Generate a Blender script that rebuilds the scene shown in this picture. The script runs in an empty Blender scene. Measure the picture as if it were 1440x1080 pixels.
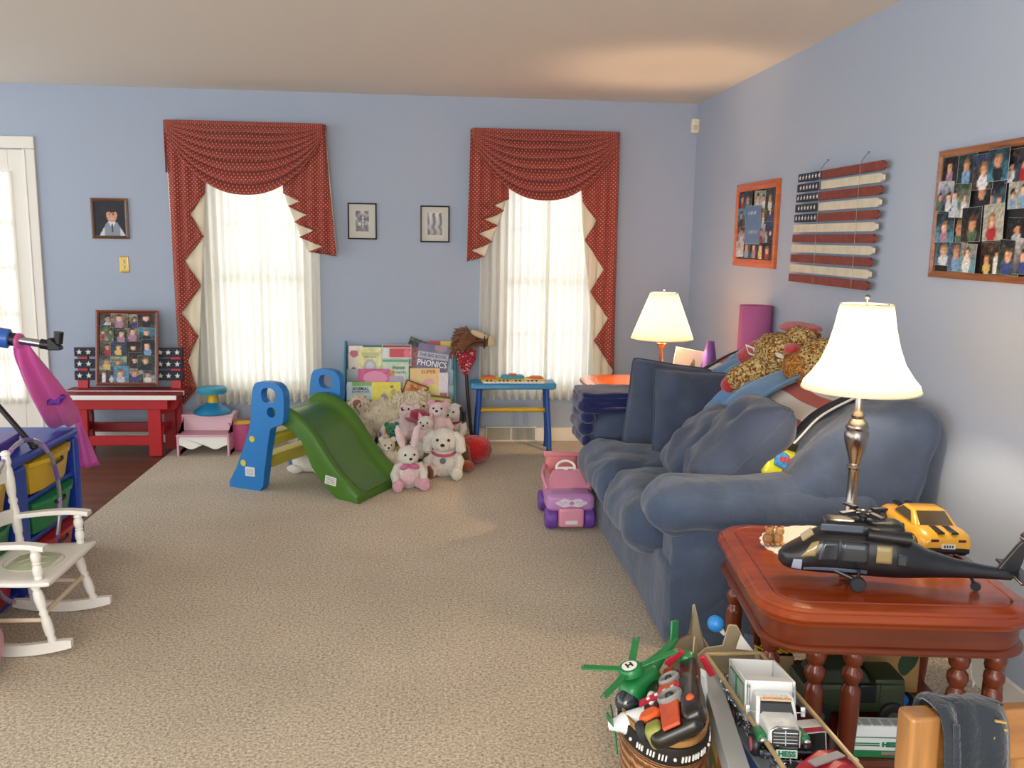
import bpy, bmesh, math, random
from math import sin, cos, pi, radians, sqrt, atan2, exp, floor as mfloor
from mathutils import Vector, Matrix, Euler, noise

scene = bpy.context.scene
COL = scene.collection
V = Vector

# ------------------------------------------------------------------ materials
def nodes_of(m):
    m.use_nodes = True
    nt = m.node_tree
    b = nt.nodes.get('Principled BSDF')
    return nt, b

def srgb(c):
    return tuple((x / 12.92 if x <= 0.04045 else ((x + 0.055) / 1.055) ** 2.4) for x in c[:3])

def hexc(h):
    return tuple(int(h[i:i + 2], 16) / 255 for i in (0, 2, 4))

def lin(c):
    if isinstance(c, str):
        c = hexc(c)
    return srgb(c) + (1.0,)

_mats = {}
def mat(name, col, rough=0.5, metal=0.0, spec=0.5, bump=0.0, bscale=60.0, var=0.0, vscale=8.0, sheen=0.0, coat=0.0, trans=0.0, alpha=1.0, emit=0.0, detail=4.0, subsurf=0.0):
    """procedural surface: base colour with soft noise variation and noise bump"""
    if name in _mats:
        return _mats[name]
    m = bpy.data.materials.new(name)
    nt, b = nodes_of(m)
    c = lin(col)
    b.inputs['Base Color'].default_value = c
    b.inputs['Roughness'].default_value = rough
    b.inputs['Metallic'].default_value = metal
    b.inputs['Specular IOR Level'].default_value = spec
    b.inputs['Sheen Weight'].default_value = sheen
    b.inputs['Coat Weight'].default_value = coat
    b.inputs['Coat Roughness'].default_value = 0.1
    b.inputs['Transmission Weight'].default_value = trans
    b.inputs['Alpha'].default_value = alpha
    if emit:
        b.inputs['Emission Color'].default_value = c
        b.inputs['Emission Strength'].default_value = emit
    tc = nt.nodes.new('ShaderNodeTexCoord')
    if var > 0:
        n = nt.nodes.new('ShaderNodeTexNoise'); n.inputs['Scale'].default_value = vscale; n.inputs['Detail'].default_value = detail
        nt.links.new(tc.outputs['Object'], n.inputs['Vector'])
        r = nt.nodes.new('ShaderNodeValToRGB')
        r.color_ramp.elements[0].position = 0.3; r.color_ramp.elements[1].position = 0.7
        r.color_ramp.elements[0].color = tuple(x * (1 - var) for x in c[:3]) + (1,)
        r.color_ramp.elements[1].color = tuple(min(1, x * (1 + var)) for x in c[:3]) + (1,)
        nt.links.new(n.outputs['Fac'], r.inputs['Fac'])
        nt.links.new(r.outputs['Color'], b.inputs['Base Color'])
    if bump > 0:
        n2 = nt.nodes.new('ShaderNodeTexNoise'); n2.inputs['Scale'].default_value = bscale; n2.inputs['Detail'].default_value = 4
        nt.links.new(tc.outputs['Object'], n2.inputs['Vector'])
        bp = nt.nodes.new('ShaderNodeBump'); bp.inputs['Strength'].default_value = bump; bp.inputs['Distance'].default_value = 0.01
        nt.links.new(n2.outputs['Fac'], bp.inputs['Height'])
        nt.links.new(bp.outputs['Normal'], b.inputs['Normal'])
    _mats[name] = m
    return m

def wood(name, c1, c2, scale=3.0, axis='X', rough=0.35, coat=0.3, stretch=12.0, spec=0.5):
    if name in _mats:
        return _mats[name]
    m = bpy.data.materials.new(name)
    nt, b = nodes_of(m)
    tc = nt.nodes.new('ShaderNodeTexCoord')
    mp = nt.nodes.new('ShaderNodeMapping')
    s = [stretch, stretch, stretch]; s['XYZ'.index(axis)] = 1.0
    mp.inputs['Scale'].default_value = s
    n = nt.nodes.new('ShaderNodeTexNoise'); n.inputs['Scale'].default_value = scale; n.inputs['Detail'].default_value = 6; n.inputs['Distortion'].default_value = 0.6
    r = nt.nodes.new('ShaderNodeValToRGB')
    r.color_ramp.elements[0].position = 0.35; r.color_ramp.elements[0].color = lin(c1)
    r.color_ramp.elements[1].position = 0.68; r.color_ramp.elements[1].color = lin(c2)
    nt.links.new(tc.outputs['Object'], mp.inputs['Vector']); nt.links.new(mp.outputs['Vector'], n.inputs['Vector'])
    nt.links.new(n.outputs['Fac'], r.inputs['Fac']); nt.links.new(r.outputs['Color'], b.inputs['Base Color'])
    b.inputs['Roughness'].default_value = rough
    b.inputs['Coat Weight'].default_value = coat
    b.inputs['Coat Roughness'].default_value = 0.12
    b.inputs['Specular IOR Level'].default_value = spec
    _mats[name] = m
    return m

def vcol_mat(name='printed_picture', rough=0.4, spec=0.3, coat=0.0, sheen=0.0, bump=0, bscale=60, attr='print'):
    """a surface coloured by the printed colours stored on its mesh"""
    if name in _mats:
        return _mats[name]
    m = mat(name, (1, 1, 1), rough, spec=spec, coat=coat, sheen=sheen, bump=bump, bscale=bscale)
    nt, b = nodes_of(m)
    a = nt.nodes.new('ShaderNodeVertexColor'); a.layer_name = attr
    nt.links.new(a.outputs['Color'], b.inputs['Base Color'])
    return m

# ------------------------------------------------------------------ mesh builder
class MB:
    """collects shapes; build() links them as ONE mesh object"""
    def __init__(s):
        s.bm = bmesh.new()
        s.uvl = s.bm.loops.layers.uv.new('UVMap')
        s.mi = 0
        s.cl = None
        s.col = (1, 1, 1)
        s.M = Matrix.Identity(4)

    def xf(s, M):
        s.M = M
        return s

    def usecol(s, c):
        if s.cl is None:
            s.cl = s.bm.loops.layers.float_color.new('print')
            for f in s.bm.faces:
                for l in f.loops:
                    l[s.cl] = (1, 1, 1, 1)
        s.col = srgb(hexc(c) if isinstance(c, str) else c)
        return s

    def _v(s, p):
        return s.bm.verts.new(s.M @ V(p))

    def _f(s, vs, uv=None, cols=None):
        try:
            f = s.bm.faces.new(vs)
        except ValueError:
            return None
        f.material_index = s.mi
        f.smooth = True
        if uv:
            for l, u in zip(f.loops, uv):
                l[s.uvl].uv = u
        if s.cl is not None:
            for i, l in enumerate(f.loops):
                l[s.cl] = tuple(cols[i] if cols else s.col) + (1.0,)
        return f

    def face(s, pts):
        return s._f([s._v(p) for p in pts])

    def box(s, c, size, rot=None, taper=1.0):
        hx, hy, hz = size[0] / 2, size[1] / 2, size[2] / 2
        R = Euler(rot).to_matrix() if rot is not None and not isinstance(rot, Matrix) else (rot if rot is not None else Matrix.Identity(3))
        P = []
        for z in (-1, 1):
            k = taper if z > 0 else 1.0
            for x, y in ((-1, -1), (1, -1), (1, 1), (-1, 1)):
                P.append(s._v(V(c) + R @ V((x * hx * k, y * hy * k, z * hz))))
        for q in ((3, 2, 1, 0), (4, 5, 6, 7), (0, 1, 5, 4), (1, 2, 6, 5), (2, 3, 7, 6), (3, 0, 4, 7)):
            s._f([P[i] for i in q])
        return s

    def bar(s, a, b, w, h, up=(0, 0, 1)):
        """rectangular bar from a to b"""
        a, b = V(a), V(b)
        d = (b - a); L = d.length; d.normalize()
        u = V(up); side = d.cross(u)
        if side.length < 1e-4:
            side = d.cross(V((1, 0, 0)))
        side.normalize(); u = side.cross(d)
        R = Matrix((side, d, u)).transposed()
        return s.box((a + b) / 2, (w, L, h), R)

    def rings(s, rings, close=True, cap0=True, cap1=True, uv=False):
        R = [[s._v(p) for p in r] for r in rings]
        n = len(R[0])
        for i in range(len(R) - 1):
            for j in range(n if close else n - 1):
                k = (j + 1) % n
                s._f([R[i][j], R[i][k], R[i + 1][k], R[i + 1][j]], [(j / n, i / len(R)), ((j + 1) / n, i / len(R)), ((j + 1) / n, (i + 1) / len(R)), (j / n, (i + 1) / len(R))])
        if close:
            if cap0: s._f(list(reversed(R[0])))
            if cap1: s._f(R[-1])
        return s

    def tube(s, path, rad, n=10, cap=True, closed=False):
        path = [V(p) for p in path]
        N = len(path)
        if not isinstance(rad, (list, tuple)):
            rad = [rad] * N
        T = []
        for i in range(N):
            a = path[i - 1] if (i > 0 or closed) else path[i]
            b = path[(i + 1) % N] if (i < N - 1 or closed) else path[i]
            t = (b - a)
            T.append(t.normalized() if t.length > 1e-9 else V((0, 0, 1)))
        u = T[0].orthogonal().normalized()
        out = []
        for i in range(N):
            u = (u - T[i] * u.dot(T[i]))
            u = u.normalized() if u.length > 1e-6 else T[i].orthogonal().normalized()
            w = T[i].cross(u)
            out.append([path[i] + (u * cos(2 * pi * j / n) + w * sin(2 * pi * j / n)) * rad[i] for j in range(n)])
        if closed:
            out.append(out[0])
            return s.rings(out, True, False, False)
        return s.rings(out, True, cap, cap)

    def cyl(s, a, b, r0, r1=None, n=20):
        return s.tube([a, b], [r0, r0 if r1 is None else r1], n)

    def lathe(s, prof, c=(0, 0, 0), n=24, axis='Z', close=False, cap=True):
        """prof: list of (radius, height)"""
        out = []
        for r, h in prof:
            ring = []
            for j in range(n):
                a = 2 * pi * j / n
                p = (r * cos(a), r * sin(a), h)
                if axis == 'X': p = (h, r * cos(a), r * sin(a))
                if axis == 'Y': p = (r * sin(a), h, r * cos(a))
                ring.append(V(c) + V(p))
            out.append(ring)
        return s.rings(out, True, cap, cap)

    def ell(s, c, r, rot=None, nu=18, nv=12, wob=0.0, seed=0, wf=6.0, pw=1.0):
        """ellipsoid, optionally lumpy"""
        if not isinstance(r, (list, tuple)):
            r = (r, r, r)
        R = Euler(rot).to_matrix() if rot is not None and not isinstance(rot, Matrix) else (rot if rot is not None else Matrix.Identity(3))
        c = V(c)
        def sg(x): return math.copysign(abs(x) ** pw, x)
        def P(t, a):
            d = V((sg(sin(t)) * sg(cos(a)), sg(sin(t)) * sg(sin(a)), sg(cos(t))))
            k = 1.0
            if wob:
                k += wob * noise.noise(d * wf * 0.5 + V((seed * 3.1, seed, 0)))
            return c + R @ V((d.x * r[0] * k, d.y * r[1] * k, d.z * r[2] * k))
        top = s._v(P(0, 0)); bot = s._v(P(pi, 0))
        rows = [[s._v(P(pi * i / nv, 2 * pi * j / nu)) for j in range(nu)] for i in range(1, nv)]
        for j in range(nu):
            k = (j + 1) % nu
            s._f([top, rows[0][j], rows[0][k]])
            s._f([bot, rows[-1][k], rows[-1][j]])
            for i in range(nv - 2):
                s._f([rows[i][j], rows[i + 1][j], rows[i + 1][k], rows[i][k]])
        return s

    def prism(s, pts, d, M=None, holes=False):
        """closed outline (x,z) extruded by d along +y"""
        Mo = s.M
        if M is not None: s.M = s.M @ M
        A = [s._v((p[0], 0, p[1])) for p in pts]; B = [s._v((p[0], d, p[1])) for p in pts]
        n = len(pts)
        uvA = [(p[0], p[1]) for p in pts]
        fa = s._f(A, uvA); fb = s._f(list(reversed(B)), list(reversed(uvA)))
        for i in range(n):
            k = (i + 1) % n
            s._f([A[k], A[i], B[i], B[k]])
        for f in (fa, fb):
            if f: f.smooth = False
        if n > 4:
            fs = [f for f in (fa, fb) if f]
            bmesh.ops.triangulate(s.bm, faces=fs, quad_method='BEAUTY', ngon_method='EAR_CLIP')
        s.M = Mo
        return s

    def grid(s, fn, nu, nv, uv=None, wrapu=False, cols=None):
        """surface fn(u,v), u,v in 0..1"""
        G = [[s._v(fn(i / nu, j / nv)) for i in range(nu + (0 if wrapu else 1))] for j in range(nv + 1)]
        def cc(i, j): return srgb(cols(i / nu, j / nv))
        for j in range(nv):
            for i in range(nu):
                k = (i + 1) % nu if wrapu else i + 1
                U = [(i / nu, j / nv), ((i + 1) / nu, j / nv), ((i + 1) / nu, (j + 1) / nv), (i / nu, (j + 1) / nv)]
                if uv: U = [uv(*q) for q in U]
                C = None
                if cols: C = [cc(i, j), cc(i + 1, j), cc(i + 1, j + 1), cc(i, j + 1)]
                s._f([G[j][i], G[j][k], G[j + 1][k], G[j + 1][i]], U, C)
        return s

    def softbox(s, c, size, r, n=10, bulge=0.0, wob=0.0, seed=0, wf=3.0, rot=None, fn=None, crease=0.0, cf=6.0):
        """rounded, slightly bulging upholstered block"""
        R = Euler(rot).to_matrix() if rot is not None and not isinstance(rot, Matrix) else (rot if rot is not None else Matrix.Identity(3))
        h = [x / 2 for x in size]
        c = V(c)
        cache = {}
        def vert(p):
            key = tuple(round(x, 5) for x in p)
            if key in cache: return cache[key]
            q = V((p[0] * h[0], p[1] * h[1], p[2] * h[2]))
            rr = min(r, *h)
            inner = V([max(-(h[i] - rr), min(h[i] - rr, q[i])) for i in range(3)])
            d = q - inner
            if d.length > 1e-9:
                q = inner + d.normalized() * rr
            for i in range(3):
                a, b = (i + 1) % 3, (i + 2) % 3
                q[i] += bulge * p[i] * (1 - p[a] ** 2) * (1 - p[b] ** 2)
            if wob:
                w = V((noise.noise(q * wf + V((seed, 0, 0))), noise.noise(q * wf + V((0, seed + 7, 0))), noise.noise(q * wf + V((0, 0, seed + 13)))))
                q = q + w * wob
            if crease:
                e = V((noise.noise(q * 4 + V((seed, 3, 1))), noise.noise(q * 4 + V((2, seed, 5))), noise.noise(q * 4 + V((7, 1, seed))))) * .09
                k = abs(noise.noise((q + e) * cf + V((seed, seed, 2))))
                q = q * 1.0 - V((p[0] * abs(p[0]), p[1] * abs(p[1]), p[2] * abs(p[2]))) * crease * max(0, 1 - k * 5)
            if fn: q = V(fn(q, p))
            v = s._v(c + R @ q)
            cache[key] = v
            return v
        t = [-1 + 2 * i / n for i in range(n + 1)]
        t = [math.copysign(abs(x) ** 0.8, x) for x in t]
        for ax in range(3):
            for sgn in (-1, 1):
                for i in range(n):
                    for j in range(n):
                        P = []
                        for di, dj in ((0, 0), (1, 0), (1, 1), (0, 1)):
                            p = [0, 0, 0]; p[ax] = sgn; p[(ax + 1) % 3] = t[i + di]; p[(ax + 2) % 3] = t[j + dj]
                            P.append(vert(p))
                        if sgn < 0: P.reverse()
                        if len(set(P)) == 4: s._f(P)
        return s

    def pillow(s, c, w, h, t, rot=None, n=16, wob=0.012, seed=0, pinch=0.12):
        """square scatter cushion: x width, z height, y thickness"""
        R = Euler(rot).to_matrix() if rot is not None and not isinstance(rot, Matrix) else (rot if rot is not None else Matrix.Identity(3))
        c = V(c)
        def P(u, v, sd):
            a, b = u * 2 - 1, v * 2 - 1
            th = (max(0, 1 - abs(a) ** 3.2) * max(0, 1 - abs(b) ** 3.2)) ** 0.42
            x = a * w / 2 * (1 - pinch * (1 - b * b) * abs(a)); z = b * h / 2 * (1 - pinch * (1 - a * a) * abs(b))
            rc = 1 - .06 * (abs(a) * abs(b)) ** 4; x *= rc; z *= rc
            q = V((x, sd * t / 2 * th, z))
            k = wob * th
            q += V((noise.noise(q * 7 + V((seed, 1, 2))) * k, noise.noise(q * 9 + V((seed, sd * 5, 0))) * k * 1.4, noise.noise(q * 7 + V((3, seed, 9))) * k))
            return c + R @ q
        s.grid(lambda u, v: P(u, v, -1), n, n)
        s.grid(lambda u, v: P(1 - u, v, 1), n, n)
        return s

    def build(s, name, m, parent=None, bevel=0.0, seg=2, sharp=35, weld=0, sub=0, solid=0.0, loc=None, rot=None, flat=False):
        bm = s.bm
        if weld: bmesh.ops.remove_doubles(bm, verts=bm.verts, dist=weld)
        bmesh.ops.recalc_face_normals(bm, faces=bm.faces)
        me = bpy.data.meshes.new(name)
        bm.to_mesh(me); bm.free()
        if flat:
            me.shade_flat()
        else:
            me.set_sharp_from_angle(angle=radians(sharp))
        for mm in (m if isinstance(m, (list, tuple)) else [m]):
            me.materials.append(mm)
        o = bpy.data.objects.new(name, me)
        COL.objects.link(o)
        if parent is not None: o.parent = parent
        if loc is not None: o.location = loc
        if rot is not None: o.rotation_euler = rot
        if solid:
            md = o.modifiers.new('thickness', 'SOLIDIFY'); md.thickness = solid; md.offset = 0
        if bevel:
            md = o.modifiers.new('edge', 'BEVEL'); md.width = bevel; md.segments = seg; md.limit_method = 'ANGLE'; md.angle_limit = radians(40); md.harden_normals = False
        if sub:
            md = o.modifiers.new('smooth', 'SUBSURF'); md.levels = sub; md.render_levels = sub
        return o

# ------------------------------------------------------------------ things
def tag(o, label=None, cat=None, group=None, kind=None):
    if label: o['label'] = label
    if cat: o['category'] = cat
    if group: o['group'] = group
    if kind: o['kind'] = kind
    return o

def thing(name, label, cat, loc=(0, 0, 0), rz=0.0, group=None, rot=None):
    o = bpy.data.objects.new(name, None)
    COL.objects.link(o)
    o.empty_display_size = 0.05
    o.location = loc
    o.rotation_euler = rot if rot is not None else (0, 0, rz)
    return tag(o, label, cat, group)

def kids(o):
    return [c for c in bpy.data.objects if c.parent == o]

def copy_tree(o, parent=None):
    ch = kids(o)
    c = o.copy(); COL.objects.link(c)
    if parent is not None: c.parent = parent
    for k in ch: copy_tree(k, c)
    return c

def struct(o):
    o['kind'] = 'structure'
    return o

# ------------------------------------------------------------------ lettering
def text_mesh(mb, txt, M, size, depth=0.0006, width=None, bold=0.0, align='CENTER', shear=0.0):
    cu = bpy.data.curves.new('lettering', 'FONT')
    cu.body = txt; cu.size = size; cu.align_x = align; cu.align_y = 'CENTER'; cu.extrude = depth; cu.offset = bold; cu.shear = shear
    cu.resolution_u = 3
    ob = bpy.data.objects.new('lettering', cu)
    COL.objects.link(ob)
    dg = bpy.context.evaluated_depsgraph_get(); dg.update()
    me = bpy.data.meshes.new_from_object(ob.evaluated_get(dg))
    xs = [v.co.x for v in me.vertices] or [0, 1]
    k = 1.0
    if width: k = width / max(1e-6, max(xs) - min(xs))
    vs = [mb._v(M @ V((v.co.x * k, v.co.y, v.co.z))) for v in me.vertices]
    for p in me.polygons:
        f = mb._f([vs[i] for i in p.vertices])
        if f: f.smooth = False
    bpy.data.objects.remove(ob); bpy.data.curves.remove(cu); bpy.data.meshes.remove(me)

def sheetM(loc, rot):
    """text in the xy plane -> stands in the xz plane facing -y, then placed"""
    return Matrix.Translation(V(loc)) @ Euler(rot).to_matrix().to_4x4() @ Matrix.Rotation(pi / 2, 4, 'X')

# ------------------------------------------------------------------ printed pictures
def rnd(seed): return random.Random(seed)

def mixc(a, b, t): return tuple(a[i] * (1 - t) + b[i] * t for i in range(3))

SKIN = [(0.86, 0.66, 0.54), (0.80, 0.58, 0.46), (0.90, 0.72, 0.62)]
def photo_fn(seed, tone=None, people=None):
    """colours of an ordinary family snapshot: a backdrop and one to three figures"""
    r = rnd(seed)
    bgs = [(.05, .05, .07), (.10, .07, .06), (.07, .10, .13), (.12, .12, .14), (.22, .30, .20), (.35, .42, .50), (.20, .16, .13), (.55, .50, .44), (.30, .22, .16), (.16, .22, .34), (.40, .36, .30), (.62, .62, .58), (.10, .20, .24), (.7, .7, .72), (.3, .55, .65), (.55, .6, .5)]
    b1 = r.choice(bgs); b2 = r.choice(bgs)
    n = people if people is not None else r.choice([1, 1, 1, 1, 2])
    fig = []
    for i in range(n):
        fx = (i + .5) / n + r.uniform(-.07, .07); fy = r.uniform(.5, .68) if n == 1 else r.uniform(.42, .66)
        fr = r.uniform(.14, .2) if n == 1 else r.uniform(.08, .13)
        fig.append((fx, fy, fr, r.choice(SKIN), r.choice([(.12, .08, .06), (.2, .13, .08), (.3, .2, .1), (.55, .4, .22)]),
                    r.choice([(.62, .16, .18), (.85, .85, .86), (.8, .8, .8), (.18, .26, .48), (.3, .4, .3), (.8, .7, .4), (.12, .12, .15), (.65, .48, .56), (.45, .6, .75), (.7, .75, .8)])))
    ph = r.uniform(0, 50)
    def fn(u, v):
        c = mixc(b1, b2, max(0, min(1, v + .5 * noise.noise(V((u * 4, v * 4, ph))))))
        k = .18 * noise.noise(V((u * 9, v * 9, ph + 9)))
        c = tuple(max(0, x + k) for x in c)
        for fx, fy, fr, sk, hr, cl in fig:
            dx = u - fx
            if v < fy - fr * .8 and abs(dx) < fr * (1.5 - .4 * (v < .1)) * min(1, .55 + (fy - fr * .8 - v) * 4):
                c = tuple(x * (1 + .25 * noise.noise(V((u * 14, v * 14, ph)))) for x in cl)
            d = (dx / fr) ** 2 + ((v - fy) / (fr * 1.25)) ** 2
            d2 = (dx / (fr * 1.15)) ** 2 + ((v - fy - fr * .35) / (fr * 1.2)) ** 2
            if d2 < 1: c = hr
            if d < 1 and v < fy + fr * .62: c = tuple(x * (1 - .25 * max(0, dx / fr)) for x in sk)
            if d < 1 and abs(v - fy - fr * .12) < fr * .1 and .15 * fr < abs(dx) < .6 * fr: c = tuple(x * .72 for x in sk)
        k = .16 * noise.noise(V((u * 17, v * 17, ph + 3)))
        return tuple(max(.01, min(1, x + k)) for x in c)
    return fn

def flat_sheet(mb, w, h, fn, nx=16, ny=20, M=None, y=0.0):
    """a picture grid w x h standing in xz, facing -y, centred"""
    Mo = mb.M
    if M is not None: mb.M = mb.M @ M
    mb.usecol((1, 1, 1))
    mb.grid(lambda u, v: ((u - .5) * w, y, (v - .5) * h), nx, ny, cols=fn)
    mb.M = Mo
    return mb
# ================================================================== the setting
D, XR, H = 6.363, 1.849, 2.44
XL, YB = -4.6, -2.2

# carpet: short mixed beige pile
def carpet_mat():
    m = bpy.data.materials.new('carpet'); nt, b = nodes_of(m)
    tc = nt.nodes.new('ShaderNodeTexCoord')
    n1 = nt.nodes.new('ShaderNodeTexNoise'); n1.inputs['Scale'].default_value = 100; n1.inputs['Detail'].default_value = 8; n1.inputs['Roughness'].default_value = .85
    n2 = nt.nodes.new('ShaderNodeTexNoise'); n2.inputs['Scale'].default_value = 1.6; n2.inputs['Detail'].default_value = 5
    n3 = nt.nodes.new('ShaderNodeTexVoronoi'); n3.inputs['Scale'].default_value = 260
    for n in (n1, n2, n3): nt.links.new(tc.outputs['Object'], n.inputs['Vector'])
    r = nt.nodes.new('ShaderNodeValToRGB')
    e = r.color_ramp.elements
    e[0].position = .40; e[0].color = lin('7c6d58'); e[1].position = .60; e[1].color = lin('e9ddc8')
    x = e.new(.5); x.color = lin('c3b49c')
    nt.links.new(n1.outputs['Fac'], r.inputs['Fac'])
    mx = nt.nodes.new('ShaderNodeMixRGB'); mx.blend_type = 'MULTIPLY'; mx.inputs[0].default_value = .55
    r2 = nt.nodes.new('ShaderNodeValToRGB'); r2.color_ramp.elements[0].position = .3; r2.color_ramp.elements[0].color = (.72, .70, .68, 1); r2.color_ramp.elements[1].position = .65; r2.color_ramp.elements[1].color = (1, 1, 1, 1)
    nt.links.new(n2.outputs['Fac'], r2.inputs['Fac'])
    nt.links.new(r.outputs['Color'], mx.inputs[1]); nt.links.new(r2.outputs['Color'], mx.inputs[2])
    nt.links.new(mx.outputs['Color'], b.inputs['Base Color'])
    b.inputs['Roughness'].default_value = .95; b.inputs['Specular IOR Level'].default_value = .1; b.inputs['Sheen Weight'].default_value = .2
    ad = nt.nodes.new('ShaderNodeMath'); ad.operation = 'ADD'
    nt.links.new(n1.outputs['Fac'], ad.inputs[0]); nt.links.new(n3.outputs['Distance'], ad.inputs[1])
    bp = nt.nodes.new('ShaderNodeBump'); bp.inputs['Strength'].default_value = .22; bp.inputs['Distance'].default_value = .006
    nt.links.new(ad.outputs[0], bp.inputs['Height']); nt.links.new(bp.outputs['Normal'], b.inputs['Normal'])
    return m

def plank_mat():
    m = bpy.data.materials.new('plank_floor'); nt, b = nodes_of(m)
    tc = nt.nodes.new('ShaderNodeTexCoord')
    br = nt.nodes.new('ShaderNodeTexBrick'); br.inputs['Scale'].default_value = 1.0
    br.inputs['Brick Width'].default_value = 1.1; br.inputs['Row Height'].default_value = .075; br.inputs['Mortar Size'].default_value = .0015
    br.inputs['Color1'].default_value = lin('5a3320'); br.inputs['Color2'].default_value = lin('73452b'); br.inputs['Mortar'].default_value = lin('2c170d')
    br.offset = .37
    nt.links.new(tc.outputs['Object'], br.inputs['Vector'])
    mp = nt.nodes.new('ShaderNodeMapping'); mp.inputs['Scale'].default_value = (2, 40, 1)
    n = nt.nodes.new('ShaderNodeTexNoise'); n.inputs['Scale'].default_value = 2; n.inputs['Detail'].default_value = 6
    nt.links.new(tc.outputs['Object'], mp.inputs['Vector']); nt.links.new(mp.outputs['Vector'], n.inputs['Vector'])
    mx = nt.nodes.new('ShaderNodeMixRGB'); mx.blend_type = 'OVERLAY'; mx.inputs[0].default_value = .5
    nt.links.new(br.outputs['Color'], mx.inputs[1]); nt.links.new(n.outputs['Fac'], mx.inputs[2])
    nt.links.new(mx.outputs['Color'], b.inputs['Base Color'])
    b.inputs['Roughness'].default_value = .4
    return m

M_wall = mat('wall_paint', 'a6b1c2', .75, spec=.25, bump=.12, bscale=220)
M_ceil = mat('ceiling_paint', 'e2dbcf', .9, spec=.1, bump=.1, bscale=150)
M_trim = mat('trim_paint', 'e8e4d8', .45)
M_white = mat('white_paint', 'f0efe9', .4)

# floor
f = MB()
f.box(((-1.805 + XR + .1) / 2, (YB + D) / 2, -.05), (XR + .1 + 1.805, D - YB + .2, .1))
struct(f.build('floor', carpet_mat()))
f = MB()
f.box(((-1.806 + XL) / 2, (YB + D) / 2, -.056), (XL * -1 - 1.806, D - YB + .2, .1))
struct(f.build('floor_planks', plank_mat()))
# ceiling
f = MB(); f.box(((XL + XR) / 2, (YB + D) / 2, H + .06), (XR - XL + .3, D - YB + .3, .12))
struct(f.build('ceiling', M_ceil))
# right wall
f = MB(); f.box((XR + .06, (YB + D) / 2, H / 2), (.12, D - YB + .3, H))
struct(f.build('wall_right', M_wall))
# far wall with door and two windows cut out
WIN = [(-1.60, -.85, .36, 1.98), (.44, 1.19, .36, 1.98)]
DOOR = (-3.62, -2.765, 0, 2.02)
wt = .14
f = MB()
def wallbox(x0, x1, z0, z1): f.box(((x0 + x1) / 2, D + wt / 2, (z0 + z1) / 2), (x1 - x0, wt, z1 - z0))
xs = [XL, DOOR[0], DOOR[1], WIN[0][0], WIN[0][1], WIN[1][0], WIN[1][1], XR + .12]
wallbox(XL, DOOR[0], 0, H); wallbox(DOOR[0], DOOR[1], DOOR[3], H); wallbox(DOOR[1], WIN[0][0], 0, H)
for w in WIN:
    wallbox(w[0], w[1], 0, w[2]); wallbox(w[0], w[1], w[3], H)
wallbox(WIN[0][1], WIN[1][0], 0, H); wallbox(WIN[1][1], XR + .12, 0, H)
struct(f.build('wall_far', M_wall))

# baseboards
f = MB(); f.box(((DOOR[1] + .1 + XR) / 2, D - .008, .05), (XR - DOOR[1] - .1, .016, .1))
struct(f.build('baseboard_far', M_trim, bevel=.004))
f = MB(); f.box((XR - .008, (YB + D) / 2, .05), (.016, D - YB - .04, .1))
struct(f.build('baseboard_right', M_trim, bevel=.004))

# windows: jambs, two sashes with muntins
M_glass = bpy.data.materials.new('window_glass'); _nt, _b = nodes_of(M_glass)
_o = _nt.nodes['Material Output']; _t = _nt.nodes.new('ShaderNodeBsdfTransparent'); _g = _nt.nodes.new('ShaderNodeBsdfGlossy'); _g.inputs['Roughness'].default_value = .05
_mx = _nt.nodes.new('ShaderNodeMixShader'); _mx.inputs[0].default_value = .06
_nt.links.new(_t.outputs[0], _mx.inputs[1]); _nt.links.new(_g.outputs[0], _mx.inputs[2]); _nt.links.new(_mx.outputs[0], _o.inputs['Surface'])
for i, (x0, x1, z0, z1) in enumerate(WIN):
    root = bpy.data.objects.new('window_%d' % (i + 1), None); COL.objects.link(root); struct(root); root.location = ((x0 + x1) / 2, D, z0)
    w, h = x1 - x0, z1 - z0
    f = MB()
    f.box((-w / 2 + .02, .06, h / 2), (.04, .1, h)); f.box((w / 2 - .02, .06, h / 2), (.04, .1, h))
    f.box((0, .06, h - .02), (w - .081, .096, .04)); f.box((0, .045, .015), (w - .002, .124, .03))
    f.build('window_frame', M_trim, root, bevel=.003)
    for k, (a, b, yy) in enumerate(((.03, h / 2 + .02, .05), (h / 2 - .02, h - .04, .085))):
        f = MB()
        for sx in (-1, 1): f.box((sx * (w / 2 - .06), yy, (a + b) / 2), (.045, .03, b - a))
        f.box((0, yy, a + .022), (w - .166, .027, .043)); f.box((0, yy, b - .022), (w - .166, .027, .043))
        f.box((0, yy, (a + b) / 2), (.018, .018, b - a - .03)); f.box((0, yy, (a + b) / 2), (w - .14, .016, .018))
        s = f.build('window_sash', M_trim, root, bevel=.002)
        g = MB(); g.box((0, yy + .004, (a + b) / 2), (w - .13, .004, b - a - .06)); g.build('window_glass', M_glass, s)

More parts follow.
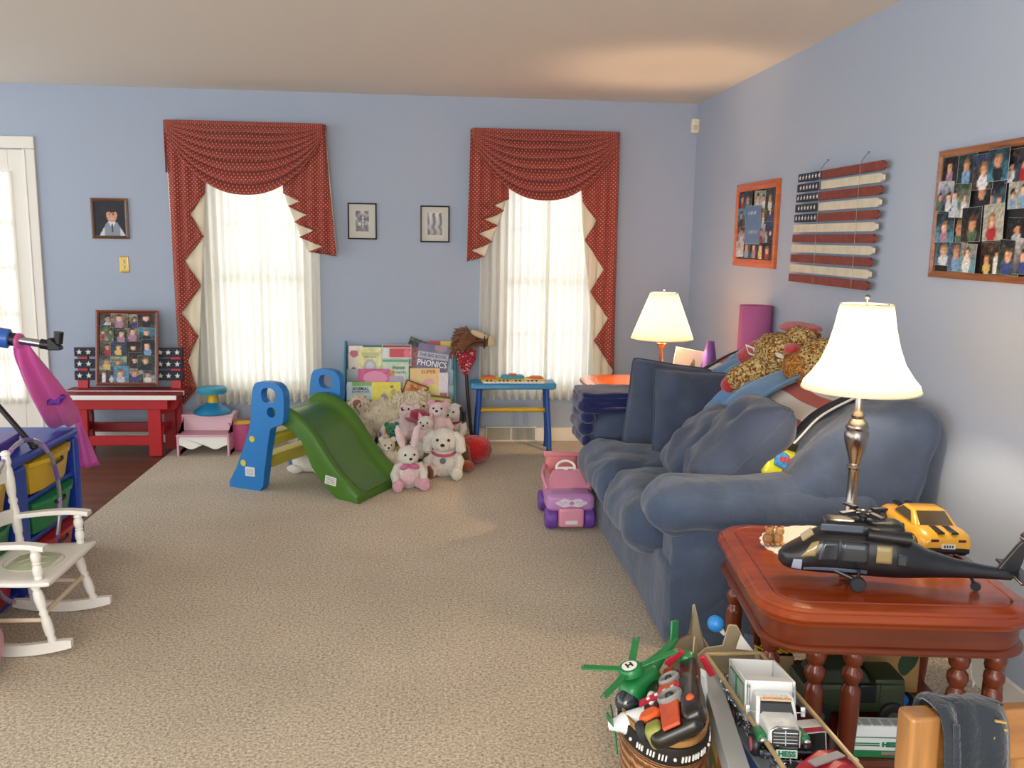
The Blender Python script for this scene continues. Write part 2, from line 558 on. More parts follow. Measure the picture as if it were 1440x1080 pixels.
# entry door with a glazed panel, its casing
root = bpy.data.objects.new('door_1', None); COL.objects.link(root); struct(root); root.location = ((DOOR[0] + DOOR[1]) / 2, D, 0)
w = DOOR[1] - DOOR[0]
f = MB()
gx = w / 2 - .115
f.box((-w / 2 + .055, .04, 1.008), (.11, .045, 2.016)); f.box((w / 2 - .055, .04, 1.008), (.11, .045, 2.016))
f.box((0, .04, 1.938), (w - .221, .043, .15)); f.box((0, .04, .16), (w - .221, .043, .31))
for z in (1.53, 1.225, .905, .6): f.box((0, .04, z), (w - .21, .028, .022))
for x in (-.2, 0, .2): f.box((x, .04, 1.08), (.022, .03, 1.56))
d = f.build('door_leaf', M_trim, root, bevel=.003)
g = MB(); g.box((0, .045, 1.08), (w - .22, .004, 1.54)); g.build('door_glass', M_glass, d)
f = MB()
for sx in (-1, 1): f.box((sx * (w / 2 + .04), -.008, 1.009), (.08, .02, 2.018))
f.box((0, -.008, 2.06), (w + .16, .02, .08))
f.box((w / 2 + .015, -.012, 1.01), (.012, .022, 2.01))
f.build('door_casing', M_trim, root, bevel=.004)
f = MB()
f.tube([(-w / 2 + .06, .03, 1.0), (-w / 2 + .06, -.04, 1.0)], .012); f.ell((-w / 2 + .06, -.055, 1.0), .028)
f.build('door_knob', mat('brass', 'b08d45', .25, metal=1), root)

# ------------------------------------------------------------------ sheers and valances
def sheer_mat(name, tint):
    m = bpy.data.materials.new(name); nt, b = nodes_of(m)
    o = nt.nodes['Material Output']
    t = nt.nodes.new('ShaderNodeBsdfTranslucent'); t.inputs['Color'].default_value = lin(tint)
    df = nt.nodes.new('ShaderNodeBsdfDiffuse'); df.inputs['Color'].default_value = lin(tint)
    tr = nt.nodes.new('ShaderNodeBsdfTransparent'); tr.inputs['Color'].default_value = (1, 1, 1, 1)
    a = nt.nodes.new('ShaderNodeMixShader'); a.inputs[0].default_value = .4
    nt.links.new(t.outputs[0], a.inputs[1]); nt.links.new(df.outputs[0], a.inputs[2])
    c = nt.nodes.new('ShaderNodeMixShader'); c.inputs[0].default_value = .05
    nt.links.new(a.outputs[0], c.inputs[1]); nt.links.new(tr.outputs[0], c.inputs[2])
    nt.links.new(c.outputs[0], o.inputs['Surface'])
    return m
M_sheer = sheer_mat('sheer_voile', 'f4f1e8')

def sheer(name, label, x0, x1, z0, z1, y, seed, group, folds=9, amp=.022, flare=0.0):
    r = rnd(seed); ph = r.uniform(0, 6)
    mb = MB()
    def fn(u, v):
        z = z0 + (z1 - z0) * v + (.008 * sin(u * folds * 2 * pi + ph) if v == 0 else 0)
        a = amp * (1.1 - .5 * v)
        q = u * folds + .35 * noise.noise(V((u * 3, seed, v * .6)))
        x = x0 + (x1 - x0) * u + flare * (1 - v) * (u - .5)
        return (x, y + a * sin(2 * pi * q + ph) + .008 * noise.noise(V((u * 9, v * 2, seed))), z)
    mb.grid(fn, 90, 12)
    # rod pocket hem at the foot
    o = mb.build(name, M_sheer, sharp=180)
    return tag(o, label, 'curtain', group)
G = 'sheer curtain panels'
sheer('sheer_curtain', 'white sheer panel on the left side of the window behind the red bench', -1.70, -1.245, .29, 2.1, D - .045, 3, G)
sheer('sheer_curtain', 'white sheer panel on the right side of the window behind the toddler slide', -1.25, -.81, .31, 2.1, D - .05, 8, G, 8)
sheer('sheer_curtain', 'cream sheer panel behind the hobby horse, left half of its window', .31, .80, .325, 2.1, D - .045, 5, G)
sheer('sheer_curtain', 'cream sheer panel hanging beside the far table lamp, right half of its window', .78, 1.29, .325, 2.1, D - .05, 12, G)
sheer('door_curtain', 'white gathered sheer covering the glazed entry door', DOOR[0] + .09, DOOR[1] - .09, .28, 1.87, D + .005, 21, None, 14, .01)

def dotted_fabric():
    """brick red cloth with small rows of cream dots"""
    m = bpy.data.materials.new('dotted_red_cloth'); nt, b = nodes_of(m)
    uv = nt.nodes.new('ShaderNodeUVMap'); uv.uv_map = 'UVMap'
    sc = nt.nodes.new('ShaderNodeVectorMath'); sc.operation = 'SCALE'; sc.inputs['Scale'].default_value = 1 / .027
    nt.links.new(uv.outputs[0], sc.inputs[0])
    def lattice(off):
        ad = nt.nodes.new('ShaderNodeVectorMath'); ad.operation = 'ADD'; ad.inputs[1].default_value = off
        fr = nt.nodes.new('ShaderNodeVectorMath'); fr.operation = 'FRACTION'
        sb = nt.nodes.new('ShaderNodeVectorMath'); sb.operation = 'SUBTRACT'; sb.inputs[1].default_value = (.5, .5, 0)
        ln = nt.nodes.new('ShaderNodeVectorMath'); ln.operation = 'LENGTH'
        nt.links.new(sc.outputs[0], ad.inputs[0]); nt.links.new(ad.outputs[0], fr.inputs[0]); nt.links.new(fr.outputs[0], sb.inputs[0]); nt.links.new(sb.outputs[0], ln.inputs[0])
        return ln.outputs['Value']
    mn = nt.nodes.new('ShaderNodeMath'); mn.operation = 'MINIMUM'
    nt.links.new(lattice((0, 0, 0)), mn.inputs[0]); nt.links.new(lattice((.5, .5, 0)), mn.inputs[1])
    lt = nt.nodes.new('ShaderNodeMath'); lt.operation = 'LESS_THAN'; lt.inputs[1].default_value = .14
    nt.links.new(mn.outputs[0], lt.inputs[0])
    mx = nt.nodes.new('ShaderNodeMixRGB'); mx.inputs[1].default_value = lin('963f35'); mx.inputs[2].default_value = lin('cfa08e')
    nt.links.new(lt.outputs[0], mx.inputs[0]); nt.links.new(mx.outputs[0], b.inputs['Base Color'])
    b.inputs['Roughness'].default_value = .85; b.inputs['Sheen Weight'].default_value = .15; b.inputs['Specular IOR Level'].default_value = .2
    return m
M_red = dotted_fabric()
M_cream = mat('cream_lining', 'e6dcc0', .85, spec=.2)

def polyx(pts, z):
    """x on a polyline (x,z) sorted by falling z"""
    for (xa, za), (xb, zb) in zip(pts, pts[1:]):
        if za >= z >= zb or (za == zb == z):
            t = (za - z) / (za - zb) if za != zb else 0
            return xa + (xb - xa) * t
    return pts[-1][0] if z < pts[-1][1] else pts[0][0]

def jabot(root, outer, inner, y, ztop, m, name, nu=14, amp=.018, pleats=4.0, uvo=0):
    zb = min(outer[-1][1], inner[-1][1])
    zs = sorted(set([ztop] + [p[1] for p in outer if p[1] < ztop] + [p[1] for p in inner if p[1] < ztop] + [ztop - (ztop - zb) * i / 30 for i in range(31)]), reverse=True)
    mb = MB()
    rows = len(zs) - 1
    def fn(u, v):
        z = zs[int(round(v * rows))]
        xa, xb = polyx(outer, z), polyx(inner, z)
        x = xa + (xb - xa) * u
        return (x, y + amp * sin(2 * pi * pleats * (x - outer[0][0]) / .3), z)
    mb.grid(fn, nu, rows, uv=lambda u, v: (fn(u, v)[0] + uvo, fn(u, v)[2]))
    o = mb.build(name, m, root, sharp=180, solid=.003)
    return o

def valance(label, x0, x1, swag_pts, jab, ys):
    root = thing('swag_valance', label, 'valance', ((x0 + x1) / 2, D, 0), group='red swag valances')
    root_inv = V((-(x0 + x1) / 2, -D, 0))
    def loc(pts): return [(p[0] + root_inv.x, p[1]) for p in pts]
    for outer, zig, cream, nm in jab:
        jabot(root, loc(outer), loc(zig), -.085, 2.215, M_red, 'cascade')
        jabot(root, loc(outer)[0:1] + [(loc(outer)[-1][0], max(loc(outer)[-1][1] + .01, cream[-1][1]))], loc(cream), -.065, 2.2, M_cream, 'cascade_lining', amp=.004)
    # swag
    (la, lz), (ca, cz), (ra, rz) = swag_pts
    hw = (x1 - x0) / 2
    ztop = 2.222
    nf = 7.5
    mb = MB()
    def fn(u, v):
        x = -hw + .01 + (x1 - x0 - .02) * u
        # lower edge: a hanging curve from the tops of the two cascades through the centre
        t = abs(2 * u - 1)
        lo = cz + (ztop - .1 - cz) * (t ** 2.3)
        if t > .93: lo += (ztop - lo) * (t - .93) / .07 * .4
        z = ztop + (lo - ztop) * v ** (1.0 + .25 * (1 - t))
        fold = (2 * abs(sin(pi * nf * v ** .9 + .3 * sin(3 * u + ys) + .5 * noise.noise(V((u * 2.5, v * 2, ys))))) ** .8 - 1) * (1 - t ** 2) * min(1, v * 5)
        yy = -.10 - .035 * (1 - t * t) * sin(pi * min(1, v * .9)) - .034 * fold
        return (x, yy, z - .018 * fold)
    mb.grid(fn, 60, 84, uv=lambda u, v: (u * (x1 - x0), v * .62))
    mb.build('swag', M_red, root, sharp=180, solid=.003)
    # mounting board with fabric return on both sides
    b = MB(); b.box((0, -.045, 2.205), (x1 - x0 - .02, .09, .02)); b.build('mounting_board', M_white, root, bevel=.002)
    b = MB()
    for sx in (-1, 1): b.grid(lambda u, v: (sx * (hw - .002), -.003 - .085 * u, 2.22 - .34 * v), 4, 6, uv=lambda u, v: (u * .09, v * .34))
    b.build('side_return', M_red, root, sharp=180, solid=.003)
    return root

L1out = [(-1.816, 2.221), (-1.802, 1.824), (-1.798, 1.209), (-1.788, 0.595), (-1.785, 0.295)]
L1zig = [(-1.40, 2.221), (-1.5, 1.95), (-1.558, 1.849), (-1.564, 1.747), (-1.667, 1.607), (-1.583, 1.457), (-1.718, 1.289), (-1.612, 1.125), (-1.751, 0.932), (-1.648, 0.772), (-1.726, 0.595), (-1.669, 0.407), (-1.755, 0.295)]
L1cream = [(-1.5, 2.2), (-1.558, 1.849), (-1.576, 1.533), (-1.613, 1.09), (-1.645, 0.741), (-1.669, 0.409)]
R1out = [(-0.756, 2.222), (-0.733, 1.847), (-0.687, 1.336)]
R1zig = [(-1.15, 2.221), (-1.08, 1.93), (-1.045, 1.836), (-1.043, 1.757), (-0.935, 1.704), (-1.011, 1.672), (-0.976, 1.653), (-0.887, 1.615), (-0.974, 1.567), (-0.943, 1.548), (-0.839, 1.51), (-0.94, 1.464), (-0.885, 1.44), (-0.781, 1.402), (-0.882, 1.364), (-0.687, 1.336)]
R1cream = [(-1.1, 2.2), (-1.045, 1.836), (-1.03, 1.73), (-1.0, 1.65), (-0.965, 1.555), (-0.93, 1.46), (-.88, 1.364)]
L2out = [(0.238, 2.221), (0.223, 1.666), (0.215, 1.314)]
L2zig = [(.62, 2.221), (.54, 1.93), (0.501, 1.843), (0.507, 1.748), (0.404, 1.704), (0.477, 1.67), (0.426, 1.639), (0.339, 1.607), (0.433, 1.564), (0.4, 1.547), (0.296, 1.508), (0.397, 1.454), (0.345, 1.427), (0.248, 1.391), (0.34, 1.347), (0.215, 1.314)]
L2cream = [(.56, 2.2), (.501, 1.843), (.49, 1.74), (.463, 1.65), (.425, 1.55), (.385, 1.45), (.34, 1.347)]
R2out = [(1.276, 2.222), (1.285, 1.582), (1.29, 0.953), (1.297, 0.444)]
R2zig = [(.9, 2.221), (.97, 1.95), (1.016, 1.833), (1.025, 1.742), (1.129, 1.611), (1.052, 1.475), (1.193, 1.269), (1.097, 1.11), (1.237, 0.92), (1.139, 0.759), (1.289, 0.536), (1.238, 0.455)]
R2cream = [(.96, 2.2), (1.016, 1.833), (1.034, 1.578), (1.076, 1.246), (1.113, 0.951), (1.143, 0.629), (1.148, 0.457)]
valance('red dotted swag valance with cream lining over the window behind the slide', -1.816, -.752, ((-1.553, 1.847), (-1.276, 1.757), (-1.042, 1.835)), [(L1out, L1zig, L1cream, 'L'), (R1out, R1zig, R1cream, 'R')], 1.0)
valance('red dotted swag valance with cream lining over the window behind the toy keyboard', .236, 1.276, ((.5, 1.842), (.775, 1.759), (1.013, 1.832)), [(L2out, L2zig, L2cream, 'L'), (R2out, R2zig, R2cream, 'R')], 2.6)

# ------------------------------------------------------------------ small wall fittings
t = thing('light_switch', 'polished brass light switch plate on the blue wall below the boy portrait', 'light switch', (-2.147, D, 1.257))
f = MB(); f.softbox((0, -.003, 0), (.062, .008, .112), .012, n=8); f.build('switch_plate', mat('polished_brass', 'a3884c', .25, metal=1), t)
for z in (-.018, .018):
    f = MB(); f.box((0, -.01, z), (.012, .014, .02), (radians(20), 0, 0)); f.build('toggle', mat('ivory_plastic', 'e8dfc4', .35), t, bevel=.002)
t = thing('motion_sensor', 'small white motion sensor in the upper corner of the walls', 'sensor', (1.825, D - .025, 2.285))
f = MB(); f.softbox((0, 0, 0), (.055, .05, .1), .012, n=6); f.build('housing', mat('ivory_plastic', 'e8dfc4', .35), t)
f = MB(); f.softbox((-.005, -.024, -.015), (.036, .012, .035), .006, n=5); f.build('lens', mat('lens_plastic', 'cfc8b4', .3), t)
t = thing('floor_register', 'white metal wall register under the toy keyboard', 'vent', (.552, D - .002, 0))
f = MB(); 
for sx in (-1, 1): f.box((sx * .182, -.016, .055), (.012, .03, .112))
f.box((0, -.016, .108), (.376, .03, .012)); f.box((0, -.016, .006), (.376, .03, .012)); f.box((0, -.016, .055), (.012, .03, .11))
f.build('frame', M_trim, t, bevel=.003)
f = MB(); f.box((0, -.004, .055), (.36, .004, .1)); f.build('backing', mat('vent_shadow', '8f8f80', .8), t)
f = MB()
for i in range(44):
    x = -.174 + i * .0081
    if abs(x) > .008: f.box((x, -.016, .057), (.0025, .018, .094), (0, 0, radians(20)))
f.build('louvre', mat('vent_metal', 'd8d4c2', .4), t)

# ------------------------------------------------------------------ light and camera
w = bpy.data.worlds.new('daylight'); scene.world = w; w.use_nodes = True
bg = w.node_tree.nodes['Background']; bg.inputs[0].default_value = (.93, .97, 1.0, 1); bg.inputs[1].default_value = 2.5

cam = bpy.data.cameras.new('camera'); co = bpy.data.objects.new('camera', cam); COL.objects.link(co)
PITCH, YAW, ROLL, FPX = .1629, .0873, .0163, 1242.27
fw = V((sin(YAW) * cos(PITCH), cos(YAW) * cos(PITCH), -sin(PITCH))); rt = V((cos(YAW), -sin(YAW), 0)); up = rt.cross(fw)
r2 = rt * cos(ROLL) + up * sin(ROLL); u2 = -rt * sin(ROLL) + up * cos(ROLL)
m3 = Matrix((r2, u2, -fw)).transposed()
co.matrix_world = Matrix.Translation((0, 0, 1.4755)) @ m3.to_4x4()
cam.sensor_width = 36; cam.lens = FPX * 36 / 1440; cam.clip_start = .05; cam.clip_end = 100
scene.camera = co
vs = scene.view_settings
vs.view_transform = 'Standard'; vs.look = 'None'; vs.gamma = 1; vs.use_curve_mapping = False; vs.exposure = 0

def lamp(name, kind, loc, power, col, size=.1, rot=None, **kw):
    l = bpy.data.lights.new(name, kind); l.energy = power; l.color = col
    if kind == 'AREA': l.size = size
    else: l.shadow_soft_size = size
    for k, v in kw.items(): setattr(l, k, v)
    o = bpy.data.objects.new(name, l); COL.objects.link(o); o.location = loc
    if rot: o.rotation_euler = rot
    return o
lamp('flash', 'POINT', (.04, -.02, 1.56), 22, (1, .97, .92), .04)
lamp('rear_fill', 'AREA', (-.8, -2.1, 1.5), 95, (1, .95, .88), 2.0, (radians(90), 0, 0))  # added frontal fill behind the viewer, standing in for flash and unseen windows
lamp('bulb_near', 'POINT', (1.345, 2.665, 1.14), 12, (1, .80, .56), .03)
lamp('bulb_far', 'POINT', (1.345, 5.15, 1.01), 32, (1, .68, .38), .03)
# ================================================================== furniture on the right
M_sofa = mat('blue_microfibre', '475369', .9, spec=.12, bump=.5, bscale=22, var=.2, vscale=6, sheen=.25)
M_sofa_d = mat('blue_grey_microfibre', '434c60', .92, spec=.1, bump=.5, bscale=22, var=.2, vscale=6, sheen=.25)

def cr(pts, n=8, closed=False):
    """smooth curve through the points (catmull-rom)"""
    P = [V(p) for p in pts]; N = len(P); out = []
    for i in range(N if closed else N - 1):
        p0, p1, p2, p3 = (P[(i + k) % N] if closed else P[max(0, min(N - 1, i + k))] for k in (-1, 0, 1, 2))
        for j in range(n):
            t = j / n
            out.append(.5 * ((2 * p1) + (p2 - p0) * t + (2 * p0 - 5 * p1 + 4 * p2 - p3) * t * t + (3 * p1 - p0 - 3 * p2 + p3) * t ** 3))
    if not closed: out.append(P[-1])
    return out

SX, SY = .84, 2.93   # sofa front, near end
sofa = thing('sofa', 'blue microfibre loveseat with rolled arms along the right wall', 'sofa', (SX, SY, 0))
L = 1.72
f = MB()
f.softbox((.43, L / 2, .155), (.86, L - .06, .31), .03, n=34, wob=.012, seed=3, wf=5, crease=.004, cf=4)
f.build('base', M_sofa, sofa)
# seat cushions
for k, yy in enumerate((.58, 1.18)):
    f = MB()
    f.softbox((.26, yy, .36), (.70, .62, .22), .09, n=44, bulge=.025, wob=.024, seed=11 + k * 5, wf=6, crease=.007, cf=5)
    f.build('seat_cushion', M_sofa, sofa)
# arms: a padded roll over an upright panel
for k, (yy, sd) in enumerate(((.135, 1), (L - .125, 2))):
    a = MB()
    a.softbox((.42, yy, .24), (.82, .20, .48), .05, n=30, wob=.014, seed=sd, wf=6, crease=.005, cf=5)
    a.build('arm_panel', M_sofa, sofa)
    a = MB()
    a.softbox((.36, yy, .525), (.86, .29, .20), .098, n=40, bulge=.012, wob=.020, seed=20 + sd, wf=5, crease=.005, cf=5)
    a.build('arm_pad', M_sofa, sofa)
# back: tilted padded body following one curved section
BACK = [(.36, .34), (.39, .48), (.455, .62), (.60, .79), (.745, .878), (.88, .895), (.975, .81), (.93, .60), (.87, .34)]
def back_at(y, s, off=0.0):
    """point on the back's front-and-top skin; s 0..1 from the seat line over the top to the wall side"""
    C = _bk
    q = s * (len(C) - 1); i = min(len(C) - 2, int(q)); p = C[i].lerp(C[i + 1], q - i); t = (C[i + 1] - C[i]).normalized()
    n = V((-t.y, t.x))
    sag = .014 * sin(y * 9 + 1) + .02 * noise.noise(V((p.x * 5, y * 4, p.y * 5)))
    p = p + n * (off + sag)
    return V((p.x, y, p.y))
_bk = cr([(a, b) for a, b in BACK[:8]], 8)
_bk = [V((p[0], p[1])) for p in _bk]
for k, (ya, yb) in enumerate(((.0, .86), (.86, 1.72))):
    f = MB()
    def rowy(t): return ya + (yb - ya) * t
    rings = []
    for i in range(45):
        t = i / 44
        e = min(t, 1 - t) / .12
        shr = 0 if e >= 1 else (1 - sqrt(max(0, 1 - (1 - e) ** 2))) * .07
        R = []
        for j in range(50): R.append(back_at(rowy(t), j / 49, -shr - .012 * max(0, 1 - 6 * abs(noise.noise(V((j * .09, rowy(t) * 5, 3))))) + .01 * noise.noise(V((j * .2, rowy(t) * 8, 9)))))
        R.append(V((.86, rowy(t), .34)))
        c = V((.72, rowy(t), .55))
        rings.append(R)
    f.rings(rings, True)
    f.build('back_cushion', M_sofa, sofa, sharp=70)

def cushion(label, c, rot, w=.46, h=.46, t=.17, seed=0, m=None):
    root = thing('scatter_cushion', label, 'cushion', c, group='loose blue cushions on the loveseat')
    f = MB(); f.pillow((0, 0, 0), w, h, t, rot, wob=.022, seed=seed, n=30, pinch=.06); f.build('cover', m or M_sofa_d, root, weld=1e-4, sharp=120)
    f = MB()
    R = rot if isinstance(rot, Matrix) else Euler(rot).to_matrix()
    P = []
    for a in range(64):
        q = a / 64 * 4; s = int(q); u = (q - s) * 2 - 1
        x, z = ((u, -1), (1, u), (-u, 1), (-1, -u))[s]
        P.append(R @ V((x * w / 2 * (1 - .06 * (1 - z * z) * abs(x)) * (1 - .06 * (abs(x * z)) ** 4), 0, z * h / 2 * (1 - .06 * (1 - x * x) * abs(z)) * (1 - .06 * (abs(x * z)) ** 4))))
    f.tube(P, .006, 6, closed=True); f.build('piping', m or M_sofa_d, root)
    return root
cushion('blue square cushion standing against the far sofa arm, front one of two', (1.255, 4.10, .655), (radians(-16), radians(4), radians(4)), .45, .43, .19, seed=4)
cushion('blue square cushion behind another against the far sofa arm, closest to the window', (1.155, 4.265, .665), (radians(-14), radians(8), radians(-3)), .42, .44, .17, seed=9)
def lean_rot(tilt, roll=0.0, yawd=0.0):
    zc = V((sin(tilt), 0, cos(tilt))); yc = V((-cos(tilt), 0, sin(tilt))); xc = yc.cross(zc)
    return Matrix.Rotation(yawd, 3, 'Z') @ Matrix((xc, yc, zc)).transposed() @ Matrix.Rotation(roll, 3, 'Y')
cushion('blue cushion slumped against the sofa back beneath the pale blue throw', (1.14, 3.60, .63), lean_rot(radians(46), radians(6), radians(-10)), .44, .40, .19, seed=14)
cushion('blue cushion slumped against the sofa back beside the snack pouch', (1.185, 3.33, .675), lean_rot(radians(42), radians(4), radians(-10)), .46, .50, .23, seed=19)

# striped quilt over the back, dark dotted border
Mq = bpy.data.materials.new('quilt_stripes'); nt, b = nodes_of(Mq)
uvn = nt.nodes.new('ShaderNodeUVMap'); uvn.uv_map = 'UVMap'; sep = nt.nodes.new('ShaderNodeSeparateXYZ'); nt.links.new(uvn.outputs[0], sep.inputs[0])
mm = nt.nodes.new('ShaderNodeMath'); mm.operation = 'MULTIPLY'; mm.inputs[1].default_value = 7; nt.links.new(sep.outputs['Y'], mm.inputs[0])
fr = nt.nodes.new('ShaderNodeMath'); fr.operation = 'FRACT'; nt.links.new(mm.outputs[0], fr.inputs[0])
gt = nt.nodes.new('ShaderNodeMath'); gt.operation = 'GREATER_THAN'; gt.inputs[1].default_value = .5; nt.links.new(fr.outputs[0], gt.inputs[0])
mx = nt.nodes.new('ShaderNodeMixRGB'); mx.inputs[1].default_value = lin('b0605a'); mx.inputs[2].default_value = lin('cfccc8'); nt.links.new(gt.outputs[0], mx.inputs[0])
nt.links.new(mx.outputs[0], b.inputs['Base Color']); b.inputs['Roughness'].default_value = .9
Mqb = mat('quilt_border', '2e3138', .9, var=.5, vscale=160, detail=0)
quilt = thing('quilt', 'red and white striped quilt with dark border spread over the sofa back', 'quilt', (SX, SY, 0))
q0, q1 = .34, 1.62
f = MB(); f.grid(lambda u, v: back_at(q0 + (q1 - q0) * u, .13 + .82 * v, .014 + .003 * sin(u * 30)), 40, 36)
f.build('quilt_top', Mq, quilt, sharp=180, solid=.008)
for k, (ya, yb) in enumerate(((q0 - .065, q0), (q1, q1 + .065))):
    f = MB(); f.grid(lambda u, v: back_at(ya + (yb - ya) * u, .13 + .82 * v, .018), 4, 36); f.build('quilt_border', Mqb, quilt, sharp=180, solid=.010)
    f = MB(); yy = ya - .006 if k == 0 else yb + .006
    f.grid(lambda u, v: back_at(yy - .003 + .006 * u, .13 + .82 * v, .014), 2, 36); f.build('quilt_binding', M_white, quilt, sharp=180, solid=.008)

# pale blue fleece throw
M_fleece = mat('pale_blue_fleece', '5d84ab', .95, spec=.1, bump=.3, bscale=90, var=.1, vscale=9, sheen=.5)
f = MB()
def throwfn(u, v):
    y = .66 + .70 * u + .10 * (1 - v) * (u - .5) + .03 * noise.noise(V((u * 3, v * 2, 4)))
    s = .17 + .60 * v + .07 * sin(u * 5.2 + .5) * (1 - v)
    k = abs(noise.noise(V((u * 7 + v * 1.5, v * 2.2, 2.2))))
    return back_at(y, min(s, .80), .036 + .085 * k * (1 - .6 * v) * (1.1 - .5 * v) + .012 * sin(u * 23 + v * 5))
f.grid(throwfn, 60, 44)
tag(f.build('fleece_throw', M_fleece, sharp=180, solid=.012, loc=(SX, SY, 0)), 'pale blue fleece throw bunched on the sofa back under the teddy bear', 'throw blanket')
f = MB()
def rollfn(u, v):
    t = u; a = 2 * pi * v
    c = back_at(.50 + .34 * (1 - t) ** 1.0 - .02, .30 + .34 * t, .05 + .02 * sin(t * 3))
    return c + V((cos(a) * .035, sin(a) * .045 * (1 + .2 * noise.noise(V((t * 4, v * 3, 1)))), sin(a) * .02 + cos(a) * .015)) * (1 - .5 * abs(2 * t - 1) ** 3)

# plush bear with a tweedy pile
def tweed(name, cols, scale=55):
    m = bpy.data.materials.new(name); nt, b = nodes_of(m)
    tc = nt.nodes.new('ShaderNodeTexCoord'); vo = nt.nodes.new('ShaderNodeTexVoronoi'); vo.inputs['Scale'].default_value = scale; vo.inputs['Randomness'].default_value = 1
    nt.links.new(tc.outputs['Object'], vo.inputs['Vector'])
    r = nt.nodes.new('ShaderNodeValToRGB'); r.color_ramp.interpolation = 'CONSTANT'
    e = r.color_ramp.elements
    e[0].position = 0; e[0].color = lin(cols[0]); e[1].position = .34; e[1].color = lin(cols[1])
    for p, c in zip((.55, .8), cols[2:]):
        x = e.new(p); x.color = lin(c)
    sp = nt.nodes.new('ShaderNodeSeparateXYZ'); nt.links.new(vo.outputs['Color'], sp.inputs[0]); nt.links.new(sp.outputs['X'], r.inputs['Fac'])
    nt.links.new(r.outputs['Color'], b.inputs['Base Color'])
    bp = nt.nodes.new('ShaderNodeBump'); bp.inputs['Strength'].default_value = 1; bp.inputs['Distance'].default_value = .015; bp.invert = True
    nt.links.new(vo.outputs['Distance'], bp.inputs['Height']); nt.links.new(bp.outputs['Normal'], b.inputs['Normal'])
    b.inputs['Roughness'].default_value = .9; b.inputs['Specular IOR Level'].default_value = .15
    return m
M_bear = tweed('tweedy_plush', ('d2b06e', 'a8743c', 'e2cd98', '8f5a2c'), 120)
M_bear2 = tweed('tan_plush', ('c58a48', 'b87838', 'd6a468', 'a5642c'), 130)
M_redplush = mat('red_plush', 'b0222c', .85, bump=.6, bscale=120, sheen=.4, var=.3, vscale=60)
bear = thing('plush_bear', 'mottled tan plush bear with red paws sprawled on the sofa back', 'plush toy', (1.60, 3.80, .93))
f = MB()
f.ell((-.02, .06, .045), (.13, .15, .10), None, 26, 18, .12, 2, 7)
f.ell((-.05, .16, .055), (.075, .09, .075), None, 20, 14, .12, 5, 7)
f.ell((.03, .0, .125), (.075, .10, .06), None, 20, 14, .15, 8, 7)
f.build('body', M_bear, bear)
f = MB(); f.ell((.05, -.19, .04), (.12, .12, .11), None, 24, 16, .1, 4, 7); f.build('head', M_bear, bear)
f = MB(); f.ell((-.03, -.16, .02), (.085, .085, .07), None, 20, 14, .08, 6); f.build('muzzle', M_bear2, bear)
f = MB(); f.ell((-.03, -.05, .085), (.045, .085, .03), (0, 0, radians(-10)), 16, 10, .2, 3); f.build('scarf', M_redplush, bear)
f = MB(); f.tube([V((.0, .03, .02)), V((-.11, .10, -.03)), V((-.20, .155, -.09))], [.08, .075, .06], 14); f.ell((-.19, .15, -.085), (.065, .065, .065), None, 16, 12, .1, 2); f.build('leg', M_bear, bear)
f = MB(); f.ell((-.228, .172, -.115), (.044, .050, .048), None, 16, 12, .1, 7); f.build('paw', M_redplush, bear)
f = MB(); f.tube([V((-.03, .17, .06)), V((-.075, .27, .04)), V((-.10, .345, .0))], [.045, .05, .04], 12); f.ell((-.10, .345, 0), (.04, .045, .04)); f.build('arm', M_redplush, bear)
f = MB(); f.ell((.04, .06, .17), (.06, .14, .022), (0, radians(-8), radians(12)), 18, 10, .15, 11); f.build('ear', M_redplush, bear)
f = MB(); f.box((-.125, .20, .045), (.004, .058, .058), (radians(12), radians(-35), radians(20)))
f.box((-.1285, .2012, .048), (.004, .036, .036), (radians(12), radians(-35), radians(20))); o = f.build('hang_tag', [M_white, M_redplush], bear)
for i, p in enumerate(o.data.polygons): p.material_index = 0 if i < 6 else 1
f = MB(); f.box((-.10, -.075, .06), (.004, .05, .022), (0, radians(-35), radians(10))); f.build('care_label', M_white, bear)

# snack pouch
pouch = thing('snack_pouch', 'yellow foil pouch with blue label lying behind the near sofa arm', 'snack bag', (1.30, 3.16, .655), 0, None, (radians(-25), radians(12), radians(10)))
f = MB(); f.pillow((0, 0, 0), .17, .13, .05, (0, 0, 0), n=12, wob=.02, seed=3, pinch=.05); f.build('bag', mat('yellow_foil', 'c9c832', .3, spec=.6, bump=.3, bscale=30), pouch, weld=1e-4, sharp=120)
f = MB(); f.softbox((.02, -.022, .0), (.11, .012, .06), .005, n=6, wob=.004, seed=2, rot=(0, radians(12), 0)); f.build('label_panel', mat('blue_label', '3f86c4', .35, var=.35, vscale=60), pouch)
f = MB()
for i in range(5): f.box((-.012 + i * .017, -.0305, .005), (.011, .002, .02), (0, radians(12), 0))
f.build('label_lettering', mat('red_lettering', 'c3402f', .4), pouch)
f = MB(); f.softbox((.045, .0, .06), (.08, .03, .05), .012, n=6, wob=.008, seed=8); f.build('bag_top', mat('dark_foil', '332d1e', .35, var=.6, vscale=40), pouch)

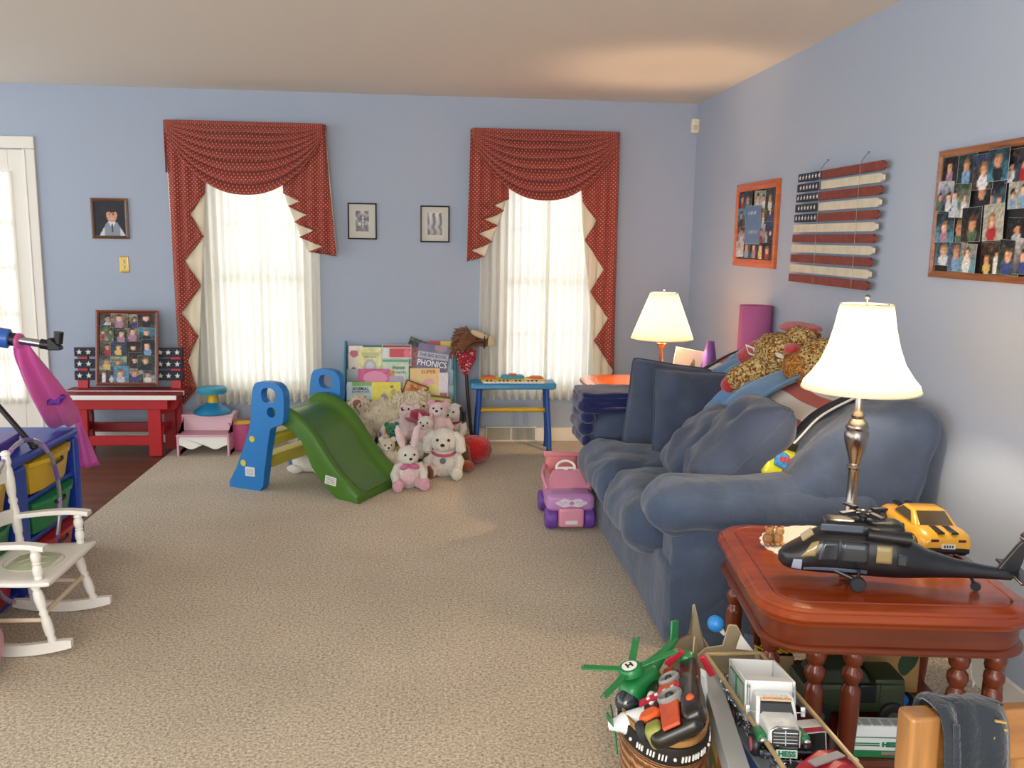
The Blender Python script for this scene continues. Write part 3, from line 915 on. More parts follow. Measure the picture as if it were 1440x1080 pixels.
# navy blankets folded on the far arm
M_navy = mat('navy_blanket', '1e2550', .95, spec=.1, bump=.5, bscale=80, sheen=.4)
for k, (z, hh, lab) in enumerate(((.655, .05, 'folded navy blanket on the far sofa arm, upper of two'), (.605, .05, 'folded navy blanket lying on the far sofa arm, lower of two'))):
    n = thing('folded_blanket', lab, 'blanket', (.905 + .01 * k, 4.515, z - .02), group='navy blankets')
    for j in range(2):
        f = MB(); f.softbox((.0, 0, j * hh / 2 - hh / 4 + .045), (.33 + .015 * k, .30, hh / 2 + .006), hh / 4, n=12, wob=.012, seed=k * 7 + j, wf=9); f.build('fold', M_navy, n)
f = MB()
for k in range(4): f.softbox((.006 * (k % 2), .01 * k, .09 - k * .062), (.085 - .006 * k, .33, .072), .034, n=12, wob=.016, seed=31 + k, wf=9)
tag(f.build('blanket_overhang', M_navy, loc=(.772, 4.515, .55)), 'end of a navy blanket hanging down the front of the far sofa arm', 'blanket', 'navy blankets')

# ------------------------------------------------------------------ end tables
M_cherry = wood('cherry_wood', '64260c', '743011', 2.5, 'X', .3, .25, 7)
M_cherry_top = wood('cherry_top', '87310a', '9c400f', 2.5, 'X', .26, .3, 7)

def rrect(w, d, r, n=7, off=0.0):
    hw, hd = w / 2 + off, d / 2 + off; r = max(.004, r + off); out = []
    for cx, cy, a0 in ((hw - r, hd - r, 0), (-hw + r, hd - r, 90), (-hw + r, -hd + r, 180), (hw - r, -hd + r, 270)):
        for i in range(n + 1):
            a = radians(a0 + 90 * i / n); out.append((cx + r * cos(a), cy + r * sin(a)))
    return out

def moulded(f, w, d, r, prof, n=7):
    f.rings([[(x, y, z) for x, y in rrect(w, d, r, n, o)] for o, z in prof], True)

def turned_leg(parent, x, y, zt, n=16, k=1.0):
    f = MB()
    R = [(.020, 0), (.022, .01), (.016, .03), (.018, .05), (.026, .12), (.032, .22), (.033, zt - .125), (.030, zt - .112), (.023, zt - .105), (.021, zt - .10), (.030, zt - .09), (.035, zt - .075), (.033, zt - .062), (.022, zt - .052), (.021, zt - .048), (.031, zt - .04), (.036, zt - .022), (.033, zt - .008), (.026, zt)]
    f.lathe([(r * k, z) for r, z in R], (x, y, 0), n)
    return f.build('leg', M_cherry, parent, sharp=50)

def spindle_table(label, loc, w, d, h, legs, r=.09, rz=0):
    t = thing('end_table', label, 'table', loc, rz)
    f = MB()
    moulded(f, w, d, r, [(-.03, h - .05), (-.012, h - .05), (-.010, h - .042), (-.004, h - .038), (0, h - .030), (-.001, h - .02), (-.006, h - .014), (-.012, h - .012), (-.016, h - .006), (-.022, h - .004), (-.052, h - .001), (-.056, h - .005), (-.060, h), (-.064, h), (-w / 2 + .06, h)])
    f.build('table_top', M_cherry_top, t, sharp=30)
    f = MB()
    moulded(f, w, d, r, [(-.03, h - .05), (-.03, h - .108), (-.022, h - .111), (-.017, h - .118), (-.018, h - .126), (-.03, h - .132), (-.06, h - .132)])
    f.build('apron', M_cherry, t, sharp=40)
    for x, y in legs: turned_leg(t, x, y, h - .13, 16, .78)
    f = MB(); moulded(f, w - .14, d - .14, r, [(0, .075), (.01, .08), (.01, .092), (0, .1), (-.02, .1)]); f.build('lower_shelf', M_cherry, t, sharp=30)
    return t
TH = .555
tx, ty = 1.242, 2.38
cl = []
for sx in (-1, 1):
    for sy in (-1, 1):
        cl += [(sx * (.108 if sx < 0 else .168), sy * .293), (sx * (.205 if sx < 0 else .265), sy * .29), (sx * .305, sy * .215)]
spindle_table('cherry wood end table with clusters of turned legs, carrying the toy helicopter', (tx, ty, 0), .735, .72, TH, cl, .13, radians(-6.5))

t2 = thing('end_table', 'orange brown wood end table in the far corner with canted corners, mostly behind the sofa', 'table', (1.29, 5.15, 0))
f = MB()
def octo(o, z, w=.80, d=.62, c=.10):
    hw, hd = w / 2 + o, d / 2 + o
    return [(-hw + c, -hd, z), (hw - c, -hd, z), (hw, -hd + c, z), (hw, hd - c, z), (hw - c, hd, z), (-hw + c, hd, z), (-hw, hd - c, z), (-hw, -hd + c, z)]
f.rings([octo(-.02, .60), octo(0, .61), octo(0, .63), octo(-.015, .64), octo(-.05, .642)], True)
f.build('table_top', wood('orange_top', 'b3521c', 'd0702c', 3, 'X', .2, .6), t2, sharp=30)
f = MB(); f.rings([octo(-.04, .46), octo(-.04, .602)], True); f.build('apron', wood('tan_wood', 'a87f55', 'bf9566', 3, 'X', .4, .2), t2, sharp=30)
for sx in (-1, 1):
    for sy in (-1, 1):
        f = MB(); f.lathe([(.018, 0), (.022, .1), (.028, .4), (.03, .47)], (sx * .3, sy * .21, 0), 12); f.build('leg', M_cherry, t2)

# ------------------------------------------------------------------ table lamps
def shade_mat(name, tint, tr=.75):
    m = bpy.data.materials.new(name); nt, b = nodes_of(m); o = nt.nodes['Material Output']
    t = nt.nodes.new('ShaderNodeBsdfTranslucent'); t.inputs['Color'].default_value = lin(tint)
    d = nt.nodes.new('ShaderNodeBsdfDiffuse'); d.inputs['Color'].default_value = lin(tint)
    a = nt.nodes.new('ShaderNodeMixShader'); a.inputs[0].default_value = 1 - tr
    nt.links.new(t.outputs[0], a.inputs[1]); nt.links.new(d.outputs[0], a.inputs[2]); nt.links.new(a.outputs[0], o.inputs['Surface'])
    return m
M_shade = shade_mat('lamp_shade_linen', 'fff3df')
M_pewter = mat('brushed_pewter', '9b938a', .2, metal=1)
M_bulb = mat('frosted_bulb', 'ffe2b8', .4, emit=6.0)

def table_lamp(label, loc, body, shade, z_sock, bulb_z):
    t = thing('table_lamp', label, 'lamp', loc)
    f = MB(); f.lathe(body, n=32); f.build('lamp_base', M_pewter, t, sharp=40)
    f = MB()
    out = [(r, z) for r, z in shade]
    f.lathe(out, n=48, cap=False); f.build('lamp_shade', M_shade, t, sharp=180, solid=.0025)
    f = MB(); f.tube([(shade[-1][0] * cos(a * .131), shade[-1][0] * sin(a * .131), shade[-1][1]) for a in range(48)], .003, 6, closed=True)
    f.tube([(shade[0][0] * cos(a * .131), shade[0][0] * sin(a * .131), shade[0][1]) for a in range(48)], .003, 6, closed=True)
    s = f.build('shade_trim', mat('shade_trim', 'efe4cc', .7), t)
    f = MB(); f.cyl((0, 0, z_sock - .03), (0, 0, z_sock + .015), .014); f.build('socket', M_pewter, t)
    f = MB(); f.cyl((0, 0, shade[0][1] - .01), (0, 0, shade[0][1] + .02), .004, n=8); f.ell((0, 0, shade[0][1] + .024), .008, None, 10, 8)
    f.tube([(-shade[0][0], 0, shade[0][1]), (0, 0, shade[0][1] - .006), (shade[0][0], 0, shade[0][1])], .002, 6); f.build('finial', M_pewter, t)
    return t
bodyA = [(.068, 0), (.068, .008), (.058, .018), (.034, .026), (.024, .034), (.021, .05), (.024, .055), (.021, .06), (.017, .065), (.016, .20), (.018, .205), (.024, .212), (.021, .22), (.016, .225), (.020, .245), (.031, .275), (.037, .305), (.038, .325), (.033, .335), (.036, .343), (.034, .352), (.028, .362), (.018, .372), (.022, .382), (.018, .392), (.013, .40), (.013, .47)]
shA = [(.078, .735), (.083, .71), (.092, .66), (.106, .605), (.127, .55), (.154, .51), (.174, .487), (.180, .468)]
table_lamp('lit pewter table lamp with white bell shade on the near cherry table', (1.345, 2.665, TH), bodyA, shA, .50, .57)
bodyB = [(.065, 0), (.065, .008), (.05, .018), (.02, .03), (.014, .045), (.012, .20), (.016, .205), (.03, .225), (.032, .232), (.012, .236), (.012, .27)]
shB = [(.080, .53), (.095, .49), (.13, .40), (.165, .31), (.183, .262)]
table_lamp('lit brass stemmed table lamp with pale empire shade in the far corner', (1.345, 5.15, .642), bodyB, shB, .29, .36)

# white framed card by the far lamp
t = thing('picture_card', 'white framed picture of a brown figure leaning beside the far table lamp', 'picture frame', (1.475, 5.03, .642), 0, None, (radians(-8), radians(9), radians(-10)))
f = MB(); f.box((0, .004, .105), (.205, .012, .21)); f.build('frame', mat('cream_card', 'f3ecd6', .6), t, bevel=.002)
f = MB(); f.prism([(-.02, .03), (.03, .03), (.028, .09), (.018, .15), (.008, .16), (-.004, .11), (-.018, .07)], .002, Matrix.Translation((0, -.0035, 0))); f.build('figure_print', mat('sepia_print', 'a88a52', .6, var=.4, vscale=60), t)
f = MB(); f.bar((0, .01, .15), (0, .07, .0), .03, .004); f.build('stand', M_white, t)

# purple cone, blue toy, rolled mat behind the sofa
t = thing('toy_cone', 'purple plastic cone in the corner between far lamp and rolled mat', 'cone', (1.60, 5.02, .642))
f = MB(); f.lathe([(.075, 0), (.068, .01), (.045, .13), (.024, .255), (.021, .262), (.012, .262)], n=28); f.build('cone_body', mat('purple_plastic', '6f4a9c', .4), t)
f = MB(); f.lathe([(.06, -.0), (.085, 0), (.085, .007), (.072, .007)], n=28); f.build('cone_base', mat('purple_plastic', '6f4a9c', .4), t)
f = MB(); f.ell((0, 0, .03), (.028, .028, .03)); tag(f.build('toy_ball', mat('royal_blue_plastic', '2b50a8', .4), loc=(1.505, 4.915, .642)), 'small blue ball beside the purple cone in the far corner', 'ball')
t = thing('rolled_mat', 'pink foam mat rolled up and standing behind the loveseat', 'mat', (1.755, 4.745, 0))
f = MB()
sp = []
for i in range(140):
    a = i / 139 * 2 * pi * 3.2; r = .045 + .045 * i / 139
    sp.append((r * cos(a), r * sin(a)))
f.grid(lambda u, v: (sp[int(round(u * 139))][0], sp[int(round(u * 139))][1], 1.135 * v), 139, 3)
f.build('mat_sheet', mat('pink_foam', 'b35f8f', .85, bump=.2, bscale=90), t, sharp=60, solid=.011)
# ================================================================== pictures on the walls
VC = vcol_mat()
VCg = vcol_mat('glazed_picture', .35, .25, coat=.05)
Ry = Matrix.Rotation(radians(-90), 4, 'Z')   # far-wall pictures turned onto the right wall

def frame_bars(f, w, h, fw, ft, prof=0.0):
    """four mitred frame sides, front towards -y"""
    W, Hh = w / 2, h / 2
    o = [(-W, -Hh), (W, -Hh), (W, Hh), (-W, Hh)]
    i = [(-W + fw, -Hh + fw), (W - fw, -Hh + fw), (W - fw, Hh - fw), (-W + fw, Hh - fw)]
    m = [(a[0] * .5 + b[0] * .5, a[1] * .5 + b[1] * .5) for a, b in zip(o, i)]
    for k in range(4):
        n = (k + 1) % 4
        f.rings([[(o[k][0], 0, o[k][1]), (o[k][0], -ft * .8, o[k][1]), (m[k][0], -ft, m[k][1]), (i[k][0], -ft * .7, i[k][1]), (i[k][0], 0, i[k][1])],
                 [(o[n][0], 0, o[n][1]), (o[n][0], -ft * .8, o[n][1]), (m[n][0], -ft, m[n][1]), (i[n][0], -ft * .7, i[n][1]), (i[n][0], 0, i[n][1])]])

def photo_frame(label, cat, loc, w, h, fw, ft, fm, rot=(0, 0, 0), matc=None, matw=0.0, picture=None, name='framed_picture', nx=28, ny=34):
    t = thing(name, label, cat, loc, 0, None, rot)
    f = MB(); frame_bars(f, w, h, fw, ft); f.build('frame', fm, t, sharp=20)
    f = MB(); f.box((0, -.003, 0), (w - fw, .006, h - fw)); f.build('backing_board', matc or mat('board_black', '15151a', .6), t)
    if picture:
        pw, ph = w - 2 * fw - 2 * matw, h - 2 * fw - 2 * matw
        f = MB()
        if matw:
            f.usecol('c9c2b2'); f.box((0, -.0062, 0), (pw + .012, .0012, ph + .012))
        flat_sheet(f, pw, ph, picture, nx, ny, y=-.0074)
        f.build('photograph', VCg, t, flat=False)
    return t

def boy_fn(u, v):
    c = (.10, .10, .15)
    n = .03 * noise.noise(V((u * 5, v * 5, 1))); c = tuple(x + n for x in c)
    dx = u - .56
    if v < .40 and abs(dx) < .16 + (.40 - v) * .65: c = (.52, .56, .60) if abs(dx) < .25 else (.78, .80, .84)
    if v < .42 and abs(dx) < .10 - (.42 - v) * .5 + .02 and v > .28: c = (.85, .87, .9)
    if abs(dx - .01) < .025 and .10 < v < .36: c = (.20, .24, .34)
    if (dx / .17) ** 2 + ((v - .60) / .21) ** 2 < 1: c = (.80, .58, .48)
    if (dx / .185) ** 2 + ((v - .72) / .15) ** 2 < 1 and v > .68 + .02 * sin(u * 30): c = (.16, .11, .09)
    for ex in (-.055, .055):
        if abs(dx - ex) < .018 and abs(v - .625) < .014: c = (.12, .08, .08)
    if abs(dx) < .05 and abs(v - .49) < .012: c = (.85, .75, .72)
    return c
M_brownframe = wood('brown_frame_wood', '5a3a24', '7a4f30', 5, 'X', .35, .3)
photo_frame('small brown framed portrait of a boy in shirt and tie', 'picture', (-2.222, D, 1.568), .245, .272, .02, .02, M_brownframe, picture=boy_fn, nx=40, ny=44)
def grey_fn(seed):
    def fn(u, v):
        g = .5 + .45 * noise.noise(V((u * 3.2, v * 4, seed))) + .18 * noise.noise(V((u * 11, v * 11, seed)))
        if seed == 4: g = .25 + .6 * abs(sin(u * 7 + 1.2 * noise.noise(V((0, v * 4, 2))))) * (.5 + .5 * v)
        elif abs(u - .55) < .13 and .2 < v < .75: g = .8 - .5 * abs(u - .55) / .13 + .1 * sin(v * 40)
        g = max(.04, min(.95, g)); return (g, g, g * 1.02)
    return fn
M_blackframe = mat('black_metal_frame', '1b1a1c', .3, spec=.6)
M_matboard = mat('mat_board', 'c7c6bb', .8)
photo_frame('black framed grey photograph with white mat, closer to the slide window', 'picture', (-.515, D, 1.58), .2, .25, .009, .018, M_blackframe, matc=M_matboard, matw=.045, picture=grey_fn(1))
photo_frame('black framed grey photograph with white mat, closer to the keyboard window', 'picture', (-.008, D, 1.569), .205, .254, .009, .018, M_blackframe, matc=M_matboard, matw=.042, picture=grey_fn(4))

def collage(t, w, h, cells, y0, seed, people=None, extra=None):
    """snapshots laid over each other on a board: each is a print of its own"""
    r = rnd(seed)
    for k, (cx, cz, pw, ph, ang) in enumerate(cells):
        f = MB(); fn = (extra or {}).get(k) or photo_fn(seed * 100 + k)
        M = Matrix.Rotation(ang, 4, 'Y')
        f.usecol((.85, .85, .83)); f.M = M
        f.box((0, .0002, 0), (pw, .0004, ph))
        flat_sheet(f, pw * .99, ph * .99, fn, 14, 16, y=-.0002)
        f.build('photograph', VCg, t, loc=(cx, y0 - .0006 * k - .001, cz))

def cells_grid(w, h, nx, ny, seed, jitter=.12, ang=5):
    r = rnd(seed); out = []
    for j in range(ny):
        for i in range(nx):
            cw, ch = w / nx, h / ny
            out.append(((i + .5) * cw - w / 2 + r.uniform(-1, 1) * jitter * cw, (j + .5) * ch - h / 2 + r.uniform(-1, 1) * jitter * ch, cw * r.uniform(.95, 1.25), ch * r.uniform(.95, 1.2), radians(r.uniform(-ang, ang))))
    r.shuffle(out)
    # keep every print inside the frame
    res = []
    for x, z, pw, ph, a in out:
        x = max(-w / 2 + pw / 2, min(w / 2 - pw / 2, x)); z = max(-h / 2 + ph / 2, min(h / 2 - ph / 2, z)); res.append((x, z, pw, ph, a * .4))
    return res
M_redwood = wood('reddish_frame_wood', '6b2e1a', '853c20', 5, 'X', .3, .4)
t = photo_frame('reddish framed photo collage standing on the red bench', 'picture', (-2.10, 6.165, .437), .415, .515, .022, .022, M_redwood, rot=(radians(-9), 0, 0))
t.location = (-2.10, 6.165 + .04, .437 + .258)
collage(t, .36, .46, cells_grid(.37, .47, 4, 5, 5), -.006, 7)
def center_panel(u, v):
    c = (.36, .47, .62)
    if abs(v - .82) < .02 and .2 < u < .7 and sin(u * 60) > -.2: c = (.75, .8, .85)
    if abs(v - .3) < .02 and .2 < u < .8 and sin(u * 50) > -.2: c = (.7, .75, .8)
    return c
M_orangewood = wood('orange_frame_wood', 'b3572a', 'cc6c34', 5, 'X', .35, .3)
t = photo_frame('orange wood framed photo collage with a blue centre panel above the rolled mat', 'picture', (XR, 5.055, 1.578), .68, .485, .045, .02, M_orangewood, rot=(0, 0, radians(-90)))
cs = [c for c in cells_grid(.58, .385, 5, 4, 12) if not (abs(c[0]) < .1 and abs(c[1]) < .1)] + [(-.02, 0, .25, .22, 0)]
collage(t, .58, .385, cs, -.006, 3, extra={len(cs) - 1: center_panel})
M_bigframe = wood('chestnut_frame_wood', '7a4a2e', '95603c', 5, 'X', .35, .3)
t = photo_frame('large brown framed collage of many snapshots, nearest on the right wall', 'picture', (XR, 2.72, 1.588), .92, .455, .024, .022, M_bigframe, rot=(0, 0, radians(-90)))
collage(t, .87, .405, cells_grid(.87, .405, 9, 4, 23, .2, 8), -.006, 9)

# ------------------------------------------------------------------ slatted wooden flag
M_barn = mat('barn_red_paint', '7d3a30', .75, var=.2, vscale=30, bump=.2)
M_creamp = mat('cream_paint', 'cfc6b0', .75, var=.08, vscale=20, bump=.2)
M_navyp = mat('navy_paint', '22283c', .7, var=.15, vscale=30)
M_star = mat('star_white', 'e4e1d6', .7)
def star_pts(R, r=None, a0=90):
    r = r or R * .42
    return [((R if k % 2 == 0 else r) * cos(radians(a0 + 36 * k)), (R if k % 2 == 0 else r) * sin(radians(a0 + 36 * k))) for k in range(10)]
fl = thing('wooden_flag', 'weathered slatted wooden flag hung by wires between the two collages', 'wall flag', (XR, 3.985, 1.55), 0, None, (0, 0, radians(-90)))
sw, pitch = .85, .0495
for k in range(11):
    z = .2475 - k * pitch
    hh = .038; x0, x1 = -sw / 2, sw / 2 - .006 * k + .02
    x0 -= .004 * k
    tip = .022
    f = MB()
    if k < 5:
        cx = x0 + .275
        f.prism([(cx, z - hh / 2), (x1 - tip, z - hh / 2), (x1, z - hh / 4), (x1, z + hh / 4), (x1 - tip, z + hh / 2), (cx, z + hh / 2)], .011, Matrix.Translation((0, -.036, 0)))
    else:
        f.prism([(x0, z - hh / 2), (x1 - tip, z - hh / 2), (x1, z - hh / 4), (x1, z + hh / 4), (x1 - tip, z + hh / 2), (x0, z + hh / 2)], .011, Matrix.Translation((0, -.036, 0)))
    s = f.build('slat', M_barn if k % 2 == 0 else M_creamp, fl)
    s['label'] = ('red' if k % 2 == 0 else 'cream') + ' slat'
    if k < 5:
        f = MB(); f.box((x0 + .1375, -.0305, z), (.275, .011, hh)); f.build('canton', M_navyp, s)
        f = MB(); n = 7 if k % 2 == 0 else 6
        for i in range(n):
            f.prism([(x0 + .1375 + (i - (n - 1) / 2) * .037 + px, z + pz) for px, pz in star_pts(.012)], .002, Matrix.Translation((0, -.0375, 0)))
        f.build('star_row', M_star, s)
for x in (-.16, .24):
    f = MB(); f.tube([(x, -.0395, .27), (x, -.0395, -.26)], .0006, 5); f.tube([(x, -.0385, .27), (x - .006, -.02, .30), (x, -.004, .315)], .0008, 5); f.tube([(x, -.0385, .27), (x + .006, -.02, .30), (x, -.004, .315)], .0008, 5); f.cyl((x, 0, .317), (x, -.012, .317), .002, n=6)
    for k in range(11): f.ell((x, -.039, .2475 - k * pitch + .012), .0018, None, 6, 4)
    f.build('hanging_wire', mat('grey_wire', '8f8a84', .4, metal=.8), fl)

# ================================================================== red bench
M_red_paint = mat('bright_red_paint', 'b3161a', .4, var=.06, vscale=14)
M_red_dark = mat('deep_red_paint', '8c1f20', .45, var=.1, vscale=14)
bn = thing('bench', 'red painted garden bench with navy starred back slats against the far wall', 'bench', (-2.10, 6.07, 0))
def part_box(nm, c, s, m, bev=.004, rot=None, parent=None):
    f = MB(); f.box(c, s, rot); return f.build(nm, m, parent or bn, bevel=bev)
for yy in (-.085, .10):
    part_box('seat_plank', (0, yy, .405), (.79, .165, .028), M_red_dark)
    f = MB(); f.box((0, yy - .0865, .405), (.792, .008, .03)); f.build('plank_edge', M_white, bn, bevel=.002)
part_box('seat_rail', (0, -.135, .355), (.66, .022, .07), M_red_paint)
for sx in (-1, 1):
    part_box('leg', (sx * .235, -.115, .195), (.085, .035, .39), M_red_paint)
    f = MB(); f.bar((sx * .31, .10, 0), (sx * .31, .175, .69), .07, .03, (0, -1, .1)); f.build('back_post', M_red_paint, bn, bevel=.004)
    part_box('leg', (sx * .275, .09, .195), (.075, .035, .39), M_red_dark)
    part_box('side_stretcher', (sx * .27, 0, .17), (.03, .2, .06), M_red_paint)
    f = MB(); f.prism([(sx * .235, .38), (sx * .38, .38), (sx * .345, .30), (sx * .25, .26)] if sx > 0 else [(sx * .38, .38), (sx * .235, .38), (sx * .25, .26), (sx * .345, .30)], .03, Matrix.Translation((0, -.01, 0))); f.build('bracket', M_red_paint, bn, bevel=.003)
part_box('stretcher', (0, -.115, .105), (.56, .025, .065), M_red_paint)
part_box('stretcher', (0, .09, .155), (.56, .025, .065), M_red_dark)
for k, z in enumerate((.665, .585, .505)):
    yy = .172 + (z - .5) * .10
    sl = part_box('back_slat', (.0, yy - .035, z), (.72, .02, .062), M_navyp, .003)
    for x in (-.325, -.265, -.20, -.13, -.06, .01, .08, .15, .21, .265, .325):
        f = MB(); f.prism([(x + px, z + pz) for px, pz in star_pts(.021)], .003, Matrix.Translation((0, yy - .0475, 0))); f.build('star', M_star, sl)

# ================================================================== pink step stool with spinning seat, bucket
M_pinkp = mat('pale_pink_paint', 'e3bfc9', .5)
M_pinkm = mat('pink_paint', 'd9a3b4', .5)
st = thing('step_stool', 'white and pale pink two step stool by the window', 'step stool', (-1.555, 6.10, 0))
for sx in (-1, 1):
    f = MB(); f.prism([(-.165, 0), (-.15, .0), (-.13, .03), (.08, .03), (.10, 0), (.115, 0), (.115, .245), (-.02, .245), (-.03, .135), (-.165, .135)], .014, Matrix.Rotation(pi / 2, 4, 'Z') @ Matrix.Translation((0, sx * .165 - .007, 0)))
    f.build('side_panel', M_pinkm, st, bevel=.002)
f = MB(); f.box((0, .05, .25), (.345, .15, .015)); f.build('top_tread', M_pinkp, st, bevel=.003)
f = MB(); f.box((0, -.10, .14), (.345, .15, .013)); f.build('lower_tread', M_pinkm, st, bevel=.003)
f = MB(); f.box((0, -.01, .19), (.316, .012, .11)); f.build('riser', M_pinkp, st)
f = MB(); f.prism([(-.158, .132)] + [(-.158 + .316 * i / 32, .06 + .014 * cos(i / 32 * 4 * pi) * (1 if i % 1 == 0 else 1)) for i in range(33)] + [(.158, .132)], .012, Matrix.Translation((0, -.16, 0)))
f.build('scalloped_apron', M_white, st)
sp_ = thing('spinning_seat', 'turquoise and yellow spinning sit toy resting on the pink step stool', 'toy', (-1.53, 6.13, .2585))
M_turq = mat('turquoise_plastic', '2f93b4', .35)
M_ylw = mat('yellow_plastic', 'e0b81f', .4)
f = MB(); f.lathe([(.125, 0), (.13, .008), (.122, .02), (.085, .045), (.05, .065), (.04, .075)], n=36); f.build('base', mat('blue_teal_plastic', '1f7fb0', .35), sp_)
f = MB(); f.lathe([(.036, .07), (.032, .085), (.030, .12), (.034, .14)], n=24); f.build('column', M_ylw, sp_)
f = MB(); f.lathe([(.06, .135), (.092, .14), (.098, .15), (.098, .17), (.09, .18), (.06, .176), (.02, .174)], n=36); f.build('seat', M_turq, sp_)
bk = thing('toy_bucket', 'pink bucket with yellow lining between step stool and slide', 'bucket', (-1.335, 6.13, 0))
f = MB(); f.lathe([(.065, 0), (.07, .005), (.092, .185), (.097, .19), (.097, .196), (.09, .196), (.07, .02), (.02, .012)], n=28); f.build('body', mat('rose_plastic', 'c7608f', .45), bk)
f = MB(); f.softbox((.01, 0, .175), (.13, .12, .05), .02, n=6, wob=.01, seed=2); f.build('contents', M_ylw, bk)

# ================================================================== toy drawer unit
M_bluep = mat('blue_plastic', '2347b0', .4, var=.05)
du = thing('drawer_unit', 'blue plastic toy drawer unit with yellow, green and red drawers', 'drawer unit', (-1.86, 3.55, 0))
UW, UD, UH = 1.30, .40, .575     # along y, along x, height
fx = .205
f = MB(); f.box((-.01, 0, UH - .02), (UD + .01, UW + .02, .04)); f.build('top', M_bluep, du, bevel=.016, seg=3)
for yy in (-UW / 2 + .02, .05, UW / 2 - .03):
    f = MB(); f.box((0, yy, UH / 2 - .02), (UD - .005, .11 if abs(yy) < .1 else .05, UH - .04)); f.build('column', M_bluep, du, bevel=.012, seg=3)
for z in (.03, .205, .38):
    f = MB(); f.box((-.01, 0, z - .012), (UD - .02, UW - .04, .024)); f.build('shelf', M_bluep, du, bevel=.006)
f = MB(); f.box((-.195, 0, UH / 2), (.012, UW - .02, UH - .02)); f.build('back_panel', M_bluep, du)
for k, (z, nm, cc) in enumerate(((.035, 'red', 'c02a26'), (.215, 'green', '1d8a4f'), (.39, 'yellow', 'dcb52a'))):
    mt = mat(nm + '_drawer_plastic', cc, .4)
    for y0, y1 in ((-.58, -.02), (.12, .575)):
        ym, yw = (y0 + y1) / 2, y1 - y0 - .04
        f = MB()
        f.rings([[(fx - .36, ym - yw / 2 + .03, z), (fx - .36, ym + yw / 2 - .03, z), (fx - .03, ym + yw / 2 - .03, z), (fx - .012, ym + yw / 4, z), (fx - .012, ym - yw / 4, z), (fx - .03, ym - yw / 2 + .03, z)],
                 [(fx - .36, ym - yw / 2, z + .115), (fx - .36, ym + yw / 2, z + .115), (fx - .02, ym + yw / 2, z + .115), (fx + .012, ym + yw / 4, z + .115), (fx + .012, ym - yw / 4, z + .115), (fx - .02, ym - yw / 2, z + .115)],
                 [(fx - .36, ym - yw / 2, z + .12), (fx - .36, ym + yw / 2, z + .12), (fx - .012, ym + yw / 2, z + .12), (fx + .024, ym + yw / 4, z + .12), (fx + .024, ym - yw / 4, z + .12), (fx - .012, ym - yw / 2, z + .12)],
                 [(fx - .36, ym - yw / 2, z + .138), (fx - .36, ym + yw / 2, z + .138), (fx - .012, ym + yw / 2, z + .138), (fx + .024, ym + yw / 4, z + .138), (fx + .024, ym - yw / 4, z + .138), (fx - .012, ym - yw / 2, z + .138)]])
        d = f.build('drawer', mt, du, sharp=30); d['label'] = nm + ' drawer'
        f = MB(); f.tube(cr([(fx + .012, ym - .05, z + .108), (fx + .018, ym - .035, z + .098), (fx + .018, ym + .035, z + .098), (fx + .012, ym + .05, z + .108)], 4), .006, 8); f.build('drawer_grip', mat('dark_grip', '3a3320', .6), d)

# purple box on the unit
t = thing('storage_box', 'purple glittery box on top of the blue drawer unit', 'box', (-1.855, 3.62, UH), radians(6))
f = MB(); f.box((0, 0, .025), (.25, .34, .05)); f.build('box_body', mat('purple_glitter', '4b3599', .4, var=.3, vscale=90), t, bevel=.004)
f = MB(); f.box((0, 0, .056), (.26, .35, .016)); f.build('lid', mat('purple_lid', '5540a8', .4, var=.3, vscale=90), t, bevel=.004)

# telescope on a tripod standing on the unit
ts = thing('telescope', 'blue toy telescope on a black tripod on the drawer unit', 'telescope', (-1.80, 3.80, UH))
M_blk = mat('black_plastic', '1a1a1e', .4)
Ta, Tb = V((-.71, -.10, .60)), V((.03, .03, .455))
f = MB(); f.tube([Ta, Ta.lerp(Tb, .12), Ta.lerp(Tb, .125), Tb - (Tb - Ta).normalized() * .005, Tb], [.048, .048, .041, .041, .036], 24); f.build('tube', mat('telescope_blue', '2f62b8', .3, coat=.4), ts, sharp=40)
d_ = (Tb - Ta).normalized()
f = MB(); f.cyl(Tb, Tb + d_ * .025, .028); f.build('rear_cell', M_blk, ts)
f = MB(); f.cyl(Tb + d_ * .02, Tb + d_ * .125, .0165); f.build('focus_tube', mat('chrome_tube', 'c0bdb8', .2, metal=1), ts)
f = MB(); f.cyl(Tb + d_ * .115, Tb + d_ * .165, .021); f.prism([(0, 0), (.05, 0), (.05, .012), (.012, .05), (0, .05)], .04, Matrix.Translation(Tb + d_ * .15 + V((0, -.02, -.02)))); f.build('diagonal', M_blk, ts, bevel=.003)
f = MB(); p = Tb + d_ * .185 + V((0, 0, .012)); f.cyl(p, p + V((.006, 0, .05)), .018, .02); f.build('eyepiece', M_blk, ts)
hub = V((-.19, 0, .40))
f = MB(); f.ell(hub, (.03, .03, .03)); f.bar(hub, hub + V((.0, -.005, .10)), .03, .03); f.build('mount', M_blk, ts)
for e in ((.13, -.05, 0), (-.30, -.22, 0), (-.30, .20, 0)):
    f = MB(); f.bar(hub, V(e) + V((0, 0, .012)), .022, .014); f.ell(V(e) + V((0, 0, .012)), (.018, .018, .012), None, 10, 8); f.build('tripod_leg', M_blk, ts, bevel=.002)
f = MB()
for e in ((.13, -.05, 0), (-.30, -.22, 0), (-.30, .20, 0)): f.bar(hub + V((0, 0, -.19)), hub.lerp(V(e), .5), .008, .005)
f.build('spreader', M_blk, ts)

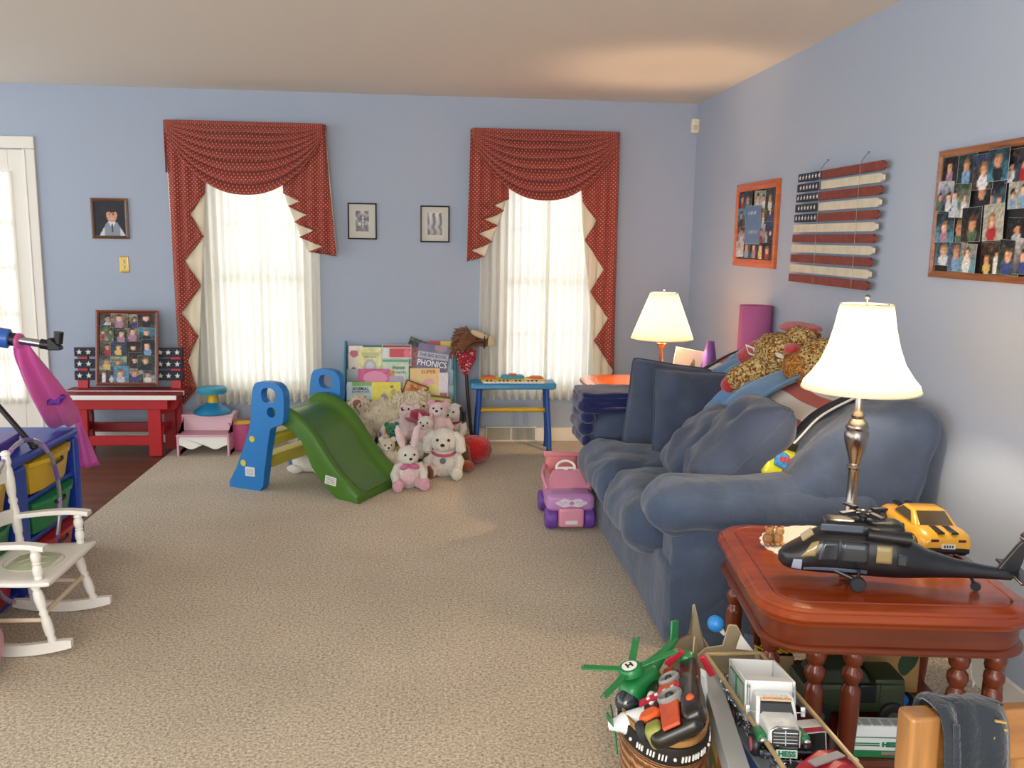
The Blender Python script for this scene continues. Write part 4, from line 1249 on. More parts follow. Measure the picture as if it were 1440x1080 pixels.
# pink cape hanging from the eyepiece tube
M_cape = mat('pink_satin', 'c9509a', .4, spec=.4, sheen=.3, bump=.15, bscale=14)
cp = thing('dress_up_cape', 'shiny pink dress up cape hanging from the telescope eyepiece', 'cape', (-1.80, 3.80, UH))
f = MB()
L0 = [(.04, .03, .42), (.035, .05, .35), (.045, .11, .22), (.055, .20, .10), (.055, .28, .035), (.06, .34, .012)]
R0 = [(.09, .04, .45), (.115, .08, .37), (.145, .16, .26), (.165, .28, .14), (.155, .39, .05), (.15, .42, .012)]
La, Ra = cr(L0, 6), cr(R0, 6)
N = len(La) - 1
f.grid(lambda u, v: La[int(round(v * N))].lerp(Ra[int(round(v * N))], u) + V((0, 1, .3)) * (.014 * sin(u * 12 + v * 5) * min(1, v * 4)), 16, N)
f.build('cloth', M_cape, cp, sharp=180, solid=.003)
f = MB(); f.grid(lambda u, v: (.005 + .02 * u + (.012 + .075 * u) * v, .685 + .006 * sin(u * 8) * v, .01 - .29 * v + .02 * u * v), 10, 12); f.build('cloth_tail', M_cape, cp, sharp=180, solid=.003)
f = MB(); f.tube([V((.065, .035, .445)) + V((.006 * cos(a / 16 * 2 * pi), .022 * cos(a / 16 * 2 * pi), .024 * sin(a / 16 * 2 * pi))) for a in range(16)], .011, 8, closed=True)
f.build('collar_knot', M_cape, cp)
f = MB(); f.prism(star_pts(.045), .002, Matrix.Translation((.125, .20, .17)) @ Euler((radians(-50), 0, 0)).to_matrix().to_4x4()); f.build('star_print', mat('violet_satin', '6e3f9e', .4), cp)

# hula hoop
hp = thing('hula_hoop', 'silver and purple striped hoop behind the white rocking chair', 'hoop', (-1.632, 3.55, .335))
P = [(0.006 * sin(2 * pi * i / 96), .32 * cos(2 * pi * i / 96), .32 * sin(2 * pi * i / 96)) for i in range(97)]
for k in range(24):
    f = MB(); f.tube(P[k * 4:k * 4 + 5], .0095, 10, cap=False)
    f.build('hoop_band', [mat('silver_band', 'b9b6c4', .25, metal=.7), mat('violet_band', '6a4fa8', .3), mat('silver_band', 'b9b6c4', .25, metal=.7), mat('lilac_band', 'a48cc0', .3)][k % 4], hp)

# ================================================================== white rocking chair
rc = thing('rocking_chair', 'white painted child rocking chair with turned legs and printed seat', 'rocking chair', (-1.47, 3.235, 0))
M_wp = mat('worn_white_paint', 'e9e6de', .45, var=.04, vscale=12)
f = MB()
f.softbox((.0, 0, .272), (.29, .415, .022), .011, n=10, fn=lambda q, p: (q.x, q.y * (1 + .06 * p[0]), q.z - .006 * (1 - p[0] ** 2)))
s = f.build('seat', M_wp, rc, sharp=50)
f = MB(); f.lathe([(.10, 0), (.098, .0012), (.0, .0014)], (0, 0, .2775), 40); f.tube([(.1 * cos(i / 5.09), .1 * sin(i / 5.09), .2788) for i in range(32)], .0022, 6, closed=True)
f.tube(cr([(-.05, -.02, .279), (-.02, .03, .279), (.03, .04, .279), (.06, .0, .279), (.02, -.04, .279)], 5), .0022, 5); f.tube(cr([(-.03, -.05, .279), (.0, -.02, .279), (.02, .01, .279)], 5), .002, 5)
f.build('seat_print', mat('faded_green_print', 'b9c2a4', .5, var=.12, vscale=22), s)
def turned(p0, p1, r=.016, nm='leg', k=1.0):
    p0, p1 = V(p0), V(p1); f = MB()
    prof = [(0, .8), (.06, .95), (.12, .75), (.16, 1), (.30, 1.1), (.42, .95), (.46, .75), (.5, 1.05), (.54, .75), (.60, 1.0), (.74, 1.15), (.84, 1.0), (.88, .75), (.92, 1.05), (1, .85)]
    f.tube([p0.lerp(p1, a) for a, b in prof], [r * b for a, b in prof], 14); return f.build(nm, M_wp, rc, sharp=60)
for sy in (-1, 1):
    y = sy * .175
    f = MB()
    rp = []
    for i in range(25):
        x = -.17 + .33 * i / 24 + (.0 if i else 0); xx = -.175 + .37 * i / 24
        z = .014 + .75 * (xx - .0) ** 2 * 1.0
        rp.append((xx, z))
    up_ = [(x, z + .028 - .012 * (abs(i - 12) / 12) ** 6) for i, (x, z) in enumerate(rp)]
    f.prism([(x, z - .012) for x, z in rp] + list(reversed(up_)), .022, Matrix.Translation((0, y + sy * .015 - .011, 0)))
    f.build('rocker', M_wp, rc, bevel=.004)
    turned((.13, y + sy * .015, .045), (.075, y, .265)); turned((-.10, y + sy * .015, .045), (-.09, y, .265))
    turned((-.125, y, .28), (-.155, y, .635), .0165, 'back_post')
    f = MB(); f.ell((-.155, y, .64), (.018, .018, .014), None, 12, 8); f.build('finial', M_wp, rc)
    turned((.095, y + sy * .01, .28), (.09, y + sy * .012, .395), .016, 'arm_post')
    f = MB(); C = cr([(-.135, y, .395), (-.04, y + sy * .015, .402), (.06, y + sy * .02, .406), (.13, y + sy * .022, .398)], 6)
    for a, b_ in zip(C, C[1:]): pass
    f.rings([[c + V((0, dy * (1 + .25 * i / len(C)), dz)) for dy, dz in ((-.017, -.008), (.017, -.008), (.019, 0), (.015, .009), (-.015, .009), (-.019, 0))] for i, c in enumerate(C)])
    f.build('armrest', M_wp, rc, sharp=60)
    f = MB(); f.cyl((.10, y + sy * .01, .13), (-.095, y + sy * .01, .13), .008, n=10); f.build('stretcher', mat('pale_wood', 'd8c4a8', .5), rc)
f = MB(); f.cyl((.10, -.18, .15), (.10, .18, .15), .0085, n=10); f.build('stretcher', mat('pale_wood', 'd8c4a8', .5), rc)
for z, hh in ((.57, .085), (.40, .055)):
    f = MB(); f.softbox((-.152 + (.6 - z) * .08, 0, z), (.014, .345, hh), .006, n=8, fn=lambda q, p: (q.x - .02 * (1 - p[1] ** 2), q.y, q.z + .012 * (1 - p[1] ** 2))); f.build('back_slat', M_wp, rc)

f = MB(); f.ell((0, 0, .128), .128, None, 36, 24); tag(f.build('play_ball', mat('dusty_pink_rubber', 'c98fa2', .4), loc=(-1.545, 2.84, 0)), 'dusty pink ball on the carpet in front of the rocking chair', 'ball')
# ================================================================== toddler slide
def cut(o, builder):
    """cut a shape out of a part"""
    c = builder.build('cutter', M_white)
    c.matrix_world = o.matrix_world.copy()
    md = o.modifiers.new('hole', 'BOOLEAN'); md.object = c; md.solver = 'EXACT'
    bpy.context.view_layer.update()
    dg = bpy.context.evaluated_depsgraph_get()
    me = bpy.data.meshes.new_from_object(o.evaluated_get(dg))
    me.name = o.data.name
    o.modifiers.remove(md); o.data = me
    me.set_sharp_from_angle(angle=radians(35))
    cm = c.data; bpy.data.objects.remove(c); bpy.data.meshes.remove(cm)
def rounded(cx, cz, w, h, r, n=5):
    return [(x + cx, z + cz) for x, z in rrect(w, h, r, n)]
M_slideblue = mat('slide_blue_plastic', '1f76bd', .38, spec=.5)
M_slidegreen = mat('slide_green_plastic', '44701f', .36, spec=.5)
M_slideyel = mat('slide_yellow_plastic', 'cbbd45', .45)
sl = thing('toddler_slide', 'green toddler slide with blue ladder sides and yellow steps', 'slide', (-1.203, 5.206, 0), radians(-27.6))
PAN = [(.0, .0), (.215, .0), (.25, .12), (.275, .24), (.297, .36), (.325, .39), (.375, .41), (.395, .44), (.402, .57), (.385, .62), (.34, .647), (.235, .647), (.195, .62), (.178, .55), (.165, .42), (.145, .34), (.105, .24), (.05, .12)]
for k, yy in enumerate((-.02, .545)):
    f = MB(); P = cr([(a, 0, b) for a, b in PAN], 3, closed=True)
    P = [(p.x, p.z) for p in P]
    f.prism(P, .055, Matrix.Translation((0, yy, 0)))
    o = f.build('ladder_side', M_slideblue, sl); bpy.context.view_layer.update()
    c = MB(); c.prism(rounded(.295, .572, .10, .085, .035), .2, Matrix.Translation((0, yy - .07, 0)))
    cut(o, c)
    c = MB(); c.prism([(.312 + .03 * cos(a * pi / 10), .475 + .03 * sin(a * pi / 10)) for a in range(20)], .2, Matrix.Translation((0, yy - .07, 0)))
    cut(o, c)
    md = o.modifiers.new('edge', 'BEVEL'); md.width = .012; md.segments = 3; md.limit_method = 'ANGLE'; md.angle_limit = radians(50)
    f = MB()
    for x, z in ((.173, .307), (.105, .157)):
        f.cyl((x, yy - .004, z), (x, yy + .01, z), .019, .019, 16)
        break
    f.build('step_peg', M_slideyel, o)
    f = MB(); f.cyl((.105, yy - .004, .157), (.105, yy + .01, .157), .019, .019, 16); f.build('step_peg', M_slideyel, o)
    if k == 0:
        f = MB(); f.usecol('d5d8d8'); f.box((.153, yy - .003, .11), (.068, .004, .055)); f.usecol('a8adb2')
        for i in range(5): f.box((.153, yy - .0055, .093 + i * .008), (.05, .002, .003))
        f.build('label_sticker', VC, o)
for x, z in ((.225, .305), (.165, .155)):
    f = MB(); f.rings([[(x - .055, y, z + .03), (x + .05, y, z + .03), (x + .06, y, z + .015), (x + .045, y, z - .045), (x - .04, y, z - .045), (x - .06, y, z + .01)] for y in (.03, .28, .55)])
    f.build('step', M_slideyel, sl, bevel=.01)
# the chute: one moulded trough with raised sides
RAIL = cr([(.19, 0, .44), (.215, 0, .488), (.28, 0, .508), (.37, 0, .500), (.46, 0, .455), (.55, 0, .375), (.64, 0, .255), (.72, 0, .165), (.79, 0, .105), (.835, 0, .075), (.862, 0, .055)], 5)
SK = [(.19, .40), (.30, .405), (.37, .387), (.43, .35), (.478, .312), (.546, .165), (.60, .10), (.677, .026), (.72, .0), (.862, .0)]
def skz(x):
    for (a, b), (c, d) in zip(SK, SK[1:]):
        if a <= x <= c: return b + (d - b) * (x - a) / (c - a)
    return 0
f = MB(); rings = []
y0, y1 = .035, .535
for i, p in enumerate(RAIL):
    t = i / (len(RAIL) - 1)
    zr = p.z; zs = min(skz(p.x), zr - .04)
    dep = .012 + .05 * min(1, i / 9) * (1 if t < .86 else max(.1, (1 - t) / .14))
    fl = .03 * max(0, (t - .75) / .25)
    zb = zr - dep
    A = [(y0 - fl, zs), (y0 - .004 - fl, zr - .022), (y0 + .006 - fl, zr - .004), (y0 + .022 - fl, zr), (y0 + .040, zr - .006), (y0 + .055, zb + dep * .5), (y0 + .075, zb + .006), (y0 + .11, zb)]
    B = [(y0 + y1 - y, z) for y, z in reversed(A)]
    low = [(y1 - .012 + fl, zs), (y1 - .014, max(zs, zb - .016)), (y0 + .014, max(zs, zb - .016)), (y0 + .012 - fl, zs)]
    rings.append([(p.x, y, z) for y, z in A + B + low])
last = rings[-1]
rings.append([(.872, y, max(0, z - .02) if j not in (0, 15) else z) for j, (x, y, z) in enumerate(last)])
f.rings(rings)
ch = f.build('chute', M_slidegreen, sl, sharp=55)
f = MB(); f.usecol('d9d9d4'); f.box((0, 0, 0), (.075, .003, .05)); f.usecol('9a9a96')
for i in range(4): f.box((0, -.002, -.015 + i * .01), (.055, .002, .004))
f.build('label_sticker', VC, ch, loc=(.672, .0325, .105), rot=(0, radians(8), 0))

# ================================================================== book rack with covers facing out
rk = thing('book_rack', 'turquoise sided book rack below the two grey photographs', 'book rack', (-.25, 6.2, 0))
M_teal = mat('teal_panel', '2f8296', .45)
for sx in (-1, 1):
    f = MB(); f.prism([(-.13, 0), (.13, 0), (.13, .74), (.09, .745), (-.02, .55), (-.13, .33)], .014, Matrix.Translation((sx * .385, 0, 0)) @ Matrix.Rotation(pi / 2, 4, 'Z') @ Matrix.Translation((0, -.007, 0))); f.build('side_panel', M_teal, rk, bevel=.003)
for y, z in ((-.07, .30), (-.015, .40), (.05, .50)):
    f = MB(); f.box((0, y + .01, z), (.75, .07, .012)); f.box((0, y - .022, z + .02), (.75, .005, .045)); f.box((0, y + .05, z + .07), (.75, .006, .16)); f.build('tier', mat('clear_tier', 'b9c4c4', .3), rk)
f = MB(); f.box((0, .115, .36), (.75, .008, .70)); f.build('back_panel', M_teal, rk)

def bg(c, n=.05, sc=6, c2=None, seed=0):
    c = hexc(c); c2 = hexc(c2) if c2 else None
    def fn(u, v):
        k = noise.noise(V((u * sc, v * sc, seed)))
        q = mixc(c, c2, max(0, min(1, .5 + k * 1.4))) if c2 else c
        return tuple(max(0, min(1, x + n * k)) for x in q)
    return fn
def over(base, *shapes):
    """ellipses or rectangles printed over a base: (kind, cx, cz, rx, rz, colour)"""
    sh = [(k, a, b, c, d, hexc(e)) for k, a, b, c, d, e in shapes]
    def fn(u, v):
        q = base(u, v)
        for k, a, b, c, d, e in sh:
            if k == 'e' and ((u - a) / c) ** 2 + ((v - b) / d) ** 2 < 1: q = e
            if k == 'r' and abs(u - a) < c and abs(v - b) < d: q = e
        return q
    return fn
def book(label, x, y, z, w, h, fn, rz=0.0, th=.012, texts=(), name='picture_book', cat='book', nx=26, ny=26, tilt=-10):
    t = thing(name, label, cat, (x, y, z), 0, 'books on the rack', (radians(tilt), radians(rz), 0))
    f = MB(); f.usecol('e9e5da'); f.box((0, th / 2, 0), (w - .004, th, h - .004)); f.build('pages', VC, t)
    f = MB(); f.usecol((1, 1, 1)); f.box((0, -.0005, 0), (w, .001, h)); flat_sheet(f, w, h, fn, nx, ny, y=-.0016); 
    c = f.build('cover', VCg, t)
    for txt, tx_, tz, size, col, wd in texts:
        f = MB(); text_mesh(f, txt, sheetM((tx_ * w, -.0024, tz * h), (0, 0, 0)), size, .0004, wd * w, bold=.0006 if size > .02 else .0002)
        f.build('lettering', mat('ink_' + col, col, .5), c)
    return t
book('tall white book with pink drawings at the left end of the rack', -.565, 6.262, .586, .10, .255, over(bg('ddd3d0'), ('e', .4, .75, .3, .12, 'b55a6a'), ('e', .35, .3, .25, .12, '8a4a58'), ('r', .5, .55, .4, .02, 'a88')) if False else over(bg('ddd3d0'), ('e', .4, .78, .3, .1, 'b55a6a'), ('e', .35, .3, .22, .1, '8a4a58'), ('e', .3, .12, .18, .08, '9a6a70')))
book('pale yellow book with a grey circle on its cover', -.463, 6.250, .598, .165, .214, over(bg('d9d69a', .1, 5), ('r', .5, .78, .36, .05, 'b8bd86'), ('e', .5, .36, .27, .24, 'a3a8b4'), ('e', .5, .36, .18, .16, 'c3c8d2')), texts=(('little book', 0, .18, .02, '6a6a58', .55),))
book('white pouch holding a red toy, at the top of the rack', -.275, 6.238, .650, .205, .15, over(bg('cfd5d6', .08), ('r', .62, .62, .36, .2, 'c0404c'), ('e', .85, .6, .12, .2, 'dd6a80'), ('r', .5, .2, .48, .14, '5d86a6'), ('r', .5, .93, .48, .05, '8a2f35')), name='toy_pouch', cat='toy pouch')
book('dark thin book leaning crookedly behind the others', -.135, 6.285, .655, .17, .2, bg('2c3030', .12, 8, '4a5a44'), 22)
book('maroon spined book standing between red pouch and purple book', -.155, 6.236, .600, .07, .214, over(bg('7c3038', .1, 12, '9a5a50')))
book('purple grey phonics workbook with large white title', -.024, 6.215, .613, .225, .235, over(bg('75708f', .05, 4), ('r', .5, .66, .5, .1, 'b5b6c6'), ('r', .5, .36, .5, .2, '6d6880'), ('e', .7, .92, .2, .12, 'a5889a')), 8, texts=(('THE BIG BOOK', .0, .155, .032, '5c5a72', .86), ('OF', -.02, .045, .014, 'eeeef2', .08), ('PHONICS', .0, -.09, .06, 'eeeef2', .92)))
book('red and yellow book showing above the purple workbook', .03, 6.287, .644, .17, .206, over(bg('b3404a'), ('e', .85, .9, .35, .3, 'd8c04e')))
book('narrow clear blue sleeve at the right end of the rack', .088, 6.222, .496, .05, .261, over(bg('9fb9cc', .1, 5), ('r', .5, .1, .5, .1, '2a5a44')))
book('pale green book with an orange ball on its cover', -.282, 6.170, .527, .186, .209, over(bg('b9cdb8', .06), ('e', .26, .42, .24, .22, 'd98a35'), ('r', .5, .95, .5, .05, '4d9a6a'), ('r', .62, .72, .25, .03, '6d9a78')), texts=(('Farm', .12, .2, .03, '5a7a62', .4), ('Friends', .14, .06, .028, '5a7a62', .5)))
book('magenta boxed toy lying across the middle shelf', -.431, 6.150, .494, .215, .143, over(bg('bf4c88', .1, 5), ('e', .55, .55, .38, .34, 'd684a8'), ('e', .28, .12, .14, .14, '5a2a30'), ('e', .8, .12, .1, .12, '6a3028')), th=.03, name='boxed_toy', cat='boxed toy')
book('small lilac booklet beside the magenta box', -.276, 6.140, .470, .095, .09, over(bg('b9a8c4', .15, 14, '8d88a8')))
book('yellow and orange book with SUPER in red letters', -.076, 6.165, .469, .21, .199, over(bg('dfc98a', .08, 5, 'd9b06a'), ('e', .62, .45, .2, .2, 'd99aa2'), ('e', .75, .25, .2, .2, 'd8c84a'), ('e', .55, .12, .14, .1, '8fae5a')), texts=(('SUPER', .12, .37, .036, 'c0502a', .5),))
book('pale narrow booklet right of the SUPER book', .055, 6.150, .445, .065, .189, over(bg('d6cdd8', .05), ('r', .5, .12, .4, .12, 'a0554a')))
book('light blue animal adventures book on the front shelf', -.526, 6.098, .398, .174, .165, over(bg('b5c8cf', .05), ('r', .6, .92, .4, .1, '6aa84a'), ('r', .5, .12, .5, .12, '4d8f3a'), ('e', .3, .1, .28, .2, 'c9b0a8'), ('r', .5, .36, .3, .04, 'b07058')), texts=(('ANIMAL', .05, .21, .034, '1a2348', .68), ('ADVENTURES', .05, .08, .017, '1a2348', .72)))
book('bright yellow book with small animals on the front shelf', -.341, 6.092, .400, .198, .165, over(bg('d8cc1f', .04), ('e', .45, .4, .16, .22, 'c6c08a'), ('e', .42, .36, .1, .16, '8a8a5a'), ('e', .75, .55, .1, .16, 'b09a50'), ('e', .7, .8, .06, .05, '4a4a30'), ('r', .5, .05, .5, .03, 'cfe0d0')))
book('black edged orange book tilted above the white plush dog', -.150, 6.060, .404, .165, .16, over(bg('c77a35', .12, 5, 'd9994a'), ('r', .5, .98, .5, .03, '2a2018'), ('r', .02, .5, .03, .5, '2a2018'), ('r', .98, .5, .03, .5, '2a2018')), 20, texts=(('Trains', 0, .25, .026, '6a2f18', .5),))
book('yellow and pink doll booklet at the front of the rack', .005, 6.035, .322, .188, .152, over(bg('d8d236', .08, 4, 'c9d884'), ('r', .5, .96, .5, .06, '7a3040'), ('e', .55, .62, .2, .17, 'c05060'), ('e', .6, .2, .34, .2, 'c06a9a')), 8, texts=(('doll', .05, .12, .03, 'f0e6e0', .22),))

# ================================================================== hobby horse
hh = thing('hobby_horse', 'brown plush hobby horse with red bandana leaning on the far wall', 'hobby horse', (.225, 6.22, 0))
M_stick = wood('dark_stick', '3a2a20', '4d382a', 4, 'Z', .5, .2)
M_brownplush = mat('brown_plush', '70401f', .95, bump=.9, bscale=70, sheen=.4, var=.25, vscale=40)
M_creamplush = mat('cream_plush', 'd3bf98', .95, bump=.6, bscale=90, sheen=.4)
f = MB(); f.tube([(.04, -.02, 0), (0, .02, .40), (-.01, .03, .60)], .0125, 12); f.ell((.04, -.02, .012), .014, None, 10, 8); f.build('stick', M_stick, hh)
f = MB(); f.tube(cr([(-.012, .02, .60), (-.02, 0, .68), (-.01, -.01, .755)], 4), [.05, .055, .06, .065, .068, .07, .072, .07, .066], 18); f.ell((.015, -.02, .765), (.085, .07, .068), (0, radians(12), 0), 20, 14, .05, 2)
f.tube(cr([(.03, -.02, .775), (.09, -.025, .765), (.145, -.03, .757)], 4), [.062, .06, .055, .05, .047, .044, .042, .04, .034], 16); f.build('head', M_brownplush, hh)
f = MB(); f.ell((.157, -.03, .757), (.034, .042, .038), None, 16, 12); f.tube(cr([(.02, -.055, .832), (.07, -.06, .812), (.13, -.05, .785)], 4), [.012, .016, .02, .022, .022, .022, .02, .018, .016], 10); f.build('muzzle_and_blaze', M_creamplush, hh)
f = MB(); r = rnd(5)
for i in range(90):
    a = r.uniform(0, 1); b = r.uniform(-1, 1)
    p = V((-.045 - .03 * sin(a * 3), b * .045 - .01, .64 + .20 * a)); d = V((-.03 - .02 * r.random(), b * .02, r.uniform(-.05, .02)))
    f.tube([p + V((.03, 0, 0)), p, p + d], [.011, .012, .002], 5)
f.build('mane', M_brownplush, hh)
for sy in (-1, 1):
    f = MB(); f.tube([(.0, sy * .045 - .02, .815), (-.012, sy * .055 - .02, .86)], [.022, .004], 8); f.build('ear', M_brownplush, hh)
    f = MB(); f.ell((.065, sy * .058 - .022, .78), (.009, .006, .009), None, 8, 6); f.build('eye', M_blk, hh)
f = MB(); f.tube([(.115 + .0 * cos(a), -.03 + .052 * cos(a / 12 * pi), .762 + .052 * sin(a / 12 * pi)) for a in range(24)], .005, 6, closed=True); f.tube(cr([(.115, -.084, .76), (.03, -.095, .75), (-.04, -.085, .68)], 4), .004, 6); f.build('bridle', M_blk, hh)
M_band = tweed('red_bandana', ('a8303c', 'b8404a', '9c2834', 'd8b0b0'), 90)
f = MB(); f.rings([[(-.015 + k * .062 * cos(a / 18 * 2 * pi), -.002 + k * .066 * sin(a / 18 * 2 * pi), z) for a in range(18)] for k, z in ((1.05, .70), (1.12, .685), (1.1, .665), (1.02, .65))], cap0=False, cap1=False)
f.prism([(-.085, .69), (.06, .70), (.055, .64), (.0, .53), (-.03, .525), (-.07, .61)], .008, Matrix.Translation((0, -.078, 0))); f.build('bandana', M_band, hh, sharp=50)

# ================================================================== toy keyboard on legs
kb = thing('toy_keyboard', 'blue toy keyboard on legs in front of the wall register', 'toy keyboard', (.54, 6.10, 0))
M_kblue = mat('keyboard_blue', '2f86b8', .4); M_leg = mat('navy_blue_plastic', '1c4a9c', .4)
f = MB(); moulded(f, .60, .20, .035, [(-.01, .445), (0, .452), (0, .478), (-.008, .488), (-.03, .49)]); f.build('table_deck', M_kblue, kb, sharp=40)
f = MB(); f.softbox((0, .01, .498), (.45, .15, .02), .008, n=8); f.build('console', M_ylw, kb)
f = MB()
for i in range(15): f.box((-.2 + i * .0286, -.078, .4945), (.0265, .05, .012))
f.build('white_keys', M_white, kb, bevel=.0015)
f = MB()
for i in range(14):
    if i % 7 not in (2, 6): f.box((-.186 + i * .0286, -.068, .5035), (.013, .028, .009))
f.build('black_keys', M_blk, kb)
for x, m, r_ in ((-.165, 'e06a2c', .05), (.165, 'e06a2c', .05)):
    f = MB(); f.lathe([(r_, 0), (r_, .008), (r_ * .8, .014), (.01, .016)], (x, .03, .507), 24); f.build('drum_pad', mat('orange_pad', m, .45), kb)
f = MB(); f.softbox((0, .035, .515), (.16, .08, .03), .014, n=8); f.build('control_panel', M_turq, kb)
f = MB(); f.lathe([(.028, 0), (.026, .01), (.006, .013)], (0, .03, .528), 20); f.build('dial', mat('red_orange_button', 'd8482a', .4), kb)
for i, (x, c) in enumerate(((-.075, '7fb23c'), (.075, '7fb23c'), (-.11, 'd8d23a'), (.11, 'd8d23a'))):
    f = MB(); f.lathe([(.012, 0), (.011, .008), (.003, .009)], (x, .045, .507), 12); f.build('button', mat('button_' + c, c, .4), kb)
for sx in (-1, 1):
    for sy in (-1, 1):
        f = MB(); C = cr([(sx * .235, sy * .045, .45), (sx * .24, sy * .05, .33), (sx * .25, sy * .06, .2), (sx * .255, sy * .075, .09), (sx * .255, sy * .085, .02), (sx * .255, sy * .09, .008)], 4)
        f.tube(C, [.018] * (len(C) - 5) + [.019, .02, .021, .021, .018], 12); f.build('leg', M_leg, kb)
    f = MB(); f.bar((sx * .243, -.06, .27), (sx * .243, .06, .27), .022, .03); f.build('side_brace', M_leg, kb, bevel=.004)
f = MB(); f.cyl((-.243, 0, .285), (.243, 0, .285), .0155); f.build('crossbar', mat('gold_yellow_plastic', 'd1a81c', .35), kb)

# ================================================================== pink ride-on car
cr_ = thing('ride_on_car', 'pink and purple toddler ride on car parked against the loveseat', 'ride on car', (.692, 4.31, 0))
M_pk = mat('car_pink_plastic', 'd98fa6', .35); M_pk2 = mat('coral_pink_plastic', 'e08a92', .35); M_lil = mat('lilac_plastic', 'bd86bd', .38); M_vio = mat('violet_wheel', '6a3f9c', .4)
f = MB(); f.softbox((0, .045, .075), (.13, .13, .10), .012, n=8); f.build('front_bumper', M_pk, cr_)
f = MB(); f.usecol('d8d4d6'); f.box((0, -.022, .052), (.062, .004, .018)); f.build('number_plate', VC, cr_)
f = MB(); f.softbox((0, .08, .145), (.245, .15, .09), .025, n=12, bulge=.006); f.build('hood', M_lil, cr_)
f = MB(); f.usecol('d9cfdc'); f.prism([(.082 * cos(i * pi / 24), .021 * sin(i * pi / 24) * (1 + .22 * cos(i * pi / 4))) for i in range(48)], .0014, Matrix.Translation((0, -.0055, .150)))
f.usecol('c87fb0'); f.prism([(px, pz) for px, pz in star_pts(.013, .008)], .0014, Matrix.Translation((0, -.0072, .150)))
for sx in (-1, 1): f.usecol('b9a4c4'); f.tube([(sx * (.022 + .045 * i / 10), -.0062, .150 + .008 * sin(i * .9)) for i in range(11)], .0014, 5)
f.build('hood_print', VC, cr_)
f = MB(); f.rings([[(-w_, y, z), (w_, y, z), (w_ * .95, y + .02, z), (-w_ * .95, y + .02, z)] for w_, y, z in ((.115, .12, .185), (.10, .165, .225), (.075, .20, .262), (.072, .205, .268))]); f.build('windscreen', M_pk, cr_, bevel=.006)
f = MB(); f.softbox((0, .24, .13), (.215, .30, .12), .04, n=12); f.build('body', M_pk, cr_)
f = MB(); f.softbox((0, .30, .20), (.17, .18, .06), .025, n=10, fn=lambda q, p: (q.x, q.y, q.z - .02 * (1 - p[0] ** 2) * (1 - p[1] ** 2))); f.build('seat', M_pk2, cr_)
f = MB(); f.softbox((0, .40, .27), (.175, .045, .11), .02, n=10); f.box((0, .392, .312), (.20, .05, .02)); f.build('backrest', M_pk2, cr_, bevel=.004)
f = MB(); f.tube([(.05 * cos(i / 20 * 2 * pi), .225 + .014 * sin(i / 20 * 2 * pi), .275 + .035 * sin(i / 20 * 2 * pi)) for i in range(20)], .007, 8, closed=True); f.bar((0, .225, .275), (0, .19, .22), .02, .02); f.bar((-.045, .225, .275), (.045, .225, .275), .012, .01); f.build('steering_wheel', M_white, cr_)
for sx in (-1, 1):
    f = MB(); f.tube(cr([(sx * .11, .12, .19), (sx * .125, .2, .24), (sx * .10, .34, .25), (sx * .095, .40, .24)], 4), .011, 8); f.build('side_rail', M_pk, cr_)
    for yy in (.05, .36):
        f = MB(); f.lathe([(.02, -.03), (.047, -.03), (.056, -.022), (.058, 0), (.056, .022), (.047, .03), (.03, .024), (.012, .026)], (sx * .097, yy, .058), 24, 'X'); f.build('wheel', M_vio, cr_)

